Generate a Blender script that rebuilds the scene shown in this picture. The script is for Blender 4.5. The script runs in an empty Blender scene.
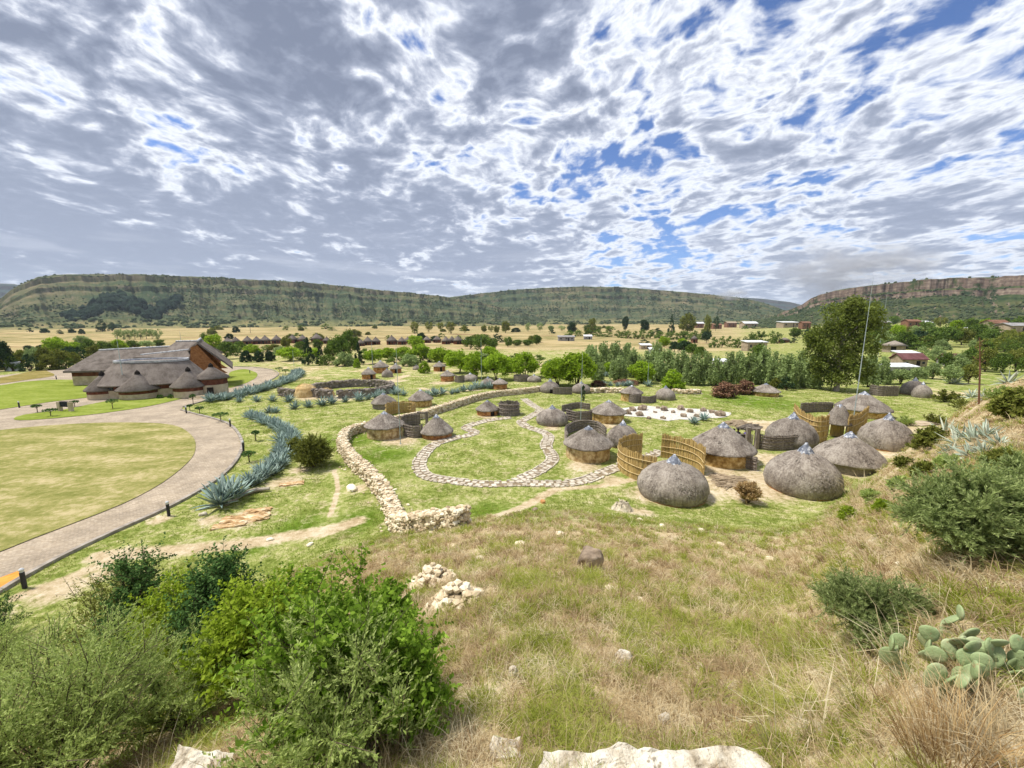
import bpy, bmesh, math, random
import numpy as np
from mathutils import Vector, Matrix
from mathutils.geometry import tessellate_polygon

# ------------------------------------------------------------------ camera, sky, sun, exposure
E = 10.5                      # eye height above the village floor
F = 400.0
PITCH = math.radians(9.2)
CP, SP = math.cos(PITCH), math.sin(PITCH)
scene = bpy.context.scene
col = scene.collection
cam_d = bpy.data.cameras.new('camera')
cam = bpy.data.objects.new('camera', cam_d)
col.objects.link(cam)
cam.location = (0, 0, E)
cam.rotation_euler = (math.pi / 2 - PITCH, 0, 0)
cam_d.sensor_width = 36.0
cam_d.lens = 36.0 * F / 1024.0
cam_d.clip_start = 0.05
cam_d.clip_end = 30000
scene.camera = cam

SUN_EL, SUN_AZ = math.radians(62), math.radians(-84)
sun_d = bpy.data.lights.new('sun', 'SUN')
sun_d.energy = 1.4
sun_d.angle = math.radians(10)
sun_d.color = (1.0, 0.95, 0.86)
sun = bpy.data.objects.new('sun', sun_d)
col.objects.link(sun)
sv = Vector((math.sin(SUN_AZ) * math.cos(SUN_EL), math.cos(SUN_AZ) * math.cos(SUN_EL), math.sin(SUN_EL)))
sun.rotation_euler = sv.to_track_quat('Z', 'Y').to_euler()
sun.location = (0, 0, 60)

scene.view_settings.view_transform = 'Standard'
scene.view_settings.look = 'None'
scene.view_settings.exposure = 1.97
scene.view_settings.gamma = 1
scene.view_settings.use_curve_mapping = False
scene.cycles.max_bounces = 5
scene.cycles.diffuse_bounces = 2
scene.cycles.glossy_bounces = 1
scene.cycles.transmission_bounces = 2
scene.cycles.transparent_max_bounces = 4
scene.cycles.volume_bounces = 0
scene.cycles.use_denoising = True


class NT:
    """small helper for node trees"""
    def __init__(self, tree):
        self.t = tree
        self.n = tree.nodes
        self.l = tree.links
    def new(self, typ, **kw):
        nd = self.n.new(typ)
        for k, v in kw.items():
            setattr(nd, k, v)
        return nd
    def put(self, sock, val):
        if isinstance(val, bpy.types.NodeSocket):
            self.l.new(val, sock)
        elif val is not None:
            if isinstance(val, (tuple, list)) and len(val) == 3 and sock.type == 'RGBA':
                val = (*val, 1)
            sock.default_value = val
    def math(self, op, a, b=None, c=None, clamp=False):
        nd = self.new('ShaderNodeMath', operation=op, use_clamp=clamp)
        self.put(nd.inputs[0], a)
        if b is not None: self.put(nd.inputs[1], b)
        if c is not None: self.put(nd.inputs[2], c)
        return nd.outputs[0]
    def vmath(self, op, a, b=None):
        nd = self.new('ShaderNodeVectorMath', operation=op)
        self.put(nd.inputs[0], a)
        if b is not None: self.put(nd.inputs[1], b)
        return nd.outputs[0]
    def noise(self, vec, scale, detail=4, rough=0.55, dist=0.0, out=0):
        nd = self.new('ShaderNodeTexNoise')
        if vec is not None: self.put(nd.inputs['Vector'], vec)
        nd.inputs['Scale'].default_value = scale
        nd.inputs['Detail'].default_value = detail
        nd.inputs['Roughness'].default_value = rough
        nd.inputs['Distortion'].default_value = dist
        return nd.outputs[out]
    def smooth(self, x, a, b, lo=0.0, hi=1.0):
        nd = self.new('ShaderNodeMapRange', interpolation_type='SMOOTHSTEP')
        self.put(nd.inputs[0], x)
        for i, v in zip((1, 2, 3, 4), (a, b, lo, hi)):
            self.put(nd.inputs[i], v)
        return nd.outputs[0]
    def mix(self, f, a, b, blend='MIX'):
        nd = self.new('ShaderNodeMix', data_type='RGBA', blend_type=blend)
        self.put(nd.inputs[0], f)
        self.put(nd.inputs[6], a)
        self.put(nd.inputs[7], b)
        return nd.outputs[2]
    def ramp(self, f, stops, interp='LINEAR'):
        nd = self.new('ShaderNodeValToRGB')
        nd.color_ramp.interpolation = interp
        els = nd.color_ramp.elements
        while len(els) < len(stops): els.new(0.5)
        for e, (p, c) in zip(els, stops):
            e.position = p
            e.color = (*c, 1) if len(c) == 3 else c
        self.put(nd.inputs[0], f)
        return nd.outputs[0]
    def combine(self, x, y, z):
        nd = self.new('ShaderNodeCombineXYZ')
        for i, v in enumerate((x, y, z)): self.put(nd.inputs[i], v)
        return nd.outputs[0]
    def sep(self, v):
        nd = self.new('ShaderNodeSeparateXYZ')
        self.put(nd.inputs[0], v)
        return nd.outputs


def build_world():
    w = bpy.data.worlds.new('World')
    scene.world = w
    w.use_nodes = True
    t = NT(w.node_tree)
    t.n.clear()
    out = t.new('ShaderNodeOutputWorld')
    bg = t.new('ShaderNodeBackground')
    t.l.new(bg.outputs[0], out.inputs[0])
    bg.inputs[1].default_value = 0.064
    sky = t.new('ShaderNodeTexSky', sky_type='NISHITA')
    sky.sun_disc = False
    sky.sun_elevation = SUN_EL
    sky.sun_rotation = SUN_AZ
    sky.altitude = 1600
    sky.air_density = 1.0
    sky.dust_density = 0.6
    tc = t.new('ShaderNodeTexCoord')
    x, y, z = t.sep(tc.outputs['Generated'])
    zz = t.math('MAXIMUM', z, 0.0)
    den = t.math('ADD', zz, 0.15)
    px = t.math('DIVIDE', x, den)
    py = t.math('DIVIDE', y, den)
    p = t.combine(px, py, 0.0)
    # cloud deck in plan: streaky broken stratocumulus
    rot = t.new('ShaderNodeMapping')
    t.l.new(p, rot.inputs[0])
    rot.inputs['Rotation'].default_value = (0, 0, math.radians(28))
    rot.inputs['Scale'].default_value = (1.15, 1.0, 1.0)
    rot.inputs['Location'].default_value = (3.7, 1.3, 0)
    q = rot.outputs[0]
    warp = t.noise(q, 1.6, 3, 0.5, out=1)
    wv = t.vmath('SUBTRACT', warp, (0.5, 0.5, 0.5))
    sc = t.new('ShaderNodeVectorMath', operation='SCALE')
    t.l.new(wv, sc.inputs[0]); sc.inputs['Scale'].default_value = 0.35
    q2 = t.vmath('ADD', q, sc.outputs[0])
    big = t.noise(q2, 0.75, 3, 0.5)
    mid = t.noise(q2, 3.0, 4, 0.52)
    fine = t.noise(q2, 8.5, 6, 0.55)
    # more cover to the left, broken to the upper right
    side = t.smooth(px, -2.6, 1.8, 0.10, -0.035)
    hor = t.smooth(zz, 0.02, 0.40, 0.06, 0.0)
    d = t.math('ADD', t.math('MULTIPLY', big, 0.38), t.math('MULTIPLY', mid, 0.40))
    d = t.math('ADD', d, t.math('MULTIPLY', fine, 0.42))
    d = t.math('ADD', d, side)
    d = t.math('ADD', d, hor)
    cover = t.smooth(d, 0.495, 0.585)
    thick = t.smooth(d, 0.53, 0.75)
    grain = t.noise(q2, 20.0, 5, 0.6)
    thick2 = t.math('ADD', thick, t.math('MULTIPLY', t.math('SUBTRACT', grain, 0.5), 0.8), clamp=True)
    ccol = t.ramp(thick2, [(0.0, (3.6, 3.8, 4.2)), (0.13, (4.2, 4.35, 4.6)), (0.36, (2.6, 2.8, 3.3)), (0.62, (1.6, 1.8, 2.32)), (1.0, (1.0, 1.17, 1.62))])
    # bright breaks of light low over the horizon
    low = t.noise(t.combine(t.math('MULTIPLY', t.math('DIVIDE', x, t.math('MAXIMUM', y, 0.2)), 2.4), t.math('MULTIPLY', zz, 30.0), 2.0), 1.0, 4, 0.55)
    lowm = t.math('MULTIPLY', t.smooth(low, 0.5, 0.66), t.smooth(zz, 0.22, 0.03, 0.0, 0.55))
    ccol = t.mix(lowm, ccol, (4.6, 4.7, 5.0))
    skyc = t.mix(1.0, sky.outputs[0], (0.40, 0.48, 0.64), 'MULTIPLY')
    ccol = t.mix(t.smooth(zz, 0.50, 0.04, 0.0, 0.62), ccol, t.mix(t.smooth(thick2, 0.1, 0.8), (3.7, 3.95, 4.4), (2.0, 2.3, 2.95)))
    c = t.mix(cover, skyc, ccol)
    c = t.mix(t.smooth(zz, 0.085, 0.0, 0.0, 0.5), c, (3.4, 3.85, 4.7))
    t.l.new(c, bg.inputs[0])
build_world()

# ------------------------------------------------------------------ pixel rays and terrain
rng = np.random.default_rng(7)
random.seed(7)

def hash2(ix, iy, seed):
    n = (ix.astype(np.int64) * 374761393 + iy.astype(np.int64) * 668265263 + seed * 974711) & 0x7fffffff
    n = ((n ^ (n >> 13)) * 1274126177) & 0x7fffffff
    n = (n ^ (n >> 16)) & 0xffff
    return n / 65535.0

def vnoise(x, y, seed=0):
    x = np.asarray(x, float); y = np.asarray(y, float)
    ix = np.floor(x); iy = np.floor(y)
    fx = x - ix; fy = y - iy
    fx = fx * fx * (3 - 2 * fx); fy = fy * fy * (3 - 2 * fy)
    a = hash2(ix, iy, seed); b = hash2(ix + 1, iy, seed)
    c = hash2(ix, iy + 1, seed); d = hash2(ix + 1, iy + 1, seed)
    return (a * (1 - fx) + b * fx) * (1 - fy) + (c * (1 - fx) + d * fx) * fy

def fbm(x, y, seed=0, octv=4):
    s = 0; a = 0.5; t = 0
    for i in range(octv):
        s = s + a * vnoise(x * 2 ** i, y * 2 ** i, seed + i * 17); t += a; a *= 0.5
    return s / t

def sstep(x, a, b):
    t = np.clip((np.asarray(x, float) - a) / (b - a), 0, 1)
    return t * t * (3 - 2 * t)

_AZ = np.arange(-180, 180.01, 0.25)
_RT = np.interp(_AZ, [-180, -110, -90, -70, -56, -52, -40, -25, 0, 12, 21.6, 30, 36, 40, 43, 46.3, 49, 52, 60, 90, 180],
                [130, 100, 60, 24, 17.5, 17, 17, 19, 21, 21.4, 21.4, 22.2, 23.4, 26.5, 33, 46, 64, 135, 175, 170, 130])
_k = np.exp(-0.5 * (np.arange(-12, 13) / 5.0) ** 2); _k /= _k.sum()
_RT = np.convolve(np.pad(_RT, 12, mode='edge'), _k, 'valid')

def foot(x, y):
    return np.interp(np.degrees(np.arctan2(x, y)), _AZ, _RT)

def hill_part(x, y):
    r = np.hypot(x, y)
    s = r / foot(x, y)
    k = 0.28
    return k * np.logaddexp(0, (1 - s) * 8.9 / k), s

def ht(x, y):
    x = np.asarray(x, float); y = np.asarray(y, float)
    r = np.hypot(x, y)
    hp, s = hill_part(x, y)
    az = np.degrees(np.arctan2(x, y))
    base = -0.02 * np.clip(y - 32, 0, 200)
    rise = sstep(az, 27, 46) * sstep(r, 110, 380) * 9.0
    und = (fbm(x / 60, y / 60, 5, 3) - 0.5) * 2.6 * sstep(r, 160, 330)
    m = np.clip(hp / 1.6, 0, 1)
    bump = m * ((fbm(x / 2.2, y / 2.2, 11, 4) - 0.5) * np.clip(0.10 + 0.010 * r, 0, 0.4))
    bump = bump + m * sstep(az, 38, 47) * (fbm(x / 7, y / 7, 31, 3) - 0.5) * 0.9 * sstep(r, 8, 26)
    return base + rise + und + hp + bump

def pdir(px, py):
    u = (px - 512.0) / F; v = (py - 384.0) / F
    return np.array([u, CP - v * SP, -(SP + v * CP)])

_T = np.exp(np.linspace(math.log(0.9), math.log(3500), 900))
def at(px, py):
    """point where the ray through a picture point meets the ground"""
    d = pdir(px, py)
    z = E + _T * d[2]
    g = z - ht(_T * d[0], _T * d[1])
    neg = np.nonzero(g < 0)[0]
    if len(neg) == 0 or neg[0] == 0:
        t = _T[-1] if len(neg) == 0 else _T[0]
    else:
        lo, hi = _T[neg[0] - 1], _T[neg[0]]
        for _ in range(24):
            t = 0.5 * (lo + hi)
            if E + t * d[2] < float(ht(t * d[0], t * d[1])): hi = t
            else: lo = t
    return Vector((t * d[0], t * d[1], float(ht(t * d[0], t * d[1]))))

def zpix(py, yw):
    v = (py - 384.0) / F
    return E - (SP + v * CP) / (CP - v * SP) * yw

def depth(p):
    return p[1] * CP + (E - p[2]) * SP

def ground(x, y):
    return float(ht(x, y))

# ------------------------------------------------------------------ mesh helpers
class MB:
    def __init__(self):
        self.v = []; self.f = []; self.n = 0; self.m = []
    def add(self, v, f, mi=0):
        v = np.asarray(v, float).reshape(-1, 3)
        if isinstance(f, np.ndarray):
            fs = [f]
        else:
            d = {}
            for q in f: d.setdefault(len(q), []).append(q)
            fs = [np.array(q) for q in d.values()]
        for q in fs:
            if len(q):
                self.f.append(q + self.n); self.m.append((len(q), mi))
        self.v.append(v); self.n += len(v)
        return self
    def mesh(self, name, mats, smooth=False):
        me = bpy.data.meshes.new(name)
        v = np.concatenate(self.v) if self.v else np.zeros((0, 3))
        sizes = np.concatenate([np.full(len(q), q.shape[1]) for q in self.f]).astype(np.int32)
        loops = np.concatenate([q.ravel() for q in self.f]).astype(np.int32)
        me.vertices.add(len(v)); me.vertices.foreach_set('co', v.astype(np.float32).ravel())
        me.loops.add(len(loops)); me.loops.foreach_set('vertex_index', loops)
        me.polygons.add(len(sizes))
        st = np.concatenate([[0], np.cumsum(sizes)[:-1]]).astype(np.int32)
        me.polygons.foreach_set('loop_start', st)
        if not isinstance(mats, (list, tuple)): mats = [mats]
        for m in mats: me.materials.append(m)
        if len(mats) > 1:
            me.polygons.foreach_set('material_index', np.concatenate([np.full(k, mi) for k, mi in self.m]).astype(np.int32))
        me.polygons.foreach_set('use_smooth', np.full(len(sizes), bool(smooth)))
        me.update(calc_edges=True)
        me.validate()
        return me
    def build(self, name, mats, parent=None, smooth=False, loc=None):
        o = bpy.data.objects.new(name, self.mesh(name, mats, smooth))
        col.objects.link(o)
        if parent is not None: o.parent = parent
        if loc is not None: o.location = loc
        return o

def tag(o, label=None, cat=None, group=None, kind=None):
    if label: o['label'] = label
    if cat: o['category'] = cat
    if group: o['group'] = group
    if kind: o['kind'] = kind
    return o

def thing(name, label, cat, loc=(0, 0, 0), rz=0.0, group=None):
    o = bpy.data.objects.new(name, None)
    o.empty_display_size = 0.3
    col.objects.link(o)
    o.location = loc; o.rotation_euler = (0, 0, rz)
    return tag(o, label, cat, group)

def dup(root, loc, rz=0.0, scale=None, label=None, group=None):
    r = root.copy(); col.objects.link(r)
    r.location = loc; r.rotation_euler = (0, 0, rz)
    if scale is not None: r.scale = scale
    if label: r['label'] = label
    if group: r['group'] = group
    for ch in root.children:
        c = ch.copy(); col.objects.link(c); c.parent = r
        for g in ch.children:
            d = g.copy(); col.objects.link(d); d.parent = c
    return r

def lathe(prof, n=32, jit=0.0, ang=(0, 2 * math.pi), sx=1.0, sy=1.0, caps=False, rnd=None):
    """profile [(r, z)] turned round z"""
    full = abs(ang[1] - ang[0] - 2 * math.pi) < 1e-6
    k = n if full else n + 1
    a = ang[0] + (ang[1] - ang[0]) * np.arange(k) / n
    V = []
    for r, z in prof:
        rr = np.full(k, r); zz = np.full(k, z)
        if jit and r > 0.02:
            rr = rr + (rng.random(k) - 0.5) * jit; zz = zz + (rng.random(k) - 0.5) * jit
        V.append(np.stack([rr * np.cos(a) * sx, rr * np.sin(a) * sy, zz], 1))
    V = np.concatenate(V)
    fs = []
    for i in range(len(prof) - 1):
        for j in range(n):
            j2 = (j + 1) % k
            fs.append((i * k + j, i * k + j2, (i + 1) * k + j2, (i + 1) * k + j))
    return V, np.array(fs)

def box(c, s, rz=0.0):
    x, y, z = s[0] / 2, s[1] / 2, s[2] / 2
    v = np.array([(-x, -y, -z), (x, -y, -z), (x, y, -z), (-x, y, -z), (-x, -y, z), (x, -y, z), (x, y, z), (-x, y, z)])
    if rz:
        ca, sa = math.cos(rz), math.sin(rz)
        v = v @ np.array([[ca, sa, 0], [-sa, ca, 0], [0, 0, 1]])
    return v + np.array(c), np.array([(0, 3, 2, 1), (4, 5, 6, 7), (0, 1, 5, 4), (1, 2, 6, 5), (2, 3, 7, 6), (3, 0, 4, 7)])

def tube(pts, rad, n=6):
    pts = np.asarray(pts, float)
    m = len(pts)
    rad = np.broadcast_to(np.asarray(rad, float), (m,))
    tg = np.gradient(pts, axis=0)
    tg /= np.linalg.norm(tg, axis=1)[:, None] + 1e-9
    ref = np.where(np.abs(tg[:, 2:3]) > 0.9, np.array([[1.0, 0, 0]]), np.array([[0, 0, 1.0]]))
    a = np.cross(tg, ref); a /= np.linalg.norm(a, axis=1)[:, None] + 1e-9
    b = np.cross(tg, a)
    th = 2 * math.pi * np.arange(n) / n
    V = pts[:, None, :] + rad[:, None, None] * (a[:, None, :] * np.cos(th)[None, :, None] + b[:, None, :] * np.sin(th)[None, :, None])
    fs = []
    for i in range(m - 1):
        for j in range(n):
            fs.append((i * n + j, i * n + (j + 1) % n, (i + 1) * n + (j + 1) % n, (i + 1) * n + j))
    fs.append(tuple(range(n)))
    fs.append(tuple(range((m - 1) * n, m * n))[::-1])
    return V.reshape(-1, 3), fs

def ico(sub=1):
    bm = bmesh.new()
    bmesh.ops.create_icosphere(bm, subdivisions=sub, radius=1.0)
    v = np.array([q.co[:] for q in bm.verts])
    f = np.array([[x.index for x in q.verts] for q in bm.faces])
    bm.free()
    return v, f
ICO1, ICO2, ICO3, ICO4 = ico(1), ico(2), ico(3), ico(4)

def stone(size, src=ICO1, rough=0.25, boxy=0.5):
    v, f = src
    p = v.copy()
    p = np.sign(p) * np.abs(p) ** (1 - 0.45 * boxy)
    s1, s2 = rng.integers(0, 9999, 2)
    p *= (1 + rough * (vnoise(p[:, 0] * 1.7 + 9 + p[:, 2], p[:, 1] * 1.7 + 5 - p[:, 2], int(s1)) - 0.5) * 2)[:, None]
    if len(v) > 100:
        p *= (1 + rough * 0.4 * (fbm(p[:, 0] * 4 + 9 + p[:, 2] * 2, p[:, 1] * 4 + 5 - p[:, 2] * 3, int(s2)) - 0.5) * 2)[:, None]
    p = p * (np.array(size) / 2)
    a = rng.random() * 6.28
    ca, sa = math.cos(a), math.sin(a)
    return p @ np.array([[ca, sa, 0], [-sa, ca, 0], [0, 0, 1]]), f

def rotz(v, a):
    ca, sa = math.cos(a), math.sin(a)
    return np.asarray(v) @ np.array([[ca, sa, 0], [-sa, ca, 0], [0, 0, 1]])

def smooth_line(pts, step=0.4, closed=False):
    P = np.array([(p[0], p[1]) for p in pts], float)
    n = len(P)
    out = []
    rngk = range(n if closed else n - 1)
    for i in rngk:
        p0 = P[(i - 1) % n] if closed or i > 0 else 2 * P[0] - P[1]
        p1 = P[i]; p2 = P[(i + 1) % n]
        p3 = P[(i + 2) % n] if closed or i + 2 < n else 2 * P[-1] - P[-2]
        k = max(2, int(np.linalg.norm(p2 - p1) / step))
        for t in np.arange(k) / k:
            out.append(0.5 * (2 * p1 + (p2 - p0) * t + (2 * p0 - 5 * p1 + 4 * p2 - p3) * t * t + (3 * p1 - p0 - 3 * p2 + p3) * t ** 3))
    if not closed: out.append(P[-1])
    return np.array(out)

def normals2(L):
    t = np.gradient(L, axis=0)
    t /= np.linalg.norm(t, axis=1)[:, None] + 1e-9
    return np.stack([-t[:, 1], t[:, 0]], 1)

def resample(L, step):
    d = np.concatenate([[0], np.cumsum(np.linalg.norm(np.diff(L, axis=0), axis=1))])
    n = max(2, int(d[-1] / step) + 1)
    s = np.linspace(0, d[-1], n)
    return np.stack([np.interp(s, d, L[:, 0]), np.interp(s, d, L[:, 1])], 1)

def pline(pix, step=0.4, closed=False):
    return smooth_line([at(*p) for p in pix], step, closed)

def copies(src, name, pts, label=None): ...

# ------------------------------------------------------------------ materials
MATS = {}
def new_mat(name):
    m = bpy.data.materials.new(name)
    m.use_nodes = True
    t = NT(m.node_tree)
    t.n.clear()
    out = t.new('ShaderNodeOutputMaterial')
    bs = t.new('ShaderNodeBsdfPrincipled')
    t.l.new(bs.outputs[0], out.inputs[0])
    bs.inputs['Roughness'].default_value = 0.9
    bs.inputs['Specular IOR Level'].default_value = 0.15
    MATS[name] = m
    return m, t, bs

def noisy(name, stops, scale=4.0, detail=5, rough=0.9, spec=0.15, bump=0.0, bscale=None, stretch=(1, 1, 1), coord='Object', var=0.0, metal=0.0, island=0.0, spots=None):
    m, t, bs = new_mat(name)
    if coord == 'World':
        g = t.new('ShaderNodeNewGeometry'); c = g.outputs['Position']
    else:
        tc = t.new('ShaderNodeTexCoord'); c = tc.outputs['Object']
    if stretch != (1, 1, 1): c = t.vmath('MULTIPLY', c, stretch)
    f = t.noise(c, scale, detail, 0.6)
    f = t.smooth(f, 0.28, 0.72)
    if island:
        g2 = t.new('ShaderNodeNewGeometry')
        f = t.mix(island, f, g2.outputs['Random Per Island'])
    cc = t.ramp(f, stops)
    if spots:
        cc = t.mix(t.math('MULTIPLY', t.smooth(t.noise(c, spots[0], 3, 0.7), 0.60, 0.68), 0.8), cc, spots[1])
    if var:
        oi = t.new('ShaderNodeObjectInfo')
        k = t.math('MULTIPLY_ADD', oi.outputs['Random'], 2 * var, 1 - var)
        cc = t.mix(1.0, cc, t.combine(k, k, k), 'MULTIPLY')
    t.l.new(cc, bs.inputs['Base Color'])
    bs.inputs['Roughness'].default_value = rough
    bs.inputs['Specular IOR Level'].default_value = spec
    bs.inputs['Metallic'].default_value = metal
    if bump:
        b = t.new('ShaderNodeBump')
        b.inputs['Strength'].default_value = min(1, bump)
        b.inputs['Distance'].default_value = 0.03
        t.l.new(t.noise(c, bscale or scale * 3, 4, 0.65), b.inputs['Height'])
        t.l.new(b.outputs[0], bs.inputs['Normal'])
    return m

def leafy(name, stops, trans=0.3, var=0.18, world_scale=None):
    """foliage: every leaf its own tint, some light passing through"""
    m = bpy.data.materials.new(name)
    m.use_nodes = True
    t = NT(m.node_tree)
    t.n.clear()
    out = t.new('ShaderNodeOutputMaterial')
    g = t.new('ShaderNodeNewGeometry')
    f = g.outputs['Random Per Island']
    if world_scale:
        nz = t.smooth(t.noise(g.outputs['Position'], world_scale, 3, 0.6), 0.3, 0.7)
        f = t.mix(0.55, f, nz)
    c = t.ramp(f, stops)
    if var:
        oi = t.new('ShaderNodeObjectInfo')
        k = t.math('MULTIPLY_ADD', oi.outputs['Random'], 2 * var, 1 - var)
        c = t.mix(1.0, c, t.combine(k, k, t.math('MULTIPLY', k, 0.9)), 'MULTIPLY')
    d = t.new('ShaderNodeBsdfDiffuse'); tr = t.new('ShaderNodeBsdfTranslucent')
    t.l.new(c, d.inputs[0]); t.l.new(c, tr.inputs[0])
    mx = t.new('ShaderNodeMixShader'); mx.inputs[0].default_value = trans
    t.l.new(d.outputs[0], mx.inputs[1]); t.l.new(tr.outputs[0], mx.inputs[2])
    t.l.new(mx.outputs[0], out.inputs[0])
    MATS[name] = m
    return m

def thatch_mat(name, stops, streak=26.0, zs=1.4, var=0.1):
    m, t, bs = new_mat(name)
    tc = t.new('ShaderNodeTexCoord')
    x, y, z = t.sep(tc.outputs['Object'])
    a = t.math('ARCTAN2', y, x)
    r = t.math('SQRT', t.math('ADD', t.math('MULTIPLY', x, x), t.math('MULTIPLY', y, y)))
    # keep the pattern continuous round the hut: use cos/sin of the bearing
    c = t.combine(t.math('MULTIPLY', t.math('COSINE', a), streak * 0.55), t.math('MULTIPLY', t.math('SINE', a), streak * 0.55), t.math('MULTIPLY', t.math('SUBTRACT', z, t.math('MULTIPLY', r, 0.6)), zs))
    f1 = t.noise(c, 1.0, 5, 0.65)
    oi0 = t.new('ShaderNodeObjectInfo')
    sh = t.vmath('ADD', tc.outputs['Object'], t.combine(t.math('MULTIPLY', oi0.outputs['Random'], 37.0), 0.0, 0.0))
    f2 = t.noise(sh, 0.9, 5, 0.62)
    f3 = t.noise(sh, 9.0, 4, 0.65)
    f = t.math('ADD', t.math('ADD', t.math('MULTIPLY', f1, 0.24), t.math('MULTIPLY', f2, 0.5)), t.math('MULTIPLY', f3, 0.36))
    f = t.smooth(f, 0.36, 0.68)
    cc = t.ramp(f, stops)
    oi = t.new('ShaderNodeObjectInfo')
    k = t.math('MULTIPLY_ADD', oi.outputs['Random'], 2 * var, 1 - var)
    cc = t.mix(1.0, cc, t.combine(k, k, k), 'MULTIPLY')
    t.l.new(cc, bs.inputs['Base Color'])
    bs.inputs['Roughness'].default_value = 1.0
    bs.inputs['Specular IOR Level'].default_value = 0.05
    b = t.new('ShaderNodeBump'); b.inputs['Strength'].default_value = 0.7; b.inputs['Distance'].default_value = 0.06
    t.l.new(t.math('ADD', f1, t.math('MULTIPLY', f3, 0.6)), b.inputs['Height'])
    t.l.new(b.outputs[0], bs.inputs['Normal'])
    return m

THATCH = thatch_mat('thatch', [(0.0, (0.10, 0.082, 0.067)), (0.35, (0.175, 0.148, 0.125)), (0.65, (0.245, 0.212, 0.18)), (1.0, (0.36, 0.32, 0.275))])
THATCH2 = thatch_mat('building_thatch', [(0.0, (0.09, 0.075, 0.063)), (0.5, (0.15, 0.127, 0.11)), (1.0, (0.22, 0.19, 0.165))], streak=60)
STRAW = thatch_mat('straw', [(0.0, (0.34, 0.21, 0.08)), (0.5, (0.55, 0.38, 0.17)), (1.0, (0.70, 0.55, 0.30))])
REED = noisy('reed', [(0.0, (0.24, 0.13, 0.035)), (0.35, (0.43, 0.31, 0.14)), (0.7, (0.60, 0.42, 0.15)), (1.0, (0.72, 0.55, 0.25))], 5, 4, stretch=(5, 5, 0.35), island=0.35, bump=0.5, bscale=20)
GREYREED = noisy('grey_reed', [(0.0, (0.13, 0.108, 0.092)), (0.5, (0.24, 0.205, 0.175)), (1.0, (0.36, 0.315, 0.27))], 5, 4, stretch=(1.2, 1.2, 3), island=0.35, bump=0.5, bscale=20)
ROPE = noisy('rope', [(0.0, (0.34, 0.24, 0.10)), (1.0, (0.60, 0.47, 0.25))], 12)
GREYWOOD = noisy('weathered_wood', [(0.0, (0.12, 0.098, 0.08)), (1.0, (0.32, 0.275, 0.23))], 6, stretch=(1, 1, 0.3), bump=0.4)
CAP = noisy('cap_metal', [(0.0, (0.07, 0.08, 0.11)), (0.5, (0.17, 0.19, 0.24)), (0.68, (0.40, 0.42, 0.47)), (1.0, (0.66, 0.67, 0.70))], 4.2, 5, rough=0.55, spec=0.4, var=0.15)
OCHRE = noisy('ochre_mud', [(0.0, (0.256, 0.146, 0.049)), (0.45, (0.488, 0.317, 0.116)), (0.75, (0.634, 0.451, 0.195)), (1.0, (0.805, 0.647, 0.378))], 3.0, 7, bump=0.5, bscale=9, var=0.1)
STONEMUD = noisy('mud_and_stone', [(0.0, (0.207, 0.122, 0.055)), (0.4, (0.439, 0.305, 0.146)), (0.7, (0.610, 0.464, 0.256)), (1.0, (0.732, 0.610, 0.415))], 2.6, 7, bump=0.7, bscale=7, var=0.1)
REDMUD = noisy('red_mud', [(0.0, (0.207, 0.085, 0.034)), (0.5, (0.390, 0.183, 0.073)), (1.0, (0.549, 0.305, 0.134))], 3, 6, bump=0.4, var=0.12)
DARKRED = noisy('dark_red_wall', [(0.0, (0.08, 0.028, 0.018)), (1.0, (0.19, 0.075, 0.045))], 2.0, 5)
CREAM = noisy('cream_plaster', [(0.0, (0.40, 0.32, 0.21)), (1.0, (0.60, 0.51, 0.37))], 1.5, 6, bump=0.2)
BRICK = noisy('orange_brick', [(0.0, (0.24, 0.10, 0.035)), (1.0, (0.45, 0.22, 0.085))], 3, 6)
DARK = noisy('dark_opening', [(0.0, (0.012, 0.010, 0.009)), (1.0, (0.03, 0.024, 0.02))], 3)
CORD = noisy('white_ridge_capping', [(0.0, (0.24, 0.245, 0.26)), (1.0, (0.55, 0.56, 0.58))], 3, rough=0.6, spec=0.3)
BOLL = noisy('bollard_black', [(0.0, (0.012, 0.012, 0.02)), (1.0, (0.035, 0.033, 0.05))], 3, rough=0.5, spec=0.4)
LAMPC = noisy('bollard_lens', [(0.0, (0.45, 0.46, 0.48)), (1.0, (0.65, 0.66, 0.68))], 6, rough=0.3, spec=0.5)
STEEL = noisy('galvanised_steel', [(0.0, (0.28, 0.34, 0.34)), (1.0, (0.44, 0.52, 0.52))], 3, rough=0.45, spec=0.4)
PALESTONE = noisy('pale_sandstone', [(0.0, (0.13, 0.09, 0.05)), (0.35, (0.512, 0.403, 0.256)), (0.7, (0.732, 0.634, 0.464)), (1.0, (0.850, 0.830, 0.683))], 2.4, 5, coord='World', island=0.6, bump=0.5, bscale=9)
WHITEROCK = noisy('white_rock', [(0.0, (0.15, 0.115, 0.075)), (0.22, (0.42, 0.355, 0.26)), (0.5, (0.60, 0.545, 0.44)), (1.0, (0.73, 0.69, 0.60))], 6.5, 9, bump=1.0, bscale=22, spots=(11, (0.24, 0.19, 0.13)))
BROWNROCK = noisy('brown_rock', [(0.0, (0.14, 0.105, 0.075)), (0.5, (0.28, 0.215, 0.155)), (1.0, (0.45, 0.37, 0.27))], 3, 7, bump=0.7, bscale=9)
WOOD = noisy('bark', [(0.0, (0.045, 0.032, 0.022)), (1.0, (0.15, 0.11, 0.08))], 5, stretch=(1, 1, 0.3))
PALEBARK = noisy('pale_bark', [(0.0, (0.22, 0.19, 0.15)), (1.0, (0.45, 0.40, 0.33))], 2, stretch=(1, 1, 0.3))
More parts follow.
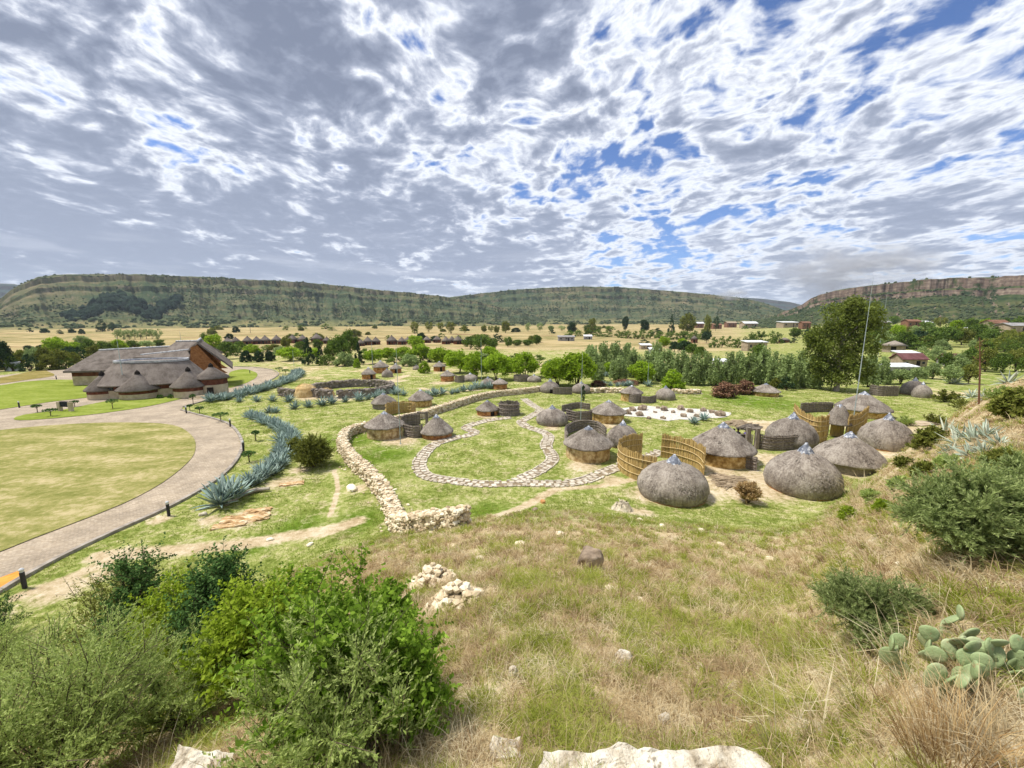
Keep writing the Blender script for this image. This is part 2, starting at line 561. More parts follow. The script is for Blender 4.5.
L_LIME = leafy('lime_leaves', [(0.0, (0.18, 0.28, 0.02)), (0.5, (0.29, 0.43, 0.035)), (1.0, (0.40, 0.54, 0.07))], 0.45, 0.12)
L_MID = leafy('green_leaves', [(0.0, (0.063, 0.109, 0.023)), (0.5, (0.121, 0.190, 0.039)), (1.0, (0.196, 0.276, 0.069))], 0.3)
L_DARK = leafy('conifer_needles', [(0.0, (0.025, 0.05, 0.026)), (0.5, (0.045, 0.08, 0.04)), (1.0, (0.075, 0.12, 0.06))], 0.15)
L_WILLOW = leafy('greygreen_leaves', [(0.0, (0.188, 0.251, 0.100)), (0.5, (0.281, 0.367, 0.151)), (1.0, (0.388, 0.483, 0.223))], 0.3)
L_OLIVE = leafy('olive_leaves', [(0.0, (0.10, 0.125, 0.026)), (0.5, (0.19, 0.215, 0.045)), (1.0, (0.29, 0.30, 0.085))], 0.3)
L_RUST = leafy('rust_leaves', [(0.0, (0.15, 0.075, 0.055)), (0.5, (0.25, 0.14, 0.10)), (1.0, (0.34, 0.21, 0.15))], 0.2)
L_FEATHER = leafy('feathery_leaves', [(0.0, (0.230, 0.310, 0.086)), (0.5, (0.402, 0.506, 0.155)), (1.0, (0.598, 0.690, 0.299))], 0.5, 0.08)
L_BRIGHT = leafy('bright_leaves', [(0.0, (0.115, 0.207, 0.025)), (0.5, (0.218, 0.356, 0.040)), (1.0, (0.368, 0.529, 0.092))], 0.5, 0.1)
L_YELL = leafy('yellowgreen_leaves', [(0.0, (0.17, 0.25, 0.02)), (0.5, (0.29, 0.40, 0.035)), (1.0, (0.44, 0.55, 0.08))], 0.5, 0.1)
L_DEEP = leafy('deep_green_leaves', [(0.0, (0.035, 0.08, 0.024)), (0.5, (0.075, 0.15, 0.045)), (1.0, (0.13, 0.22, 0.075))], 0.25, 0.1)
AGAVE = leafy('agave_leaf', [(0.0, (0.183, 0.256, 0.244)), (0.5, (0.293, 0.390, 0.390)), (1.0, (0.464, 0.561, 0.549))], 0.05, 0.12)
AGAVEPALE = leafy('pale_agave_leaf', [(0.0, (0.24, 0.30, 0.25)), (0.5, (0.46, 0.53, 0.46)), (1.0, (0.78, 0.80, 0.72))], 0.05, 0.1)
G_DRY = leafy('dry_grass_blades', [(0.0, (0.24, 0.15, 0.07)), (0.3, (0.46, 0.345, 0.19)), (0.6, (0.66, 0.55, 0.34)), (1.0, (0.82, 0.74, 0.54))], 0.42, 0.0, 1.4)
G_GREEN = leafy('green_grass_blades', [(0.0, (0.18, 0.21, 0.026)), (0.5, (0.33, 0.375, 0.06)), (1.0, (0.50, 0.50, 0.16))], 0.45, 0.0, 1.2)
G_MEADOW = leafy('meadow_blades', [(0.0, (0.12, 0.17, 0.022)), (0.4, (0.22, 0.27, 0.045)), (0.7, (0.34, 0.36, 0.09)), (1.0, (0.52, 0.48, 0.22))], 0.35, 0.0, 0.45)
G_RUST = leafy('rusty_grass_blades', [(0.0, (0.25, 0.145, 0.06)), (0.5, (0.46, 0.31, 0.14)), (1.0, (0.66, 0.52, 0.29))], 0.3, 0.0)
G_BROWN = leafy('brown_grass_blades', [(0.0, (0.19, 0.12, 0.06)), (0.45, (0.38, 0.27, 0.15)), (1.0, (0.60, 0.47, 0.30))], 0.4, 0.0, 1.0)
L_GREYF = leafy('grey_feathery_leaves', [(0.0, (0.18, 0.235, 0.085)), (0.5, (0.30, 0.37, 0.145)), (1.0, (0.45, 0.52, 0.25))], 0.45, 0.08)
G_PALE = leafy('pale_straw', [(0.0, (0.46, 0.36, 0.20)), (0.5, (0.66, 0.56, 0.36)), (1.0, (0.82, 0.75, 0.56))], 0.3, 0.0)
PAD = noisy('cactus_pad', [(0.0, (0.17, 0.235, 0.09)), (0.6, (0.28, 0.35, 0.165)), (1.0, (0.42, 0.45, 0.26))], 5, 4, island=0.3, spots=(22, (0.30, 0.22, 0.11)), rough=0.6, spec=0.3, bump=0.3, bscale=28)
WHITEWALL = noisy('white_roofing', [(0.0, (0.50, 0.51, 0.53)), (1.0, (0.75, 0.76, 0.78))], 1)
REDROOF = noisy('red_roofing', [(0.0, (0.12, 0.05, 0.05)), (1.0, (0.19, 0.085, 0.085))], 1)
HOUSEWALL = noisy('house_wall', [(0.0, (0.26, 0.20, 0.14)), (1.0, (0.42, 0.34, 0.25))], 1)
GREYWALL = noisy('grey_wall', [(0.0, (0.22, 0.21, 0.21)), (1.0, (0.36, 0.35, 0.34))], 1)
BROWNWALL = noisy('brown_wall', [(0.0, (0.14, 0.07, 0.045)), (1.0, (0.26, 0.14, 0.09))], 1)
CARPAINT = noisy('white_car_paint', [(0.0, (0.62, 0.64, 0.68)), (1.0, (0.70, 0.72, 0.76))], 1, rough=0.3, spec=0.5)
GLASS = noisy('dark_glass', [(0.0, (0.015, 0.02, 0.03)), (1.0, (0.03, 0.04, 0.06))], 1, rough=0.15, spec=0.6)
RUBBER = noisy('tyre_rubber', [(0.0, (0.015, 0.015, 0.015)), (1.0, (0.03, 0.03, 0.03))], 4)
BOARD = noisy('black_board', [(0.0, (0.010, 0.012, 0.016)), (1.0, (0.03, 0.033, 0.04))], 2, rough=0.6)

# ------------------------------------------------------------------ the ground
def seg_dist(X, Y, L):
    d = np.full(X.shape, 1e9)
    for a, b in zip(L[:-1], L[1:]):
        ab = b - a; q = (ab ** 2).sum() + 1e-9
        t = np.clip(((X - a[0]) * ab[0] + (Y - a[1]) * ab[1]) / q, 0, 1)
        d = np.minimum(d, np.hypot(X - a[0] - t * ab[0], Y - a[1] - t * ab[1]))
    return d

TRACKS = [([(556, 489), (534, 501), (502, 514), (476, 525), (440, 535), (405, 544)], 0.38),
          ([(357, 521), (327, 531), (289, 536), (251, 543), (200, 548), (150, 552), (100, 556)], 0.55),
          ([(640, 478), (600, 486), (560, 489)], 0.3),
          ([(334, 470), (338, 489), (330, 515)], 0.15),
          ([(420, 388), (445, 392), (480, 390)], 0.6),
          ([(360, 384), (390, 381), (408, 375)], 0.8),
          ([(20, 596), (70, 578), (110, 560)], 0.4)]
BARE = [(690, 490, 2.6), (725, 485, 3.2), (755, 478, 2.6), (770, 492, 2.2), (655, 495, 2.2), (612, 480, 1.2), (640, 512, 1.2), (745, 497, 1.5), (845, 470, 2.2), (890, 455, 2.2),
        (905, 428, 3.0), (935, 425, 2.5), (585, 466, 1.9), (625, 440, 1.4), (400, 441, 2.4), (440, 440, 1.6), (250, 517, 1.6), (285, 482, 1.6), (300, 470, 1.0),
        (640, 530, 0.9), (670, 540, 1.3), (360, 488, 0.8), (607, 426, 1.8), (552, 428, 1.4), (487, 417, 1.6), (440, 383, 3), (395, 381, 3), (340, 398, 4), (310, 398, 3),
        (210, 520, 0.9), (160, 520, 0.8), (60, 590, 1.3), (100, 575, 0.9), (775, 460, 2.5), (720, 470, 2.4), (760, 425, 4), (850, 425, 3.5)]
GREENS = [(440, 520, 2.2), (480, 512, 2.0), (360, 520, 1.6), (520, 530, 2.5), (600, 520, 3), (430, 548, 1.5), (350, 440, 3), (380, 455, 3), (760, 402, 7), (735, 398, 6), (255, 545, 1.2), (300, 525, 1.5), (860, 520, 1.6), (900, 500, 1.3), (690, 525, 2)]

def build_ground():
    azf = np.arange(-66, 66.01, 0.3)
    azb = np.arange(72, 288.1, 6.0)
    az = np.radians(np.concatenate([azf, azb]))
    r = np.concatenate([np.exp(np.arange(math.log(0.35), math.log(60), 0.012)), np.exp(np.arange(math.log(60), math.log(420), 0.02)), np.exp(np.arange(math.log(420), math.log(14000), 0.07))])
    A, R = np.meshgrid(az, r)
    X = R * np.sin(A); Y = R * np.cos(A)
    Z = ht(X, Y)
    # the sheet keeps falling very gently far out so that it stays under the plateaus
    n, k = A.shape
    V = np.concatenate([np.array([[0, 0, float(ht(0.0, 0.01))]]), np.stack([X.ravel(), Y.ravel(), Z.ravel()], 1)])
    i = np.arange(n - 1)[:, None] * k; j = np.arange(k)[None, :]; j2 = (j + 1) % k
    q = np.stack([i + j, i + k + j, i + k + j2, i + j2], -1).reshape(-1, 4) + 1
    fan = np.array([(0, 1 + a, 1 + (a + 1) % k) for a in range(k)])
    mb = MB(); mb.add(V, q); mb.f.append(fan); mb.m.append((len(fan), 0))
    x, y = V[:, 0], V[:, 1]
    rr = np.hypot(x, y); hp, s = hill_part(x, y); azd = np.degrees(np.arctan2(x, y))
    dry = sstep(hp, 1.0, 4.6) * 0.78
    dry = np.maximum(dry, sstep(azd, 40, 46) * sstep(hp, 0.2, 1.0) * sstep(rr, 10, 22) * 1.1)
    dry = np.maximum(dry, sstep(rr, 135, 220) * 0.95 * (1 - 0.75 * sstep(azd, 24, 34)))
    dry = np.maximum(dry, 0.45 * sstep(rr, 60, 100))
    sand = np.zeros(len(x)); lush = np.zeros(len(x))
    near = rr < 130
    xn, yn = x[near], y[near]
    sn = np.zeros(len(xn)); ln = np.zeros(len(xn))
    for pix, w in TRACKS:
        L = pline(pix, 1.5)
        sn = np.maximum(sn, 1 - sstep(seg_dist(xn, yn, L), w * 0.1, w * 2.0))
    for px, py, w in BARE:
        p = at(px, py)
        sn = np.maximum(sn, 0.86 * (1 - sstep(np.hypot(xn - p.x, yn - p.y), w * 0.1, w * 1.5)))
    for px, py, w in GREENS:
        p = at(px, py)
        ln = np.maximum(ln, 1 - sstep(np.hypot(xn - p.x, yn - p.y), w * 0.2, w * 1.3))
    sand[near] = sn; lush[near] = ln
    lush = np.maximum(lush, 0.35 * sstep(azd, 27, 36) * sstep(rr, 70, 110)); dry = dry * (1 - 0.45 * sstep(azd, 27, 36) * sstep(rr, 70, 110))
    m, t, bs = new_mat('ground')
    at1 = t.new('ShaderNodeAttribute', attribute_name='dry').outputs['Fac']
    at2 = t.new('ShaderNodeAttribute', attribute_name='sand').outputs['Fac']
    at3 = t.new('ShaderNodeAttribute', attribute_name='lush').outputs['Fac']
    at4 = t.new('ShaderNodeAttribute', attribute_name='plain').outputs['Fac']
    P = t.new('ShaderNodeNewGeometry').outputs['Position']
    n1 = t.noise(P, 0.11, 4, 0.55); n2 = t.noise(P, 0.55, 5, 0.6); n3 = t.noise(P, 3.2, 5, 0.65); n4 = t.noise(P, 17.0, 4, 0.7)
    tone = t.math('ADD', t.math('MULTIPLY', n2, 0.35), t.math('ADD', t.math('MULTIPLY', n3, 0.4), t.math('MULTIPLY', n4, 0.3)))
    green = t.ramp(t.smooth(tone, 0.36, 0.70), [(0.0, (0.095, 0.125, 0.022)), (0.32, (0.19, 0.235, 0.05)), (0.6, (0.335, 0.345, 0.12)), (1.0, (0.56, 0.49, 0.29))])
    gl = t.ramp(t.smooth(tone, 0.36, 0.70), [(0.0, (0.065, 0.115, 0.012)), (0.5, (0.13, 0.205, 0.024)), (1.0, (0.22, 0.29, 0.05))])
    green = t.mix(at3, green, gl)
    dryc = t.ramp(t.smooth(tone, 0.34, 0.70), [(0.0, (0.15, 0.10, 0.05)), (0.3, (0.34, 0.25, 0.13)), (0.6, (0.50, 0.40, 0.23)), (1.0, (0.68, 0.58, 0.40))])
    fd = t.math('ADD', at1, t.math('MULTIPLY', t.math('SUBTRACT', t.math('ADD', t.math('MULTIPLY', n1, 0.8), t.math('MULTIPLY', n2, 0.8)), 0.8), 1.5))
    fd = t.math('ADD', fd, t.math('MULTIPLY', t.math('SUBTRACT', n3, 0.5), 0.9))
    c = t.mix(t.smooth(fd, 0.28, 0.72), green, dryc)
    # far fields in broad bands
    sx, sy, sz = t.sep(P)
    fieldn = t.noise(t.combine(t.math('MULTIPLY', sx, 0.006), t.math('MULTIPLY', sy, 0.022), 0.0), 1.0, 4, 0.6)
    fine = t.noise(t.combine(t.math('MULTIPLY', sx, 0.03), t.math('MULTIPLY', sy, 0.09), 0.0), 1.0, 4, 0.6)
    ff = t.math('ADD', t.math('MULTIPLY', fieldn, 0.7), t.math('MULTIPLY', fine, 0.3))
    fields = t.ramp(ff, [(0.33, (0.14, 0.08, 0.045)), (0.385, (0.30, 0.21, 0.10)), (0.43, (0.46, 0.37, 0.20)), (0.48, (0.36, 0.28, 0.135)), (0.52, (0.17, 0.165, 0.06)), (0.56, (0.42, 0.33, 0.17)), (0.62, (0.24, 0.16, 0.08)), (0.68, (0.18, 0.19, 0.065))])
    c = t.mix(at4, c, fields)
    fs = t.math('ADD', at2, t.math('MULTIPLY', t.math('SUBTRACT', t.math('ADD', t.math('MULTIPLY', n2, 0.4), t.math('MULTIPLY', n3, 0.6)), 0.5), 1.6))
    sandc = t.ramp(t.smooth(tone, 0.34, 0.70), [(0.0, (0.30, 0.21, 0.11)), (0.5, (0.50, 0.40, 0.255)), (1.0, (0.66, 0.58, 0.43))])
    c = t.mix(t.smooth(fs, 0.30, 0.85), c, sandc)
    # pale pebbles and bare scraps in the turf
    sc = t.smooth(t.noise(P, 0.8, 7, 0.72), 0.52, 0.66)
    c = t.mix(t.math('MULTIPLY', sc, 0.5), c, sandc)
    t.l.new(c, bs.inputs['Base Color'])
    bs.inputs['Roughness'].default_value = 1.0
    bs.inputs['Specular IOR Level'].default_value = 0.0
    b = t.new('ShaderNodeBump'); b.inputs['Strength'].default_value = 0.8; b.inputs['Distance'].default_value = 0.10
    t.l.new(t.math('ADD', n3, t.math('MULTIPLY', n4, 0.5)), b.inputs['Height'])
    t.l.new(b.outputs[0], bs.inputs['Normal'])
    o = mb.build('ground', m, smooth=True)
    o['kind'] = 'structure'
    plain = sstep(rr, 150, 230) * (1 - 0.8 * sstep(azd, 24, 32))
    for nm, a in (('dry', dry), ('sand', sand), ('lush', lush), ('plain', plain)):
        at_ = o.data.attributes.new(nm, 'FLOAT', 'POINT')
        at_.data.foreach_set('value', a.astype(np.float32))
build_ground()

# ------------------------------------------------------------------ sandstone plateaus
def hills_mat(name, veg, tan, rock, thr=0.58):
    m, t, bs = new_mat(name)
    g = t.new('ShaderNodeNewGeometry'); P = g.outputs['Position']; N = t.sep(g.outputs['True Normal'])
    h = t.new('ShaderNodeAttribute', attribute_name='level').outputs['Fac']
    n1 = t.noise(P, 0.0045, 5, 0.6); n2 = t.noise(P, 0.03, 5, 0.65); n3 = t.noise(P, 0.14, 3, 0.6)
    tone = t.math('ADD', t.math('MULTIPLY', n1, 0.5), t.math('ADD', t.math('MULTIPLY', n2, 0.4), t.math('MULTIPLY', n3, 0.25)))
    # bands of ledge and grass that follow the height
    band = t.noise(t.combine(t.math('MULTIPLY', n1, 3.0), 0.0, t.math('MULTIPLY', h, 14.0)), 1.0, 3, 0.6)
    f = t.math('ADD', t.math('MULTIPLY', tone, 0.7), t.math('MULTIPLY', band, 0.3))
    c = t.ramp(f, [(0.42, veg[0]), (0.52, veg[1]), (0.58, tan[0]), (0.67, tan[1])])
    low = t.smooth(h, 0.16, 0.02)
    c = t.mix(t.math('MULTIPLY', low, 0.8), c, t.ramp(t.smooth(tone, 0.4, 0.6), [(0.0, (0.20, 0.165, 0.08)), (0.5, (0.33, 0.26, 0.13)), (1.0, (0.16, 0.165, 0.07))]))
    strata = t.noise(t.combine(t.math('MULTIPLY', n2, 1.5), 0.0, t.math('MULTIPLY', h, 60.0)), 1.0, 3, 0.6)
    rc = t.ramp(t.math('ADD', t.math('MULTIPLY', strata, 0.6), t.math('MULTIPLY', n3, 0.4)), [(0.38, rock[0]), (0.5, rock[1]), (0.62, rock[2])])
    steep = t.math('MULTIPLY', t.smooth(N[2], 0.80, 0.55), t.smooth(t.math('ADD', n2, t.math('MULTIPLY', n3, 0.5)), thr, thr + 0.16))
    c = t.mix(steep, c, rc)
    c = t.mix(t.smooth(h, 0.985, 0.999), c, t.mix(t.smooth(n2, 0.4, 0.6), (0.30, 0.22, 0.11), (0.17, 0.16, 0.065)))
    t.l.new(c, bs.inputs['Base Color'])
    bs.inputs['Roughness'].default_value = 1.0; bs.inputs['Specular IOR Level'].default_value = 0.0
    return m

HILLS = {}
def plateau(name, crest, R0, width, z0, mat, prof, seed, step=0.10, gully=70, top=500, rvar=140):
    cr = []
    for px, py in crest:
        d = pdir(px, py); cr.append((math.degrees(math.atan2(d[0], d[1])), d[2] / math.hypot(d[0], d[1])))
    caz = np.array([c[0] for c in cr]); cte = np.array([c[1] for c in cr])
    az = np.arange(caz[0], caz[-1] + 1e-6, step)
    te = np.interp(az, caz, cte)
    Rc = R0(az) + (fbm(az / 5.0, az * 0 + seed, seed, 4) - 0.5) * rvar
    zc = E + Rc * te
    zc = np.maximum(zc, z0 + 2)
    zc = zc + (fbm(az / 0.5, az * 0, seed + 3, 4) - 0.5) * 0.02 * (zc - z0)
    T = np.array(sorted(set(list(np.linspace(0, 1, 70)) + [p[0] for p in prof] + [p[0] + 0.001 for p in prof])))
    T = T[T <= 1]
    fv = np.interp(T, [p[0] for p in prof], [p[1] for p in prof])
    V = []; H = []
    for t_, f_ in zip(T, fv):
        g = (fbm(az / 0.9 + t_ * 1.6, az * 0 + t_ * 2.2, seed + 7, 4) - 0.5) * 2 * gully * math.sin(math.pi * min(1, t_ * 0.96) ** 0.8)
        g2 = (fbm(az / 0.22, az * 0 + t_ * 5, seed + 9, 3) - 0.5) * gully * 0.05 * (1 if 0.05 < t_ < 0.99 else 0)
        r = Rc - width * (1 - t_) + g + g2
        zz = z0 + (zc - z0) * np.clip(f_ + (fbm(az / 1.3, az * 0 + t_ * 9, seed + 11, 3) - 0.5) * 0.07 * (1 if 0.05 < t_ < 0.93 else 0), 0, 1)
        V.append(np.stack([r * np.sin(np.radians(az)), r * np.cos(np.radians(az)), zz], 1)); H.append(np.full(len(az), f_))
    for k, (dr, dz) in enumerate([(top * 0.35, 0.0), (top, -0.02), (top * 1.4, -1.0)]):
        r = Rc + dr
        zz = zc + dz * (zc - z0) if dz > -1 else np.full(len(az), z0)
        V.append(np.stack([r * np.sin(np.radians(az)), r * np.cos(np.radians(az)), zz], 1)); H.append(np.full(len(az), 1.0))
    n, k = len(V), len(az)
    i = np.arange(n - 1)[:, None] * k; j = np.arange(k - 1)[None, :]
    q = np.stack([i + j, i + j + 1, i + k + j + 1, i + k + j], -1).reshape(-1, 4)
    V = np.stack(V)
    HILLS[name] = (az, T, V)
    o = MB().add(V.reshape(-1, 3), q).build(name, mat, smooth=False)
    o['kind'] = 'structure'
    a = o.data.attributes.new('level', 'FLOAT', 'POINT'); a.data.foreach_set('value', np.concatenate(H).astype(np.float32))
    return o

HM1 = hills_mat('plateau_slopes', ((0.034, 0.056, 0.036), (0.062, 0.085, 0.046)), ((0.105, 0.11, 0.058), (0.20, 0.165, 0.10)), ((0.075, 0.07, 0.05), (0.14, 0.125, 0.085), (0.23, 0.195, 0.14)), 0.76)
HM2 = hills_mat('cliff_plateau_slopes', ((0.022, 0.040, 0.020), (0.045, 0.066, 0.028)), ((0.085, 0.092, 0.04), (0.16, 0.14, 0.07)), ((0.085, 0.060, 0.048), (0.165, 0.12, 0.095), (0.30, 0.245, 0.185)))
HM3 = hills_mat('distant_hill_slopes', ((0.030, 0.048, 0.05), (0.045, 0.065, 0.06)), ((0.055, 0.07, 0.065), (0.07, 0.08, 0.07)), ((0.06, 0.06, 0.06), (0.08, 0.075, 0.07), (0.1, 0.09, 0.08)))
TAL = [(0, 0), (0.18, 0.05), (0.36, 0.16), (0.5, 0.30), (0.52, 0.36), (0.64, 0.48), (0.76, 0.63), (0.775, 0.72), (0.87, 0.83), (0.885, 0.94), (0.96, 0.985), (1.0, 1.0)]
CLF = [(0, 0), (0.22, 0.07), (0.45, 0.22), (0.62, 0.36), (0.76, 0.50), (0.84, 0.60), (0.852, 0.72), (0.90, 0.765), (0.915, 0.97), (0.97, 0.99), (1.0, 1.0)]
plateau('distant_hill_left', [(-140, 292), (-60, 287), (0, 283.5), (14, 284), (40, 289), (80, 300), (110, 316)], lambda a: 0 * a + 4200, 900, -4, HM3, TAL, 91, 0.2, 60, 900, 200)
plateau('distant_hill_right', [(690, 318), (720, 300), (745, 297.5), (765, 299), (790, 302), (810, 307), (840, 318)], lambda a: 0 * a + 4600, 800, -4, HM3, TAL, 95, 0.2, 60, 900, 200)
plateau('plateau_centre', [(400, 318), (425, 304), (450, 297), (480, 293.5), (510, 290), (540, 288), (580, 286.5), (620, 287), (660, 290), (700, 293.5), (735, 297), (758, 301), (775, 306.5), (790, 312.5), (806, 318.5)],
        lambda a: 0 * a + 1750, 560, -4, HM1, TAL, 21, 0.08, 45)
plateau('plateau_left', [(-190, 322), (-110, 316), (-40, 308), (0, 299), (10, 291), (20, 284.5), (38, 277), (55, 274.5), (100, 274), (150, 274.5), (200, 277), (250, 279.5), (300, 282), (330, 284.5), (370, 289), (410, 293), (440, 296), (470, 300), (500, 307), (530, 315), (545, 319.5)],
        lambda a: 0 * a + 1400, 520, -4, HM1, TAL, 33, 0.08, 75)
plateau('cliff_plateau', [(752, 320.5), (770, 317.5), (784, 311.5), (800, 306), (811, 298.5), (820, 295), (835, 290.5), (850, 288), (870, 285.5), (900, 282), (930, 279.5), (960, 278), (1000, 277), (1024, 276), (1100, 274), (1250, 270)],
        lambda a: 1080 - 4.0 * np.clip(a - 36, 0, 40), 400, -2, HM2, CLF, 47, 0.06, 40, 500, 90)

# far woods and scrub on the slopes: too many to count
def scrub(name, hill, n, cond, size, mat, seed, tall=1.0):
    az, T, V = HILLS[hill]
    r_ = np.random.default_rng(seed)
    mb = MB()
    nt = len(T)
    done = 0
    while done < n:
        i = r_.integers(1, nt); j = r_.integers(1, len(az) - 2)
        p = V[i, j] * 0.5 + V[i + 1, j + 1] * 0.5
        if r_.random() > cond(T[i], az[j], p): done += 0.02; continue
        done += 1
        s = size * (0.5 + r_.random())
        v, f = ICO1
        e_ = r_.random(2); i0 = i - 1; i1 = min(i, nt - 1)
        p = (V[i0, j] * (1 - e_[0]) + V[i1, j] * e_[0]) * (1 - e_[1]) + (V[i0, j + 1] * (1 - e_[0]) + V[i1, j + 1] * e_[0]) * e_[1]
        q = v * (1 + 0.5 * (r_.random(v.shape) - 0.5)) * np.array([s, s, s * tall * 0.8]) + p + np.array([0, 0, s * 0.35 * tall])
        mb.add(q, f)
    if not mb.v: return
    o = mb.build(name, mat)
    o['kind'] = 'stuff'
    return o
SCR = leafy('slope_scrub', [(0.0, (0.042, 0.062, 0.033)), (1.0, (0.095, 0.115, 0.055))], 0.0, 0.0)
PINE = leafy('slope_pines', [(0.0, (0.018, 0.032, 0.024)), (1.0, (0.036, 0.055, 0.038))], 0.0, 0.0)
scrub('hillside_scrub', 'plateau_left', 6500, lambda t, a, p: float(np.clip(0.05 + 2.6 * (fbm(a * 1.1, t * 4, 3, 3) - 0.42), 0, 1)) * (t < 0.97) * (0.25 if t < 0.25 else 1.0) * (1.0 if a > -40 else 0.45), 1.7, SCR, 3)
scrub('hillside_scrub', 'plateau_centre', 5000, lambda t, a, p: float(np.clip(0.05 + 2.6 * (fbm(a * 1.1, t * 4, 5, 3) - 0.42), 0, 1)) * (t < 0.9), 2.0, SCR, 4)
scrub('hillside_scrub', 'cliff_plateau', 4200, lambda t, a, p: float(np.clip(0.2 + 2.4 * (fbm(a * 1.1, t * 4, 6, 3) - 0.42), 0, 1)) * (t < 0.9), 1.6, SCR, 5)

# a dark plantation across the left slope
def pine_cond(t, a, p):
    d = math.degrees
    x0 = -47.5; c = (a + 43.6) / 4.6
    tc = 0.50 + 0.10 * math.sin(a * 1.1) + 0.05 * (c)
    return 1.0 if abs(c) < 1 and abs(t - tc + 0.10 * (vnoise(a * 1.6, 0.5, 28) - 0.5)) < 0.10 * (1 - c * c) ** 0.5 + 0.10 * (vnoise(a * 4, t * 22, 8) - 0.5) else 0.0
scrub('pine_wood', 'plateau_left', 1500, pine_cond, 4.6, PINE, 9, 1.5)
# low bushes and hedgerows at the foot of the slopes
scrub('foot_scrub', 'plateau_left', 500, lambda t, a, p: 1.0 if t < 0.3 and vnoise(a * 0.7, t * 16, 41) > 0.66 else 0.0, 4, SCR, 12)
scrub('foot_scrub', 'plateau_centre', 420, lambda t, a, p: 1.0 if t < 0.2 and vnoise(a * 0.7, t * 16, 42) > 0.5 else 0.0, 4, SCR, 13)
scrub('rim_trees', 'cliff_plateau', 60, lambda t, a, p: 1.0 if t > 0.97 and vnoise(a * 0.8, 0.5, 44) > 0.45 else 0.0, 1.7, SCR, 14, 1.3)
scrub('rim_trees', 'plateau_centre', 26, lambda t, a, p: 1.0 if t > 0.97 else 0.0, 2.0, SCR, 15, 1.2)

# ------------------------------------------------------------------ paved drive, lawns, paths
def sheet(name, outline, off, mat, thick=0.0, kind='structure', smoothed=True, step=1.0):
    L = smooth_line([(p.x, p.y) for p in outline], step, True) if smoothed else np.array([(p.x, p.y) for p in outline])
    bm = bmesh.new()
    vs = [bm.verts.new((a, b, 0)) for a, b in L]
    tris = tessellate_polygon([[Vector((a, b, 0)) for a, b in L]])
    for t_ in tris:
        try: bm.faces.new([vs[i] for i in t_])
        except ValueError: pass
    bm.normal_update()
    for f in bm.faces:
        if f.normal.z < 0: f.normal_flip()
    for yy in (32.0,):
        bmesh.ops.bisect_plane(bm, geom=bm.verts[:] + bm.edges[:] + bm.faces[:], plane_co=(0, yy, 0), plane_no=(0, 1, 0), dist=1e-4)
    co = np.array([v.co[:] for v in bm.verts])
    z = ht(co[:, 0], co[:, 1])
    for v, zz in zip(bm.verts, z): v.co.z = zz + off
    me = bpy.data.meshes.new(name); bm.to_mesh(me); bm.free()
    me.materials.append(mat)
    o = bpy.data.objects.new(name, me); col.objects.link(o)
    if kind: o['kind'] = kind
    return o

def paving_mat():
    m, t, bs = new_mat('paving')
    P = t.new('ShaderNodeNewGeometry').outputs['Position']
    br = t.new('ShaderNodeTexBrick'); t.l.new(P, br.inputs['Vector'])
    br.inputs['Scale'].default_value = 2.6
    br.inputs['Color1'].default_value = (0.34, 0.275, 0.195, 1); br.inputs['Color2'].default_value = (0.44, 0.365, 0.275, 1); br.inputs['Mortar'].default_value = (0.25, 0.20, 0.155, 1)
    br.inputs['Mortar Size'].default_value = 0.02
    n = t.smooth(t.noise(P, 0.5, 6, 0.65), 0.3, 0.7)
    n2 = t.smooth(t.noise(P, 9, 4, 0.65), 0.3, 0.7)
    k = t.math('ADD', t.math('MULTIPLY_ADD', n, 0.40, 0.66), t.math('MULTIPLY', n2, 0.22))
    c = t.mix(1.0, br.outputs[0], t.combine(k, k, k), 'MULTIPLY')
    t.l.new(c, bs.inputs['Base Color'])
    return m
PAVING = paving_mat()
def lawn_mat(name, a, b, c_, streak=0.5):
    m, t, bs = new_mat(name)
    P = t.new('ShaderNodeNewGeometry').outputs['Position']
    n1 = t.noise(t.vmath('MULTIPLY', P, (0.22, 0.5, 0.3)), 1.0, 6, 0.62); n2 = t.noise(P, 2.4, 5, 0.65); n3 = t.noise(P, 14, 4, 0.7)
    f = t.math('ADD', t.math('MULTIPLY', n1, 0.45), t.math('ADD', t.math('MULTIPLY', n2, 0.35), t.math('MULTIPLY', n3, 0.2)))
    c = t.ramp(t.smooth(f, 0.36, 0.66), [(0.0, a), (0.5, b), (1.0, c_)])
    t.l.new(c, bs.inputs['Base Color']); bs.inputs['Specular IOR Level'].default_value = 0.0
    bmp = t.new('ShaderNodeBump'); bmp.inputs['Strength'].default_value = 0.7; bmp.inputs['Distance'].default_value = 0.06
    t.l.new(t.math('ADD', n2, n3), bmp.inputs['Height']); t.l.new(bmp.outputs[0], bs.inputs['Normal'])
    return m
LAWN1 = lawn_mat('dry_lawn', (0.155, 0.17, 0.042), (0.285, 0.265, 0.095), (0.50, 0.41, 0.235))
LAWN2 = lawn_mat('green_lawn', (0.15, 0.195, 0.03), (0.225, 0.27, 0.05), (0.31, 0.33, 0.10))
LAWN3 = lawn_mat('brown_lawn', (0.16, 0.145, 0.035), (0.26, 0.21, 0.075), (0.33, 0.26, 0.11))

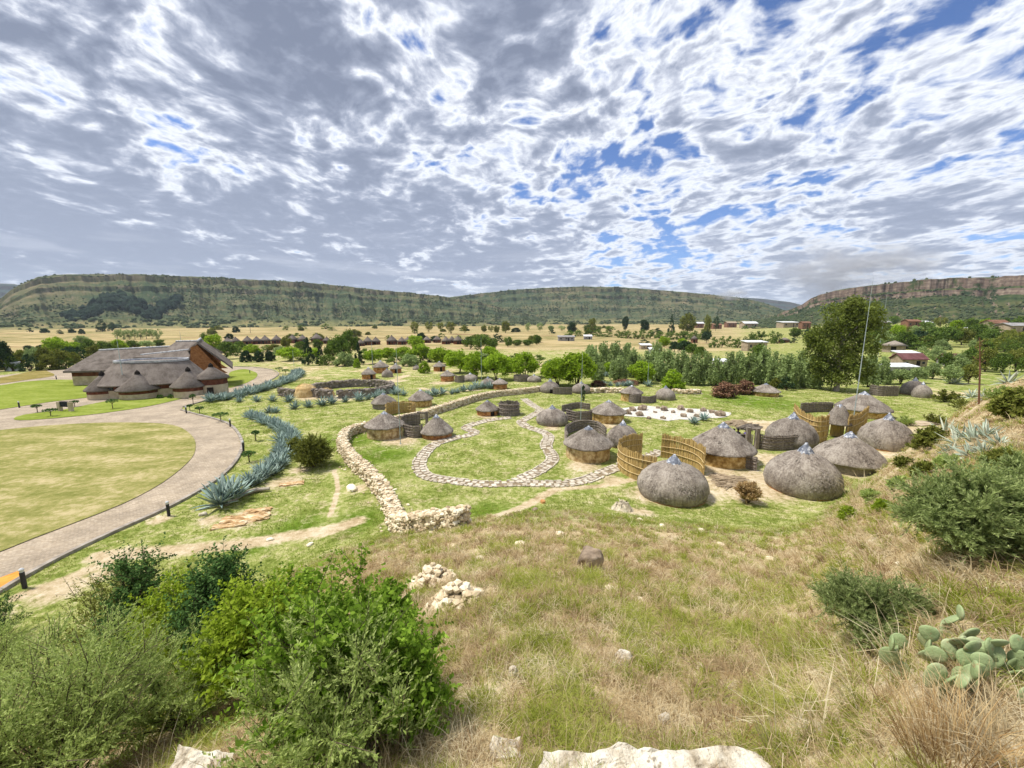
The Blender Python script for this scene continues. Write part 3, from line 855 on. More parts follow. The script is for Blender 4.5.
outer = [(-60, 628), (0, 592), (25, 577), (60, 558), (110, 534), (170, 507), (212, 483), (230, 468), (239, 455), (241.5, 444), (237, 433), (228, 424.5), (213, 419), (195, 414.5), (181, 410.5)]
isle = [(183, 407), (203, 401.5), (214, 398), (244.5, 389.5), (264, 383), (275, 377.5), (278, 373.5), (271, 369.8), (253, 367.3), (234, 366.8)]
road_pix = outer + isle + [(180, 366.5), (110, 369), (60, 370), (-30, 378), (-120, 390), (-150, 430), (-150, 560)]
sheet('road', [at(*p) for p in road_pix], 0.03, PAVING, smoothed=False)
def soft(pix): return [at(*p) for p in pix]
sheet('lawn', soft([(-120, 600), (-60, 585), (0, 553), (63.5, 528), (122, 505), (162.5, 483.5), (188, 463), (195.5, 450), (193, 437.5), (178, 427), (152, 423.5), (101.5, 423.2), (51, 425.8), (0, 430.7), (-60, 438), (-130, 470)]), 0.07, LAWN1)
sheet('lawn', soft([(14, 418.9), (25, 415), (63.5, 410), (96.5, 403.5), (125, 399), (185, 395.5), (192, 396.2), (152, 406), (101.5, 413.8), (51, 419), (20, 420.8)]), 0.07, LAWN2)
sheet('lawn', soft([(-60, 419), (0, 410), (51, 402.2), (94, 396.3), (101, 387), (99, 381.2), (58, 380), (25, 382), (0, 385.7), (-60, 393)]), 0.07, LAWN2)
sheet('lawn', soft([(-60, 390), (0, 384), (25, 380.4), (53, 376.2), (50, 372.5), (38, 370.4), (0, 378), (-60, 385)]), 0.07, LAWN3)
sheet('lawn', soft([(225, 388), (228, 378), (231, 372), (244, 369.4), (255, 372.3), (257.5, 375.5), (253, 380), (238.6, 385.9)]), 0.07, LAWN2)
ORANGE = noisy('orange_paint', [(0.0, (0.55, 0.20, 0.03)), (1.0, (0.72, 0.33, 0.07))], 2)
sheet('painted_panel', soft([(-40, 594), (19, 571.6), (23, 577), (-40, 612)]), 0.05, ORANGE, smoothed=False)

def ribbon(mb, L, w0, w1, z0, z1, mi=0):
    """kerb-like strip along L between offsets w0 and w1, bottom z0 and top z1 over the ground"""
    N = normals2(L)
    a = L + N * w0; b = L + N * w1
    g = ht(L[:, 0], L[:, 1])
    V = np.concatenate([np.column_stack([a, g + z0]), np.column_stack([a, g + z1]), np.column_stack([b, g + z1]), np.column_stack([b, g + z0])])
    n = len(L)
    i = np.arange(n - 1)
    f = np.concatenate([np.stack([i + k * n, i + k * n + 1, i + 1 + (k + 1) * n, i + (k + 1) * n], 1) for k in range(3)])
    mb.add(V, f[:, ::-1], mi)
    mb.add(V[[0, n, 2 * n, 3 * n]], [(0, 1, 2, 3)], mi); mb.add(V[[n - 1, 2 * n - 1, 3 * n - 1, 4 * n - 1]], [(3, 2, 1, 0)], mi)
KERB = noisy('kerb_concrete', [(0.0, (0.20, 0.17, 0.14)), (1.0, (0.40, 0.36, 0.31))], 2, coord='World')
mb = MB(); ribbon(mb, smooth_line([at(*p) for p in outer], 0.8), -0.16, 0.06, -0.05, 0.14)
mb.build('kerb', KERB)['kind'] = 'structure'
mb = MB(); ribbon(mb, smooth_line([at(*p) for p in isle], 1.0), -0.16, 0.04, -0.05, 0.13)
mb.build('kerb', KERB)['kind'] = 'structure'

SOIL = noisy('path_soil', [(0.0, (0.15, 0.11, 0.07)), (0.5, (0.25, 0.195, 0.125)), (1.0, (0.36, 0.29, 0.19))], 3, 6, coord='World')
SLAB = noisy('path_slabs', [(0.0, (0.30, 0.25, 0.19)), (0.5, (0.50, 0.44, 0.35)), (1.0, (0.66, 0.61, 0.52))], 3, 5, coord='World', island=0.5)
def footpath(pix, w=0.82, rows=True):
    L = resample(pline(pix, 0.3), 0.25)
    mb = MB(); ribbon(mb, L, -w / 2, w / 2, -0.1, 0.03, 0)
    B = resample(L, 0.30); NB = normals2(B)
    for p, nn in zip(B, NB):
        for s in (-1, 1):
            if random.random() < 0.1: continue
            c = p + nn * s * (w / 2 + 0.05 + random.uniform(-.03, .03)); k_ = random.uniform(.7, 1.15)
            mb.add(*box((c[0], c[1], ground(c[0], c[1]) + 0.03), (0.13 * k_, 0.27 * k_, 0.09), math.atan2(nn[1], nn[0]) + random.uniform(-.25, .25)), 1)
    Q = resample(L, 0.50); N = normals2(Q)
    for i, (p, nn) in enumerate(zip(Q, N)):
        a = math.atan2(nn[1], nn[0])
        for s in (-1, 1):
            if random.random() < 0.09: continue
            c = p + nn * (s * w * 0.235 + random.uniform(-.04, .04)) + np.array([nn[1], -nn[0]]) * (0.10 if s > 0 else -0.08)
            mb.add(*box((c[0], c[1], ground(c[0], c[1]) + 0.04), (w * (0.36 + 0.06 * random.random()), 0.30 + 0.06 * random.random(), 0.05), a + random.uniform(-0.22, 0.22)), 1)
    o = mb.build('path', [SOIL, SLAB]); o['kind'] = 'structure'
footpath([(660, 452), (640, 460), (623, 465.5), (603, 473), (583, 481), (562, 484), (537, 484), (517, 483.5), (496, 484.6), (476, 484), (451, 481), (430.5, 477.7), (420.5, 471), (420, 461), (428, 450), (438, 443.5), (456, 438), (471, 435), (473.6, 432), (466, 428), (473.6, 424.5), (489, 420.6), (509, 418)])
footpath([(517, 481), (537, 472), (552, 461), (550.5, 453.6), (546, 446), (548.5, 437), (542, 432), (527, 427), (521.5, 422), (529.5, 417), (540, 410.5), (532, 405), (524, 399)])
GRAVEL = noisy('white_gravel', [(0.0, (0.32, 0.28, 0.20)), (0.4, (0.54, 0.51, 0.45)), (1.0, (0.68, 0.67, 0.64))], 5, 6, coord='World', bump=0.5)
sheet('gravel_patch', soft([(616, 410), (633, 407), (647, 406), (668, 408), (687.5, 408.5), (710, 410), (731, 413), (724, 417.5), (708, 418.5), (698, 420.5), (680, 419.5), (667, 421), (648, 417.5), (625, 416.2)]), 0.03, GRAVEL)

# ------------------------------------------------------------------ huts
def horiz(p):
    d = Vector((p.x, p.y, 0)); d.normalize(); return d

def thatch_bits(mb, prof, n, length, zlift=0.012):
    """loose straw ends lying down the slope of a roof"""
    P = np.array(prof)
    seg = np.hypot(np.diff(P[:, 0]), np.diff(P[:, 1])) * (P[:-1, 0] + P[1:, 0] + 0.02)
    pr = seg / seg.sum()
    k = rng.choice(len(seg), n, p=pr); t = rng.random(n); a = rng.random(n) * 2 * np.pi
    r = P[k, 0] * (1 - t) + P[k + 1, 0] * t; z = P[k, 1] * (1 - t) + P[k + 1, 1] * t
    dr = P[k, 0] - P[k + 1, 0]; dz = P[k, 1] - P[k + 1, 1]
    l = np.hypot(dr, dz) + 1e-6; dr /= l; dz /= l
    nr, nz = -dz, dr
    L = length * (0.5 + rng.random(n)); w = 0.012 + 0.02 * rng.random(n)
    ca, sa = np.cos(a), np.sin(a)
    def pt(rr, zz, off): return np.stack([rr * ca - off * sa, rr * sa + off * ca, zz], 1)
    sk = (rng.random(n) - 0.5) * 0.5 * L
    A = pt(r, z, -w); B = pt(r, z, w)
    lift = zlift + 0.045 * rng.random(n)
    C = pt(r + dr * L + nr * lift, z + dz * L + nz * lift, w + sk); D = pt(r + dr * L + nr * lift, z + dz * L + nz * lift, -w + sk)
    V = np.stack([A, B, C, D], 1).reshape(-1, 3)
    mb.add(V, np.arange(4 * n).reshape(n, 4))

def sag(v, R, amt=0.045):
    """hand-laid unevenness: slow swells and dips round the hut"""
    v = v.copy(); a = np.arctan2(v[:, 1], v[:, 0]); s = int(rng.integers(0, 9999)); o = rng.random() * 50
    n_ = fbm(np.cos(a) * 1.3 + o, np.sin(a) * 1.3 + v[:, 2] * 0.7, s, 3) - 0.5; n2 = fbm(np.cos(a) * 4 + o, np.sin(a) * 4 + v[:, 2] * 1.5, s + 1, 2) - .5
    k = 1 + amt * 2 * n_ + amt * .7 * n2
    v[:, :2] *= k[:, None]; v[:, 2] += R * amt * 1.2 * n2 * (v[:, 2] > 0.1)
    return v

def cap_part(root, zt, zb, rb):
    H = zt - zb
    prof = [(rb * 1.02, zb - 0.10), (rb, zb - 0.02), (rb * 0.72, zb + H * 0.32), (rb * 0.42, zb + H * 0.62), (rb * 0.2, zb + H * 0.82), (rb * 0.15, zb + H * 0.97), (0.012, zt)]
    mb = MB(); mb.add(*lathe(prof, 18, 0.025))
    mb.build('roof_cap', CAP, root, smooth=True)

def dome_hut(name, root, R, H, n=44, fine=True, door=None):
    zc = H * 0.80                     # where the cap starts
    prof = [(0.90 * R, -0.05), (0.965 * R, 0.08 * zc), (R, 0.24 * zc), (0.975 * R, 0.40 * zc), (0.89 * R, 0.57 * zc), (0.75 * R, 0.72 * zc), (0.56 * R, 0.85 * zc), (0.36 * R, 0.94 * zc), (0.20 * R, 1.0 * zc)]
    pp = [(np.interp(t, np.arange(len(prof)), [p[0] for p in prof]), np.interp(t, np.arange(len(prof)), [p[1] for p in prof])) for t in np.linspace(0, len(prof) - 1, 22 if fine else 9)]
    mb = MB(); lv, lf = lathe(pp, n, 0.05 if fine else 0.02); mb.add(sag(lv, R), lf)
    if fine: thatch_bits(mb, prof[::-1], 3000, 0.13)
    mb.build('thatch', THATCH, root, smooth=True)
    cap_part(root, H, zc * 0.965, 0.245 * R)
    if fine:
        mb = MB(); mb.add(*lathe([(0.93 * R, -0.1), (0.93 * R, 0.09), (0.85 * R, 0.1)], n, 0.02)); mb.build('footing', REDMUD, root)
    if door is not None:
        a = door
        mb = MB(); mb.add(*lathe([(0.985 * R, 0.0), (1.012 * R, 0.30 * zc), (0.99 * R, 0.40 * zc)], 6, 0, (a - 0.22, a + 0.22))); mb.build('doorway', DARK, root)

def cone_hut(name, root, R, H, wall_h, wallmat, n=44, fine=True, door=None, bulge=0.10):
    rw = R * 0.86
    wp = [(rw * 1.02, -0.1), (rw * 1.01, wall_h * 0.3), (rw, wall_h * 0.75), (rw * 0.985, wall_h + 0.12)]
    mb = MB(); mb.add(*lathe(wp, n, 0.03 if fine else 0.0)); mb.build('wall', wallmat, root, smooth=True)
    capz = wall_h + (H - wall_h) * 0.80
    e = wall_h - 0.05
    dz = capz - e
    prof = [(R * 0.84, e + 0.10), (R * 0.99, e - 0.04), (R, e + 0.05), (R * 0.85, e + dz * (0.20 + bulge * 0.5)), (R * 0.65, e + dz * (0.43 + bulge * 0.6)), (R * 0.42, e + dz * (0.70 + bulge * 0.3)), (R * 0.19, capz)]
    pp = prof[:3] + [(np.interp(t, np.arange(len(prof)), [p[0] for p in prof]), np.interp(t, np.arange(len(prof)), [p[1] for p in prof])) for t in np.linspace(2, len(prof) - 1, 14 if fine else 6)][1:]
    mb = MB(); lv, lf = lathe(pp, n, 0.06 if fine else 0.02); mb.add(sag(lv, R, .035), lf)
    if fine: thatch_bits(mb, prof[::-1][:-2], 2400, 0.13)
    mb.build('roof', THATCH, root, smooth=True)
    cap_part(root, H, capz - 0.06, 0.22 * R)
    if door is not None:
        a = door
        mb = MB(); mb.add(*lathe([(rw * 1.035, 0.0), (rw * 1.03, wall_h * 0.5), (rw * 1.02, wall_h * 0.95)], 5, 0, (a - 0.19, a + 0.19))); mb.build('doorway', DARK, root)

GRP_H = 'thatched huts of the village'
HUTS = [
    # kind, x, base_y, width, tip_y, eave_y, wall, door bearing offset, label
    ('dome', 671, 506.0, 71, 454.0, None, None, None, 'grey thatched dome hut in front of the round golden reed screen'),
    ('cone', 720, 468.0, 68, 422.0, 455.6, 'ochre', None, 'wide cone-roofed hut with golden ochre wall just behind the reed screen'),
    ('dome', 622, 449.0, 33, 419.7, None, None, None, 'dark thatched dome hut right behind the pale mud-walled cone hut'),
    ('cone', 587.5, 463.4, 50, 425.5, 450.5, 'stone', None, 'cone-roofed hut with rough mud and stone wall beside the bend of the slab path'),
    ('cone', 608, 424.0, 36, 399.7, 415.3, 'ochre', None, 'cone-roofed ochre hut at the left edge of the white gravel patch'),
    ('dome', 552, 426.6, 32, 404.7, None, None, None, 'thatched dome hut left of the grey slatted fence, beside the inner slab path'),
    ('dome', 550, 393.4, 20, 378.6, None, None, 0.2, 'peaked thatched hut at the left foot of the big lime green tree'),
    ('dome', 581, 394.0, 20, 381.0, None, None, None, 'low thatched hut at the right foot of the big lime green tree'),
    ('cone', 631, 402.0, 24, 385.0, 394.0, 'ochre', None, 'small cone-roofed hut with ochre wall behind a grey fence, beyond the white gravel patch'),
    ('dome', 665, 400.5, 20.5, 385.3, None, None, None, 'small thatched dome hut near the lime bush beyond the white gravel patch'),
    ('cone', 385.5, 440.0, 41, 411.0, 429.4, 'stone', None, 'cone-roofed hut with stone wall inside the bend of the rubble wall'),
    ('cone', 437, 440.0, 34, 414.0, 436.0, 'red', None, 'low thatched hut with roof near the ground, left of the winding slab path'),
    ('cone', 384, 409.6, 26, 392.5, 404.5, 'grey', None, 'dark low hut with grey reed wall, left of the curved brown reed screen'),
    ('cone', 421, 407.5, 25.5, 389.0, 401.0, 'ochre', None, 'cone-roofed hut with ochre wall behind the curved brown reed screen'),
    ('cone', 487.5, 416.4, 24, 399.7, 411.5, 'red', 0.5, 'cone-roofed hut with red mud wall beside a round grey enclosure'),
    ('dome', 488, 388.0, 15, 376.0, None, None, None, 'small dark thatched hut behind the agave row, left of its red-walled neighbour'),
    ('cone', 500, 389.7, 16.5, 378.0, 384.3, 'red', None, 'small hut with orange red wall at the right end of the agave row'),
    ('cone', 447.5, 381.8, 15.5, 370.0, 376.2, 'red', None, 'small orange-walled hut on the bare yard before the lime tree belt'),
    ('dome', 470.5, 381.8, 15, 372.3, None, None, None, 'small peaked thatch hut under the lime tree trunks, right of a grey fence'),
    ('cone', 439.5, 371.6, 13.5, 361.0, 366.8, 'red', 0.3, 'far small hut with red wall just right of the round lime bush'),
    ('dome', 416.5, 370.0, 8, 364.5, None, None, None, 'tiny far thatched hut peeping out left of the round lime bush'),
    ('cone', 369, 379.5, 16, 367.0, 374.5, 'red', 0.4, 'leftmost orange-walled hut of the far clustered homestead'),
    ('cone', 381, 373.5, 17, 360.0, 367.5, 'red', None, 'tallest hut at the back of the far clustered homestead'),
    ('cone', 396, 373.3, 13, 363.2, 369.0, 'red', 0.0, 'rightmost red-walled hut of the far clustered homestead'),
    ('dome', 387.5, 377.5, 12, 367.8, None, None, None, 'front thatch hut in the middle of the far clustered homestead'),
    ('dome', 534, 382.5, 14.5, 374.0, None, None, None, 'far dark thatched dome hut between two lime trees'),
    ('cone', 765, 396.7, 31, 383.0, 392.6, 'ochre', None, 'lone cone-roofed hut right of the rust red bushes'),
    ('dome', 800, 498.0, 79, 442.5, None, None, None, 'largest thatched dome hut at the front right, beside the dry grass slope'),
    ('cone', 845, 474.5, 78, 431.2, 466.0, 'grey', None, 'sprawling low thatched hut half hidden in dry grass behind the front dome'),
    ('dome', 884, 451.0, 59, 412.5, None, None, None, 'rightmost thatched dome hut against the golden hillside grass'),
    ('dome', 790, 448.5, 54, 411.8, None, None, None, 'thatched dome hut behind the slatted grey fence, left of the tall golden screen'),
    ('cone', 861, 418.0, 60, 391.0, 411.6, 'ochre', None, 'wide cone-roofed hut with ochre wall behind the tall golden reed screen'),
    ('dome', 913, 395.5, 30, 377.3, None, None, None, 'far thatched hut partly sunk behind the right hillside'),
    ('dome', 921, 398.0, 22, 381.5, None, None, None, 'lower hut with bright cap just in front of the one sunk behind the hillside'),
]
WALLS = {'ochre': OCHRE, 'stone': STONEMUD, 'red': REDMUD, 'grey': GREYREED}
HUT_POS = []
for kind, x, by, w, ty, ey, wl, door, label in HUTS:
    p = at(x, by)
    d0 = depth(p)
    u = (x - 512) / F
    R = w * d0 / (2 * F * math.sqrt(1 + u * u))
    R *= 1 + R / (d0 + R)              # it stands a radius further away than its foot
    c = p + horiz(p) * (R * (0.88 if kind == 'dome' else 0.86))
    c.z = ground(c.x, c.y)
    H = zpix(ty, c.y) - c.z
    fine = w > 22
    ang = math.atan2(-c.y, -c.x)
    root = thing('thatched_hut', label, 'hut', c, ang, GRP_H)
    HUT_POS.append((c.x, c.y, R))
    n = 48 if w > 22 else 24
    if kind == 'dome':
        dome_hut('hut', root, R, H, n, fine, door)
    else:
        front = p + horiz(p) * 0.0
        ze = zpix(ey, c.y - horiz(p).y * R) - c.z
        ze = max(0.25 * H, min(ze, 0.72 * H))
        cone_hut('hut', root, R, H, ze, WALLS[wl], n, fine, door, 0.22 if wl == 'grey' else 0.10)

# gate shelter with a small thatch roof in the tall screen
def gate_shelter():
    p = at(836, 438); c = p + horiz(p) * 0.4; c.z = ground(c.x, c.y)
    d = depth(c); W = 27 * d / F / 1.25
    zt = zpix(404, c.y) - c.z; ze = zpix(423, c.y) - c.z
    root = thing('gate_shelter', 'small thatched gate roof rising in the middle of the tall golden reed screen', 'gate shelter', c, math.atan2(-c.y, -c.x))
    mb = MB(); mb.add(*lathe([(W * 0.40, ze + 0.05), (W * 0.52, ze - 0.05), (W * 0.5, ze + 0.06), (W * 0.36, ze + (zt - ze) * 0.5), (W * 0.20, zt - 0.25)], 28, 0.03)); thatch_bits(mb, [(W * 0.2, zt - 0.25), (W * 0.36, ze + (zt - ze) * 0.5), (W * 0.5, ze)], 500, 0.2)
    mb.build('roof', THATCH, root, smooth=True)
    cap_part(root, zt, zt - 0.36, W * 0.23)
    for s in (-1, 1):
        for q in (0.28, -0.28):
            mb = MB(); mb.add(*tube([(q * W, s * W * 0.33, -0.1), (q * W, s * W * 0.33, ze + 0.1)], 0.06, 8)); mb.build('post', GREYWOOD, root)
    mb = MB(); mb.add(*box((-0.3, 0, ze * 0.45), (0.06, W * 0.5, ze * 0.9))); mb.build('gate_leaf', REED, root)
gate_shelter()

# ------------------------------------------------------------------ reed screens and slatted fences
def screen(name, L, h, mat, label, cat, ropes=(0.25, 0.5, 0.78), ropemat=None, jag=0.09, reed_w=0.034, thick=0.05, group=None, lean=0.0):
    """upright reeds side by side along L, tied by ropes"""
    L = resample(np.array([(p[0], p[1]) for p in L]), reed_w)
    c = L.mean(0); cz = ground(c[0], c[1])
    root = thing(name, label, cat, (c[0], c[1], cz), 0, group)
    N = normals2(L); g = ht(L[:, 0], L[:, 1]) - cz
    n = len(L)
    off = (rng.random(n) - 0.5) * thick
    hh = h * (1 + (rng.random(n) - 0.6) * jag + 0.35 * jag * np.sin(np.arange(n) * 0.21) + 0.4 * jag * (vnoise(np.arange(n) * 0.13, np.zeros(n), 3) - 0.5))
    T = np.stack([N[:, 1], -N[:, 0]], 1)
    q = L - c
    a = reed_w * 0.62
    V = []
    for s, t_ in ((-1, -1), (1, -1), (1, 1), (-1, 1)):
        b = q + T * (s * a)[..., None] if False else q + T * s * a + N * (off + t_ * 0.025)[:, None]
        V.append(np.column_stack([b, g - 0.1]))
    for s, t_ in ((-1, -1), (1, -1), (1, 1), (-1, 1)):
        b = q + T * s * a * 0.7 + N * (off + t_ * 0.018 + lean * hh)[:, None] + T * ((rng.random(n) - 0.5) * 0.05)[:, None]
        V.append(np.column_stack([b, g + hh]))
    V = np.stack(V, 1).reshape(-1, 3)
    base = np.arange(n)[:, None] * 8
    f = np.concatenate([base + np.array(k)[None, :] for k in ((0, 1, 5, 4), (1, 2, 6, 5), (2, 3, 7, 6), (3, 0, 4, 7), (4, 5, 6, 7))])
    MB().add(V, f).build('reeds', mat, root)
    for r in ropes:
        for s in (-1, 1):
            k = slice(None, None, 3)
            pts = np.column_stack([(q + N * s * 0.06)[k], (g + h * r + 0.05 * np.sin(np.arange(n) * 0.05 + r * 9))[k]])
            if len(pts) > 2:
                MB().add(*tube(pts, 0.035, 6)).build('binding', ropemat or ROPE, root)
    return root

def arc(cx, cy, r, a0, a1, n=60):
    a = np.radians(np.linspace(a0, a1, n))
    return np.stack([cx + r * np.sin(a), cy + r * np.cos(a)], 1)

# the round golden screen in two halves (bearing 0 = away from the viewer)
pL = at(627, 478); pR = at(690, 466)
cx, cy = (pL.x + pR.x) / 2 + 0.1, (pL.y + pR.y) / 2 + 0.35
rr_ = math.hypot(pR.x - pL.x, pR.y - pL.y) / 2
screen('reed_screen', arc(cx, cy, rr_, -155, -8), 1.85, REED, 'left half of the round golden reed screen behind the front dome hut, ropes around it', 'reed screen')
screen('reed_screen', arc(cx, cy, rr_, 22, 112), 1.85, REED, 'right half of the round golden reed screen, touching the wide ochre-walled hut', 'reed screen')
# tall screen in the right compound
def pl(pix): return resample(pline(pix, 0.3), 0.05)
screen('reed_screen', pl([(792, 427), (801, 438), (815, 443), (826, 441.5)]), 2.35, REED, 'long golden reed screen left of the small thatched gate roof', 'reed screen', (0.2, 0.42, 0.62, 0.82))
screen('reed_screen', pl([(846, 440), (856, 437), (866, 428)]), 2.2, REED, 'short golden reed screen right of the small thatched gate roof', 'reed screen', (0.25, 0.55, 0.8))
# curved brown screen in the left homestead, open to the viewer
p = at(397, 419)
screen('reed_screen', arc(p.x, p.y + 1.6, 1.6, -125, 120), 1.4, REED, 'curved brown reed screen, open towards the stone-walled hut of the left homestead', 'reed screen', (0.3, 0.6, 0.85))

def fence(pix, h, label, cat='fence', name='slatted_fence'):
    return screen(name, pl(pix), h, GREYREED, label, cat, (0.12, 0.32, 0.52, 0.72, 0.92), GREYWOOD, 0.06, 0.05, 0.04)
fence([(404, 436), (413, 438), (423, 437)], 1.15, 'grey slatted fence joining the stone-walled hut and the low-roofed hut')
fence([(402, 429), (407, 426), (419, 425)], 1.25, 'grey fence panel behind the yard between the stone-walled hut and low-roofed hut')
fence([(566, 420), (578, 422.5), (592, 421)], 1.2, 'grey slatted fence between the dome hut and the ochre hut by the gravel patch')
fence([(562, 412), (576, 408.5), (590, 410)], 0.8, 'dark far side of the fenced yard behind the grey slatted fence by the gravel patch')
fence([(567, 446), (566, 436), (578, 430.5), (596, 431), (606, 438)], 1.0, 'dark curved fence behind the hut with the mud and stone wall')
fence([(553, 394), (560, 394.5), (572, 394.5)], 1.1, 'grey fence between the two huts under the big lime tree')
fence([(628, 401.5), (634, 403.2), (641, 402.5)], 1.2, 'left grey fence wing before the small ochre hut beyond the gravel patch')
fence([(641, 403), (648, 403.5), (656, 402)], 0.95, 'low grey fence wing joining the small dome hut beyond the gravel patch')
fence([(455, 382), (459, 382.8), (464.5, 382)], 1.3, 'tiny grey fence on the bare yard between two far huts')
fence([(733, 461), (742, 467), (756, 471)], 1.0, 'low slatted fence right of the wide ochre-walled hut')
fence([(754, 447), (764, 450), (778, 450.5), (800, 449)], 1.25, 'slatted grey fence curving in front of the dome hut left of the tall screen')
fence([(800, 413), (815, 412), (832, 412)], 1.2, 'grey fence behind the tall golden screen, left of the wide cone hut')
fence([(869, 394.5), (880, 396), (898, 396)], 1.5, 'far grey fence at the left of the sunken huts on the hillside')
fence([(736, 446), (745, 445), (752, 446)], 1.0, 'grey fence stub behind the yard gate beside the seated visitors')
def gateposts(pix, h, label):
    a, b = [at(*q) for q in pix]
    c = (a + b) / 2
    root = thing('gate', label, 'gate', c)
    for q in (a, b):
        MB().add(*box((q.x - c.x, q.y - c.y, h / 2), (0.28, 0.28, h))).build('gate_post', GREYWOOD, root)
    d = b - a
    MB().add(*box((0, 0, h - 0.12), (d.length, 0.14, 0.16), math.atan2(d.y, d.x))).build('lintel', GREYWOOD, root)
gateposts([(747, 448), (756, 449)], 1.75, 'open wooden gate frame between the ochre-walled hut and the slatted fence')
gateposts([(419, 424), (427, 424)], 1.3, 'grey gate frame between the fences behind the low-roofed hut')
# round grey enclosure
p = at(509, 416.5); d = depth(p)
R_ = 22 * d / F / 2; c = p + horiz(p) * R_
screen('reed_enclosure', arc(c.x, c.y, R_, 0, 359, 120), 1.4, GREYREED, 'round grey reed enclosure without roof beside the red-walled hut', 'enclosure', (0.3, 0.6, 0.9), GREYWOOD, 0.12, lean=-0.12)
p = at(521, 382); c = p + horiz(p) * 1.4
screen('reed_enclosure', arc(c.x, c.y, 1.35, 0, 359, 80), 1.1, GREYREED, 'low far grey enclosure at the left of the dome hut between lime trees', 'enclosure', (0.5,), GREYWOOD, 0.12)

# ------------------------------------------------------------------ dry stone walls, kraal, stones
def stone_wall(pix, h, w, label, dens=46, name='stone_wall', mat=None, sz=0.26, loose=True):
    L = resample(pline(pix, 0.3), 0.2) if not isinstance(pix, np.ndarray) else pix
    c = L.mean(0); cz = ground(c[0], c[1])
    mb = MB()
    N = normals2(L); n = len(L)
    g = ht(L[:, 0], L[:, 1])
    # rubble core
    prof = [(-0.42, -0.1), (-0.36, 0.85), (0.36, 0.85), (0.42, -0.1)]
    V = np.concatenate([np.column_stack([L + N * (a * w), g + b * h]) for a, b in prof]) - np.array([c[0], c[1], cz])
    i = np.arange(n - 1)
    mb.add(V, np.concatenate([np.stack([i + k * n, i + k * n + 1, i + 1 + (k + 1) * n, i + (k + 1) * n], 1) for k in range(3)]))
    for e_ in (0, n - 1): mb.add(V[[e_, e_ + n, e_ + 2 * n, e_ + 3 * n]], [(0, 1, 2, 3)])
    length = np.linalg.norm(np.diff(L, axis=0), axis=1).sum()
    for e_ in (0, n - 1):
        for _ in range(int(dens * .5) if loose else 0):
            sc = sz * (0.6 + 0.8 * rng.random()); ow = (rng.random() - .5) * w * .9; hv = h * rng.random() * .9
            tg = (L[e_] - L[1 if e_ == 0 else n - 2]); tg = tg / np.linalg.norm(tg) * .06
            v, f = stone((sc * 1.25, sc, sc * .75), ICO1, .3, .6); mb.add(v + np.array([L[e_, 0] + N[e_, 0] * ow - c[0] + tg[0], L[e_, 1] + N[e_, 1] * ow - c[1] + tg[1], g[e_] + hv - cz]), f)
    for _ in range(int(length * dens)):
        k = rng.integers(0, n); s = rng.random()
        side = rng.choice([-1, 1]) if s < 0.62 else 0
        hv = h * rng.random() * 0.95 if side else h * (0.86 + 0.12 * rng.random())
        ow = side * w * (0.46 - 0.10 * hv / h) if side else (rng.random() - 0.5) * w * 0.75
        sc = sz * (0.55 + 0.8 * rng.random())
        v, f = stone((sc * 1.25, sc, sc * 0.72), ICO1, 0.3, 0.6)
        mb.add(v + np.array([L[k, 0] + N[k, 0] * ow - c[0] + (rng.random() - 0.5) * 0.15, L[k, 1] + N[k, 1] * ow - c[1] + (rng.random() - 0.5) * 0.15, g[k] + hv - cz]), f)
    if loose:
        for _ in range(int(length * 1.4)):
            k = rng.integers(0, n); side = rng.choice([-1, 1]); ow = side * (w * 0.6 + abs(rng.normal()) * 0.35)
            sc = sz * (0.4 + 0.5 * rng.random()); x, y = L[k, 0] + N[k, 0] * ow, L[k, 1] + N[k, 1] * ow
            v, f = stone((sc * 1.2, sc, sc * 0.7)); mb.add(v + np.array([x - c[0], y - c[1], ground(x, y) - cz + sc * 0.2]), f)
    o = mb.build(name, mat or PALESTONE, None, False, (c[0], c[1], cz))
    return tag(o, label, 'stone wall')
stone_wall([(461, 527), (444, 529), (424, 531), (403, 531.5), (393, 517), (386, 500), (377, 488), (368, 478), (358, 469), (350, 460), (343, 448), (345, 440), (352, 434.5), (372, 429), (400, 423), (421, 418.5), (440, 412), (459, 406), (478, 400), (496, 396.5), (520, 394), (541, 391)], 0.82, 0.78,
           'long pale rubble wall winding from its square end on the grass up behind the left homestead', 130, sz=0.17)
stone_wall([(590, 393), (606, 392.5), (622, 393)], 0.7, 0.8, 'low far stone wall under the white agaves right of the big lime tree', 24, sz=0.4, loose=False)
stone_wall([(672, 393), (690, 394), (700, 393.5)], 0.6, 0.7, 'short low stone wall by the track behind the small dome hut', 22, sz=0.4, loose=False)
DARKSTONE = noisy('dark_stone', [(0.0, (0.12, 0.10, 0.085)), (0.5, (0.21, 0.18, 0.15)), (1.0, (0.34, 0.29, 0.24))], 2.4, 5, island=0.6)
pk = at(336, 398); pb = at(336, 386.5); ry = (pb.y - pk.y) / 2; rx = 43 * depth(pk) / F
ka = np.radians(np.linspace(-174, 176, 150)); KR = np.stack([pk.x + rx * np.sin(ka), (pk.y + ry) + ry * np.cos(ka)], 1)
stone_wall(resample(KR, 0.3), 1.15, 0.8, 'oval dark stone cattle enclosure with straw domes at its left end', 16, 'stone_enclosure', DARKSTONE, 0.42, False)
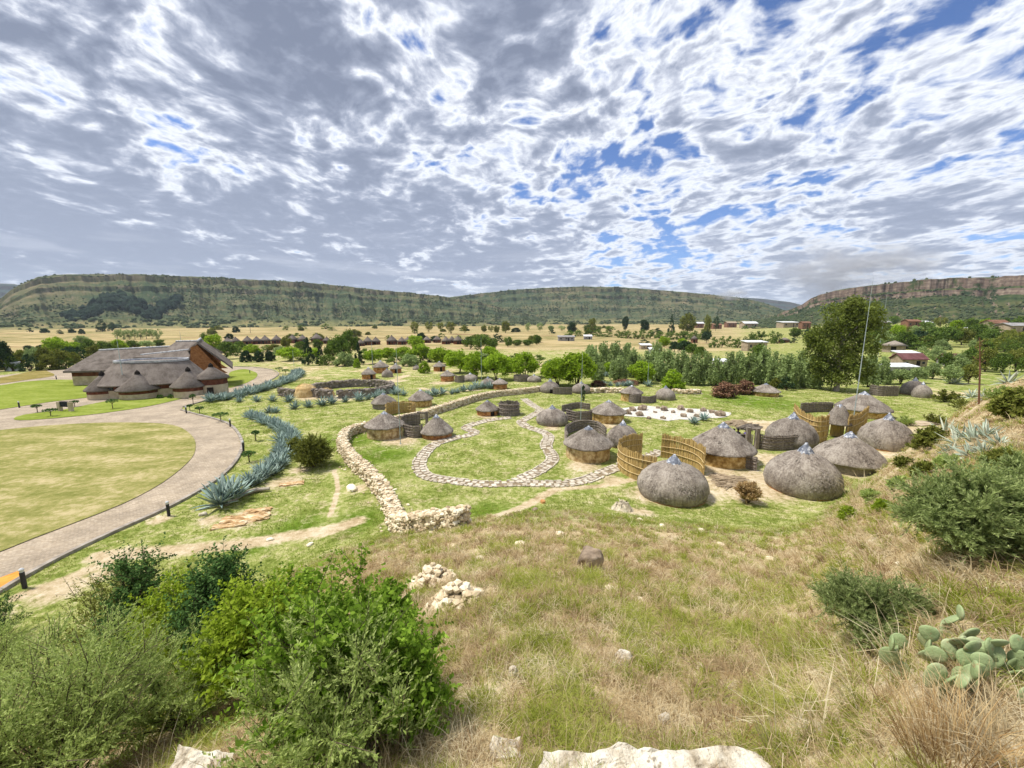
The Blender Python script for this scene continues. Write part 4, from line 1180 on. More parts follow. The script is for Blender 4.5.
def straw_dome(x, by, w, ty, label):
    p = at(x, by); d = depth(p); R = w * d / F / 2; c = p + horiz(p) * R * 0.8; c.z = ground(c.x, c.y)
    H = zpix(ty, c.y) - c.z
    root = thing('straw_hut', label, 'straw hut', c)
    prof = [(R, -0.05), (R * 0.98, H * 0.25), (R * 0.86, H * 0.55), (R * 0.62, H * 0.82), (R * 0.3, H * 0.96), (0.02, H)]
    mb = MB(); mb.add(*lathe(prof, 40, 0.06)); thatch_bits(mb, prof[::-1], 1500, 0.4); mb.build('straw_cover', STRAW, root, smooth=True)
    return root
straw_dome(306, 397.5, 24, 384.0, 'bright straw dome at the left end of the oval stone enclosure')
straw_dome(325.5, 397.3, 18, 388.6, 'smaller straw mound right of the bright straw dome by the oval enclosure')
stone_wall([(281, 395), (289, 397), (296, 397)], 1.1, 0.8, 'short dark stone wall butting on the left of the bright straw dome', 14, 'stone_wall', DARKSTONE, 0.42, False)

def rock_pile(pix, label, n, spread, h, sz):
    p = at(*pix); mb = MB()
    for _ in range(n):
        a = rng.random() * 6.28; r = spread * rng.random() ** 0.7
        sc = sz * (0.5 + 0.8 * rng.random())
        x, y = r * math.cos(a), r * math.sin(a)
        z = ground(p.x + x, p.y + y) - p.z + h * max(0, 1 - r / spread) * rng.random() + sc * 0.2
        v, f = stone((sc * 1.2, sc, sc * 0.75), ICO1, 0.35, 0.8); mb.add(v + np.array([x, y, z]), f)
    return tag(mb.build('rock_pile', PALESTONE, None, False, p), label, 'rock pile')
rock_pile((432, 582), 'upper heap of pale broken stones on the dry slope right of the bushes', 230, 0.42, 0.34, 0.10)
rock_pile((455, 602), 'lower heap of pale broken stones nearer the camera on the dry slope', 210, 0.38, 0.32, 0.095)

def rock(pix, size, mat, label, sink=0.25, src=ICO2, rough=0.2, boxy=0.5, name='rock', rz=None):
    p = at(*pix)
    v, f = stone(size, src, rough, boxy)
    o = MB().add(v, f).build(name, mat, None, len(src[0]) > 200, (p.x, p.y, p.z + size[2] * (0.5 - sink)))
    return tag(o, label, 'rock')
rock((591, 568), (0.44, 0.36, 0.46), BROWNROCK, 'rounded brown boulder alone on the slope below the dome huts', 0.15, ICO4, 0.2, 0.3, 'boulder')
def ledge(pix, w, dpt, h, label, seed):
    """broken slab of bedrock: a tilted block with a hackly edge"""
    global rng
    keep = rng; rng = np.random.default_rng(seed)
    p = at(*pix)
    bm = bmesh.new(); bmesh.ops.create_cube(bm, size=1.0)
    bmesh.ops.subdivide_edges(bm, edges=bm.edges[:], cuts=26, use_grid_fill=True)
    q = np.array([v.co[:] for v in bm.verts]); f = [[x.index for x in fc.verts] for fc in bm.faces]; bm.free()
    nx = q[:, 0] * w
    edge = (fbm(nx * 3.0, q[:, 2] * 2.0, seed, 4) - 0.5)
    q2 = np.column_stack([nx * (1 + 0.05 * np.sin(q[:, 1] * 9)), q[:, 1] * dpt * (1 + 0.9 * edge), q[:, 2] * h])
    q2[:, 2] += (fbm(nx * 4, q2[:, 1] * 5, seed + 3, 5) - 0.5) * h * 0.75 * (q[:, 2] > -0.3) + (np.floor(fbm(nx * 2.2, q2[:, 1] * 2.2, seed + 5, 2) * 5) / 5 - 0.5) * h * 0.7
    q2[:, 0] += (fbm(q2[:, 1] * 6, q2[:, 2] * 9, seed + 8, 4) - 0.5) * 0.16
    q2 += (np.stack([vnoise(q2[:, 0] * 22, q2[:, 1] * 22 + k * 7, seed + k) for k in range(3)], 1) - 0.5) * 0.022
    o = MB().add(q2, f).build('rock_slab', WHITEROCK, None, False, (p.x, p.y, p.z + h * 0.12))
    rng = keep
    return tag(o, label, 'rock')
ledge((660, 800), 1.15, 0.34, 0.11, 'long white bedrock slab along the bottom edge of the view', 5)
ledge((196, 782), 0.42, 0.24, 0.2, 'white rock slab at the bottom left under the dark shrubs', 8)
ledge((512, 752), 0.16, 0.10, 0.07, 'small white rock left of the long bedrock slab', 11)
rock((664, 722), (0.085, 0.06, 0.075), WHITEROCK, 'fist-sized white stone in the dry grass above the bedrock slab', 0.2)
rock((513, 676), (0.08, 0.06, 0.11), WHITEROCK, 'small upright white stone in dry grass at the middle of the slope', 0.2)
rock((620, 664), (0.32, 0.15, 0.09), WHITEROCK, 'flat pale stone lying in the grass at the middle of the slope', 0.35)
rock((800, 455), (0.8, 0.6, 0.35), PALESTONE, 'flat pale stone in the yard behind the front right dome hut', 0.3)
rock((352, 489), (1.1, 0.6, 0.35), PALESTONE, 'flat grey stone in the turf left of the rubble wall', 0.35)
rock((720, 449), (0.5, 0.4, 0.3), PALESTONE, 'pale stone behind the wide ochre-walled hut', 0.3)
rock((543, 503), (0.30, 0.25, 0.25), noisy('orange_stone', [(0, (0.42, 0.19, 0.07)), (1, (0.6, 0.32, 0.14))], 3), 'small orange stone on the track below the slab path', 0.2, ICO2)
rock((535, 512), (0.32, 0.28, 0.3), BROWNROCK, 'small grey stone beside the track, left of the orange stone', 0.2, ICO2)
rock((203, 515), (0.4, 0.3, 0.2), WHITEROCK, 'small white stone at the foot of the large front agave', 0.2, ICO2)
for k, (x, y) in enumerate([(633, 411), (639, 416), (655, 413), (663, 419), (681, 410), (703, 411.5), (683, 417), (664, 410.5), (658, 408.5), (642, 410), (673, 413), (697, 417), (628, 414), (712, 413), (690, 412.5), (649, 419), (720, 416)]):
    s = rng.uniform(0.35, 0.95)
    o = rock((x, y), (s * 1.2, s * 0.9, s * 0.8), BROWNROCK, 'brown boulder standing on the white gravel patch', 0.15, ICO2, 0.35, 0.5, 'boulder')
    o['group'] = 'brown boulders on the white gravel patch'
for k, (x, y) in enumerate([(640, 521), (662, 526), (700, 530), (560, 535), (520, 545), (480, 560), (395, 490), (408, 505), (345, 470), (270, 540), (720, 545), (610, 590), (770, 560), (900, 565), (530, 605), (880, 640), (990, 590), (310, 545), (455, 547), (640, 600), (700, 668), (560, 690)]):
    p = at(x, y); s = rng.uniform(0.12, 0.26) * min(1.0, depth(p) / 12)
    o = rock((x, y), (s * 1.4, s, s * 0.6), PALESTONE, 'loose pale stone lying in the grass', 0.3, ICO2); o['group'] = 'loose pale stones scattered over the grass'

SANDSTONE = noisy('orange_sandstone', [(0.0, (0.27, 0.15, 0.065)), (0.4, (0.48, 0.31, 0.15)), (0.7, (0.62, 0.46, 0.27)), (1.0, (0.78, 0.68, 0.50))], 2.2, 7, coord='World', stretch=(0.6, 2.2, 1.0), bump=0.7, bscale=8)
def outcrop(pix, w, d_, h, label, seed):
    o = ledge(pix, w, d_, h, label, seed); o.data.materials[0] = SANDSTONE; o.rotation_euler = (0, 0, 0.3)
outcrop((246, 519), 2.2, 0.8, 0.20, 'flat orange-tan rock slab in the turf below the front agave, largest of three', 21)
outcrop((229, 526), 1.5, 0.5, 0.16, 'flat orange-tan rock slab nearest the sandy track, below the larger slab', 22)
outcrop((258, 511), 1.3, 0.45, 0.16, 'small flat orange-tan rock slab above the larger one', 23)
outcrop((292, 484), 1.4, 0.5, 0.12, 'thin orange-tan rock slab in the bare patch beside the curved agave row', 24)

# ------------------------------------------------------------------ visitor centre
def loft(rings):
    """closed rings of equal length joined into a skin"""
    n = len(rings[0]); V = np.concatenate(rings)
    fs = []
    for i in range(len(rings) - 1):
        for j in range(n):
            fs.append((i * n + j, i * n + (j + 1) % n, (i + 1) * n + (j + 1) % n, (i + 1) * n + j))
    return V, np.array(fs)

def oval_ring(a, b, z, n=72, lobe=None, sq=2.7):
    th = 2 * math.pi * np.arange(n) / n
    c, s = np.cos(th), np.sin(th)
    x = a * np.sign(c) * np.abs(c) ** (2 / sq); y = b * np.sign(s) * np.abs(s) ** (2 / sq)
    return np.column_stack([x, y, np.full(n, z)])

def visitor_centre():
    p = at(158, 397.5); d = depth(p); k = d / F           # metres per pixel there
    a, b = 46 * k, 5.4
    c = p + horiz(p) * b; c.z = ground(c.x, c.y)
    ang = math.radians(22)
    root = thing('visitor_centre', 'large thatched visitor centre with oval front roof and gabled wings beyond the lawns', 'building', c, ang)
    Z = lambda py, dy=0.0: zpix(py, c.y + dy) - c.z
    eave = Z(386.5, -b); top = Z(360.5, 0)
    mb = MB(); mb.add(*loft([oval_ring(a * .9, b * .9, -0.2), oval_ring(a * .9, b * .9, eave * 0.66)])); mb.build('wall', CREAM, root)
    mb = MB(); mb.add(*loft([oval_ring(a * .9, b * .9, eave * 0.66), oval_ring(a * .895, b * .895, eave + 0.3)])); mb.build('wall_band', DARKRED, root)
    rings = [oval_ring(a * .88, b * .88, eave + 0.25), oval_ring(a * 1.0, b * 1.0, eave - 0.02), oval_ring(a * 1.005, b * 1.005, eave + 0.12)]
    for t in np.linspace(0.1, 1, 8):
        q = 1 - t
        rings.append(oval_ring(a * (0.64 + 0.36 * q), b * (0.46 + 0.54 * q), eave + 0.1 + (top - eave - 0.1) * (t ** 0.95)))
    mb = MB(); mb.add(*loft(rings)); 
    fl = oval_ring(a * 0.64, b * 0.46, top - 0.03); mb.add(fl, [tuple(range(len(fl)))])
    roof = mb.build('roof', THATCH2, root, smooth=False)
    mb = MB(); mb.add(*loft([oval_ring(a * .66, b * .49, top - 0.08), oval_ring(a * .66, b * .49, top + 0.2), oval_ring(a * .62, b * .43, top + 0.2), oval_ring(a * .61, b * .42, top - 0.05)])); mb.build('roof_ring', CORD, roof)
    # round bays with their own cone roofs
    def bay(px, R, ty, eave_y, off):
        q = at(px, 397); loc = Matrix.Rotation(-ang, 3, 'Z') @ Vector((q.x - c.x, q.y - c.y, 0))
        x, y = loc.x, loc.y + R * 0.35 + off
        e = zpix(eave_y, q.y) - c.z; t_ = zpix(ty, q.y + R) - c.z
        w_ = lathe([(R * .86, -0.2), (R * .86, e * 0.66)], 36); mb = MB(); mb.add(w_[0] + [x, y, 0], w_[1]); mb.build('bay_wall', CREAM, root)
        w_ = lathe([(R * .862, e * 0.66), (R * .858, e + 0.25)], 36); mb = MB(); mb.add(w_[0] + [x, y, 0], w_[1]); mb.build('bay_wall_band', DARKRED, root)
        w_ = lathe([(R * .84, e + 0.2), (R, e - 0.03), (R * 1.005, e + 0.12), (R * .5, e + (t_ - e) * .55), (R * 0.06, t_)], 40, 0.03)
        mb = MB(); mb.add(*w_); o = mb.build('bay_roof', THATCH2, root, smooth=True); o.location = (x, y, 0)
        mb = MB(); mb.add(*lathe([(0.34, t_ - 0.22), (0.28, t_ + 0.18), (0.1, t_ + 0.4), (0.01, t_ + 0.5)], 14)); mb.build('finial', DARK, o)
    bay(143, 18 * k, 370.5, 388.5, -1.5); bay(190, 16 * k, 368.5, 386.5, -0.3); bay(109, 14.5 * k, 371.5, 388.5, -1.6); bay(209, 15 * k, 366.0, 380.0, 1.6)
    # windows in the dark band
    for th in (-2.45, -2.1, -1.75, -1.4, -1.05, -0.7):
        cs, sn = math.cos(th), math.sin(th)
        x = a * .90 * np.sign(cs) * abs(cs) ** (2 / 2.7); y = b * .90 * np.sign(sn) * abs(sn) ** (2 / 2.7)
        MB().add(*box((x, y, eave * 0.80), (0.9, 0.10, eave * 0.22), math.atan2(cs * b, -sn * a) )).build('window', GLASS, root)
    # wings behind: world points from their picture corners
    inv = (Matrix.Translation(c) @ Matrix.Rotation(ang, 4, 'Z')).inverted()
    def wing(x0, x1, yw, hw, eave_y, ridge_y0, ridge_y1, hip, tilt, wallmat, name):
        """ridge from picture column x0 to x1 at distance yw, half width hw"""
        def P(px, py, y):
            u = (px - 512) / F; v = (py - 384) / F; t = y / (CP - v * SP); return Vector((u * t, y, zpix(py, y)))
        A = P(x0, ridge_y0, yw); B = P(x1, ridge_y1, yw + tilt)
        dr = Vector((B.x - A.x, B.y - A.y, 0)); dr.normalize(); nn = Vector((-dr.y, dr.x, 0))
        ze = zpix(eave_y, yw - hw)
        gz = ground(A.x, A.y)
        A0 = A - dr * hip; B0 = B + dr * 0.4
        cs = [A0 - nn * hw, B0 - nn * hw, B0 + nn * hw, A0 + nn * hw]
        for q in cs: q.z = ze
        v = [inv @ q for q in (cs[0], cs[1], cs[2], cs[3], A, B)]
        v2 = [q + Vector((0, 0, -0.28)) for q in v[:4]]
        mb = MB(); mb.add([tuple(q) for q in v + v2], [(0, 1, 5, 4), (2, 3, 4, 5), (3, 0, 4), (1, 2, 5), (6, 7, 1, 0), (7, 8, 2, 1), (8, 9, 3, 2), (9, 6, 0, 3), (9, 8, 7, 6)])
        ro = mb.build(name + '_roof', THATCH2, root)
        w4 = []
        for q in cs:
            m = (A0 + B0) / 2; w = Vector((m.x + (q.x - m.x) * .93, m.y + (q.y - m.y) * .88, ze - 0.1)); w4.append(w)
        low = [Vector((q.x, q.y, gz - 0.2)) for q in w4]; mid = [Vector((q.x, q.y, gz + (ze - gz) * .62)) for q in w4]
        def band(lo, hi, m_, nm):
            vv = [tuple(inv @ q) for q in lo + hi]
            MB().add(vv, [(0, 1, 5, 4), (1, 2, 6, 5), (2, 3, 7, 6), (3, 0, 4, 7)]).build(nm, m_, root)
        band(low, mid, wallmat, name + '_wall'); band(mid, w4, DARKRED, name + '_wall_band')
        rp = [tuple(inv @ q) for q in (A + Vector((0, 0, .06)), (A + B) / 2 + Vector((0, 0, .06)), B + Vector((0, 0, .06)))]
        MB().add(*tube(rp, 0.15, 8)).build('ridge_capping', CORD, ro)
    y0 = c.y
    wing(99, 178, y0 + 13, 6.2, 371.2, 350.5, 346.2, 1.6, 3.0, CREAM, 'rear_wing')
    wing(176, 203, y0 + 15, 5.0, 357, 341.5, 341.0, 0.6, 0.5, BRICK, 'tall_wing')
    wing(141, 192, y0 + 7.2, 1.5, 357.5, 355.2, 349.6, 0.2, 0.8, DARKRED, 'link_wing')
    # porch at the far left end
    def P(px, py, y):
        u = (px - 512) / F; v = (py - 384) / F; t = y / (CP - v * SP); return Vector((u * t, y, zpix(py, y)))
    yy = y0 + 11
    v = [inv @ q for q in (P(73.5, 370.5, yy - 2), P(97, 371.5, yy - 2), P(97, 366, yy + 3), P(74, 367, yy + 3), P(86, 358.0, yy + 0.5))]
    MB().add([tuple(q) for q in v], [(0, 1, 4), (1, 2, 4), (2, 3, 4), (3, 0, 4), (3, 2, 1, 0)]).build('porch_roof', THATCH2, root)
    for q in (P(76, 371, yy - 1.5), P(84, 371.5, yy - 1.5), P(93, 371.8, yy - 1.5)):
        e = inv @ q; MB().add(*tube([(e.x, e.y, -0.3), (e.x, e.y, e.z)], 0.14, 8)).build('porch_post', GREYWOOD, root)
    e = inv @ P(86, 357.5, yy + .5); MB().add(*lathe([(0.5, e.z - .5), (0.4, e.z), (0.05, e.z + .6)], 10)[:1], lathe([(0.5, e.z - .5), (0.4, e.z), (0.05, e.z + .6)], 10)[1]) if False else None
    # right wing: gable end of orange brick under a steep roof
    yg = y0 + 6
    G = [P(190, 373, yg), P(228, 373, yg + 1.5), P(219, 367.5, yg + 1.5), P(196.5, 344.5, yg), P(190.5, 347.5, yg)]
    gv = [tuple(inv @ q) for q in G]; back = [tuple(inv @ (q + Vector((-4.6, 6.6, 0)))) for q in G]
    MB().add(gv + back, [(0, 1, 2, 3, 4), (9, 8, 7, 6, 5), (0, 4, 9, 5)]).build('gable_wall', BRICK, root)
    A = P(197, 341.8, yg - .5); Bq = P(232.5, 367.2, yg + 1.4)
    offs = Vector((-5.2, 7.6, 0.1))
    up = Vector((0, 0, -0.35))
    rv = [A, Bq, Bq + offs, A + offs, A + up, Bq + up, Bq + offs + up, A + offs + up]
    MB().add([tuple(inv @ q) for q in rv], [(0, 1, 2, 3), (7, 6, 5, 4), (4, 5, 1, 0), (5, 6, 2, 1), (6, 7, 3, 2), (7, 4, 0, 3)]).build('gable_roof', THATCH2, root)
    Lq = P(187.5, 350, yg + 1); rv = [A, A + offs, Lq + offs, Lq, A + up, A + offs + up, Lq + offs + up, Lq + up]
    MB().add([tuple(inv @ q) for q in rv], [(0, 1, 2, 3), (7, 6, 5, 4), (4, 5, 1, 0), (5, 6, 2, 1), (6, 7, 3, 2), (7, 4, 0, 3)]).build('gable_roof', THATCH2, root)
    rp = [tuple(inv @ (A + Vector((0, 0, .1)) + offs * t)) for t in (0, .5, 1)]
    MB().add(*tube(rp, 0.16, 8)).build('ridge_capping', CORD, root)
    # door opening and low entrance steps on the right
    q = inv @ P(200, 390.5, y0 - b * 0.75)
    MB().add(*box((q.x + 1.2, q.y, 0.7), (0.7, 0.3, 1.5))).build('entrance', DARK, root)
    for i in range(3):
        MB().add(*box((q.x + 0.3, q.y - 0.7 - i * .35, 0.36 - i * .14), (2.6, 0.4, 0.28))).build('step', CREAM, root)
visitor_centre()

# ------------------------------------------------------------------ far lodges
def lodge_proto():
    root = thing('round_lodge', 'round lodge', 'lodge')
    MB().add(*lathe([(0.86, -0.3), (0.86, 0.62)], 20)).build('wall', DARKRED, root)
    MB().add(*lathe([(0.84, 0.62), (1.0, 0.55), (0.72, 0.85), (0.4, 1.17), (0.12, 1.42), (0.10, 1.52), (0.01, 1.60)], 20, 0.02)).build('roof', THATCH2, root, True)
    MB().add(*box((0.86, 0.0, 0.26), (0.06, 0.30, 0.56))).build('door', DARK, root)
    MB().add(*box((0.74, 0.45, 0.36), (0.08, 0.22, 0.22), 0.55)).build('window', GLASS, root)
    return root
LP = lodge_proto(); first = True
for x, by, w in [(228, 345, 10), (236, 344.5, 10), (248, 344.5, 11), (257, 344, 10), (265.5, 343.8, 11), (277, 343.5, 11), (293, 343, 11), (303, 343, 11), (317, 342.5, 12), (327, 343.5, 9), (354, 345, 9), (361, 346, 9), (368, 345, 11), (376, 344.5, 10), (392, 344.5, 12), (402, 344.5, 10), (408, 343.5, 9), (427, 342.8, 9), (437, 342.6, 9), (446, 344, 10), (452, 343, 9), (458, 344, 11), (466, 344.5, 9)]:
    p = at(x, by); R = w * depth(p) / F / 2
    lab = 'far round lodge with grey thatch and dark red wall in the row beyond the trees'
    if first: LP.location = p; LP.scale = (R,) * 3; LP['label'] = lab; LP['group'] = 'row of round lodges'; LP.rotation_euler = (0, 0, math.atan2(-p.y, -p.x)); first = False
    else: dup(LP, p, math.atan2(-p.y, -p.x) + rng.uniform(-0.6, 0.6), (R,) * 3, lab, 'row of round lodges')

# ------------------------------------------------------------------ houses and sheds beyond
def house(x0, x1, by, ey, ty, wallm, roofm, label, cat='house', dpt=0.7, pitch=None, wins=2, name='house', rz=0.0):
    xc = (x0 + x1) / 2; p = at(xc, by); d = depth(p)
    u = (xc - 512) / F
    W = (x1 - x0) * d / F; D = W * dpt
    c = p + Vector((0, D / 2, 0)); c.z = p.z
    he = max(0.6, zpix(ey, p.y) - p.z); hr = max(he + 0.15, zpix(ty, p.y + D * 0.5) - p.z)
    root = thing(name, label, cat, c, rz)
    MB().add(*box((0, 0, he / 2 - 0.4), (W * 0.94, D * 0.94, he + 0.8))).build('wall', wallm, root)
    mb = MB(); t = 0.14; w2, d2 = W / 2 * 1.03, D / 2 * 1.05
    if pitch == 'flat':
        V = [(-w2, -d2, he), (w2, -d2, he), (w2, d2, hr), (-w2, d2, hr)]
        V += [(a, b_, z + 0.2) for a, b_, z in V]
        mb.add(V, [(3, 2, 1, 0), (4, 5, 6, 7), (0, 1, 5, 4), (1, 2, 6, 5), (2, 3, 7, 6), (3, 0, 4, 7)])
    else:
        V = [(-w2, -d2, he), (w2, -d2, he), (w2, 0, hr), (-w2, 0, hr), (w2, d2, he), (-w2, d2, he)]
        V += [(a, b_, z + t) for a, b_, z in V]
        mb.add(V, [(6, 7, 8, 9), (9, 8, 10, 11), (3, 2, 1, 0), (5, 4, 2, 3), (0, 1, 7, 6), (4, 5, 11, 10), (1, 2, 8, 7), (2, 4, 10, 8), (3, 0, 6, 9), (5, 3, 9, 11)])
        gb = MB()
        for s in (-1, 1): gb.add([(s * W * .46, -D * .46, he - .02), (s * W * .46, D * .46, he - .02), (s * W * .46, 0, hr - .05)], [(0, 1, 2)])
        gb.build('gable', wallm, root)
    mb.build('roof', roofm, root)
    MB().add(*box((W * 0.12, -D * 0.475, he * 0.42), (min(0.9, W * .15), 0.06, he * 0.84))).build('door', DARK, root)
    for i in range(wins):
        xx = (-0.32 + 0.64 * i / max(1, wins - 1)) * W if wins > 1 else -W * 0.22
        if abs(xx - W * .12) < W * .12: xx += W * 0.14
        MB().add(*box((xx, -D * 0.475, he * 0.58), (W * 0.10, 0.06, he * 0.3))).build('window', GLASS, root)
    return root
house(899, 920, 366, 354, 351.5, HOUSEWALL, WHITEWALL, 'flat white-roofed house behind the red roof on the right', dpt=0.5, pitch='flat')
house(902, 928, 367, 360.0, 353.5, HOUSEWALL, REDROOF, 'house with dusky red gable roof beside the parked white car', wins=2, dpt=0.6)
house(945.5, 962, 366, 361.0, 354, GREYWALL, REDROOF, 'smaller grey house with red gable roof right of the other red roof', dpt=0.6)
house(876.5, 918.5, 374, 367.5, 364.5, GREYWALL, WHITEWALL, 'long low shed with flat white roof in front of the red-roofed house', 'shed', 0.35, 'flat', 3, 'shed')
house(878, 891, 327, 322.5, 320.5, BROWNWALL, GREYWALL, 'grey-roofed far house left of the brown house under the cliff', dpt=0.6)
house(908, 921, 327.5, 321.5, 319.5, BROWNWALL, BROWNWALL, 'dark brown far house under the cliff plateau')
house(924, 933, 326, 322.5, 321, HOUSEWALL, WHITEWALL, 'small far house with white roof right of the brown house', wins=1, pitch='flat')
house(992, 1010, 331, 323.5, 320.0, HOUSEWALL, BROWNWALL, 'brown-roofed far house near the right edge')
house(1010, 1032, 334, 326, 323.0, HOUSEWALL, GREYWALL, 'far house with grey roof cut by the right edge')
house(975, 991, 333, 329.5, 328, GREYWALL, WHITEWALL, 'long low far house with pale roof at the right', pitch='flat')
house(980, 989, 317, 314.0, 312, HOUSEWALL, WHITEWALL, 'tiny white-roofed far house high on the right under the cliff', wins=1)
house(747, 767.5, 351, 342.5, 341, HOUSEWALL, WHITEWALL, 'square beige house with flat white roof in the clearing', pitch='flat', dpt=0.6)
house(714, 735, 369, 362, 359.0, GREYWALL, WHITEWALL, 'low white-roofed building among the grey-green thicket', dpt=0.8)
house(641, 652, 349.5, 345.5, 344, HOUSEWALL, WHITEWALL, 'small white-roofed house in the trees at the field edge', pitch='flat', wins=1)
house(650, 660, 354, 350, 348.0, GREYWALL, WHITEWALL, 'white-roofed shed just right of the small house at the field edge', 'shed', pitch='flat', wins=1, name='shed')
house(558, 575, 341, 337, 335.8, GREYWALL, GREYWALL, 'long grey shed on the open yellow field', 'shed', 0.4, 'flat', 3, 'shed')
house(584, 592.5, 339.5, 336.5, 335, GREYWALL, WHITEWALL, 'short pale shed right of the long grey shed on the yellow field', 'shed', 0.6, 'flat', 1, 'shed')
house(696, 704, 328, 323.5, 322, BROWNWALL, WHITEWALL, 'far white-roofed house between the tall trees', wins=1)
house(713, 722, 329, 325, 323.5, BROWNWALL, BROWNWALL, 'far red-brown house right of the tall poplar', wins=1)
house(727, 737, 327.5, 323, 321.5, BROWNWALL, HOUSEWALL, 'far brown house left end of the hamlet row', wins=1)
house(744, 758, 328, 323.5, 321.5, HOUSEWALL, WHITEWALL, 'long far house with white roof at the right end of the hamlet row')
house(783, 800, 327.5, 322.5, 321.5, HOUSEWALL, WHITEWALL, 'far long pale house left of the big eucalyptus', pitch='flat')
house(802, 811, 329, 323, 321.5, BROWNWALL, BROWNWALL, 'far brown house just left of the big eucalyptus', wins=1)
house(5, 17.5, 371, 363.5, 362.5, WHITEWALL, WHITEWALL, 'small white hut by the road left of the visitor centre', 'kiosk', 0.3, 'flat', 1, 'kiosk')
def far_rondavel(x, by, w, ty, ey, roofm, wallm, label):
    p = at(x, by); d = depth(p); R = w * d / F / 2; c = p + horiz(p) * R * .86; c.z = ground(c.x, c.y)
    H = zpix(ty, c.y) - c.z; e = zpix(ey, c.y - R) - c.z; e = max(H * .3, min(e, H * .7))
    root = thing('round_hut', label, 'hut', c, math.atan2(-c.y, -c.x))
    MB().add(*lathe([(R * .8, -.3), (R * .8, e + .1)], 24)).build('wall', wallm, root)
    MB().add(*lathe([(R * .78, e + .05), (R, e), (R * .5, e + (H - e) * .55), (0.05, H)], 24, .02)).build('roof', roofm, root, True)
    MB().add(*box((R * .8, 0, e * .45), (.08, R * .35, e * .9))).build('door', DARK, root)
far_rondavel(893, 352.5, 22, 340.5, 346.3, noisy('pale_thatch', [(0, (0.20, 0.17, 0.14)), (1, (0.36, 0.31, 0.26))], 3), HOUSEWALL, 'round pavilion with pale cone roof above the parked white car')
far_rondavel(784, 343, 12, 337.5, 340.5, THATCH2, BROWNWALL, 'small round thatched hut in the clearing left of the big eucalyptus')
far_rondavel(694, 343, 8, 335.5, 339.5, THATCH2, BROWNWALL, 'tiny round hut in front of the far tall trees')

# ------------------------------------------------------------------ parked car
def car():
    p = at(898.5, 364.5); d = depth(p); s = 8.5 * d / F / 4.2
    root = thing('parked_car', 'white car parked beside the red-roofed house', 'car', p, math.radians(12))
    prof = [(-2.1, .35), (-2.1, .85), (-1.9, 1.0), (-1.55, 1.05), (-1.2, 1.5), (.5, 1.52), (1.1, 1.08), (1.95, .92), (2.1, .7), (2.1, .35)]
    n = len(prof); V = [(x, -.82, z) for x, z in prof] + [(x, .82, z) for x, z in prof]
    MB().add(V, [tuple(range(n))[::-1], tuple(range(n, 2 * n))] + [(i, (i + 1) % n, n + (i + 1) % n, n + i) for i in range(n)]).build('body', CARPAINT, root)
    for sgn in (-1, 1):
        MB().add(*box((-0.35, sgn * .825, 1.26), (1.5, .02, .34))).build('side_window', GLASS, root)
        for x in (-1.3, 1.3):
            a = np.linspace(0, 2 * np.pi, 17)[:-1]
            w = MB().add(*tube([(x, sgn * .72, .33), (x, sgn * .86, .33)], .33, 14)).build('wheel', RUBBER, root)
    MB().add(*box((0.83, 0, 1.3), (.03, 1.3, .4))).build('windscreen', GLASS, root)
    root.scale = (s, s, s)
car()

# ------------------------------------------------------------------ poles, bollards, sign
def mast(bx, by, ty, r0, r1, label, mat=STEEL, light=False):
    p = at(bx, by); H = zpix(ty, p.y) - p.z
    root = thing('lightning_mast', label, 'mast', p)
    MB().add(*tube([(0, 0, -.2), (0, 0, H * .45), (0, 0, H * .8), (0, 0, H)], [r0, r0 * .8 + r1 * .2, r1 * 1.2, r1 * .5], 8)).build('pole', mat, root)
    MB().add(*lathe([(r0 * 2.4, -.05), (r0 * 2.4, .06), (r0, .08)], 12)).build('base_plate', mat, root)
mast(851, 437, 277, 0.04, 0.016, 'tallest pale green steel mast rising beside the right compound huts')
mast(874, 384, 293, 0.04, 0.02, 'thin mast behind the tallest one, in front of the big eucalyptus side')
mast(400.5, 444, 343, 0.03, 0.015, 'steel mast beside the stone-walled hut of the left homestead')
mast(580.5, 425, 351, 0.03, 0.015, 'steel mast at the grey slatted fence near the big lime tree')
mast(647.5, 386, 361, 0.04, 0.022, 'short thin mast beside the lime bush at the village edge')
mast(481.5, 382, 337, 0.04, 0.022, 'thin mast under the lime trees at the far huts')
mast(528, 376, 347, 0.04, 0.022, 'thin mast beside the middle lime tree')
mast(126, 398, 337, 0.05, 0.03, 'tall mast in front of the visitor centre roof')
mast(373, 372, 340, 0.05, 0.03, 'thin mast above the far clustered homestead')
mast(294, 366, 350, 0.05, 0.03, 'thin mast before the dark conifers left of the homestead')
mast(185, 372, 331, 0.06, 0.03, 'mast behind the visitor centre gable')
mast(250.5, 333, 325.5, 0.22, 0.16, 'far utility pole on the yellow plain', GREYWOOD)
mast(469.5, 345, 336, 0.14, 0.1, 'far wooden pole before the yellow plain, right of the lodges', GREYWOOD)

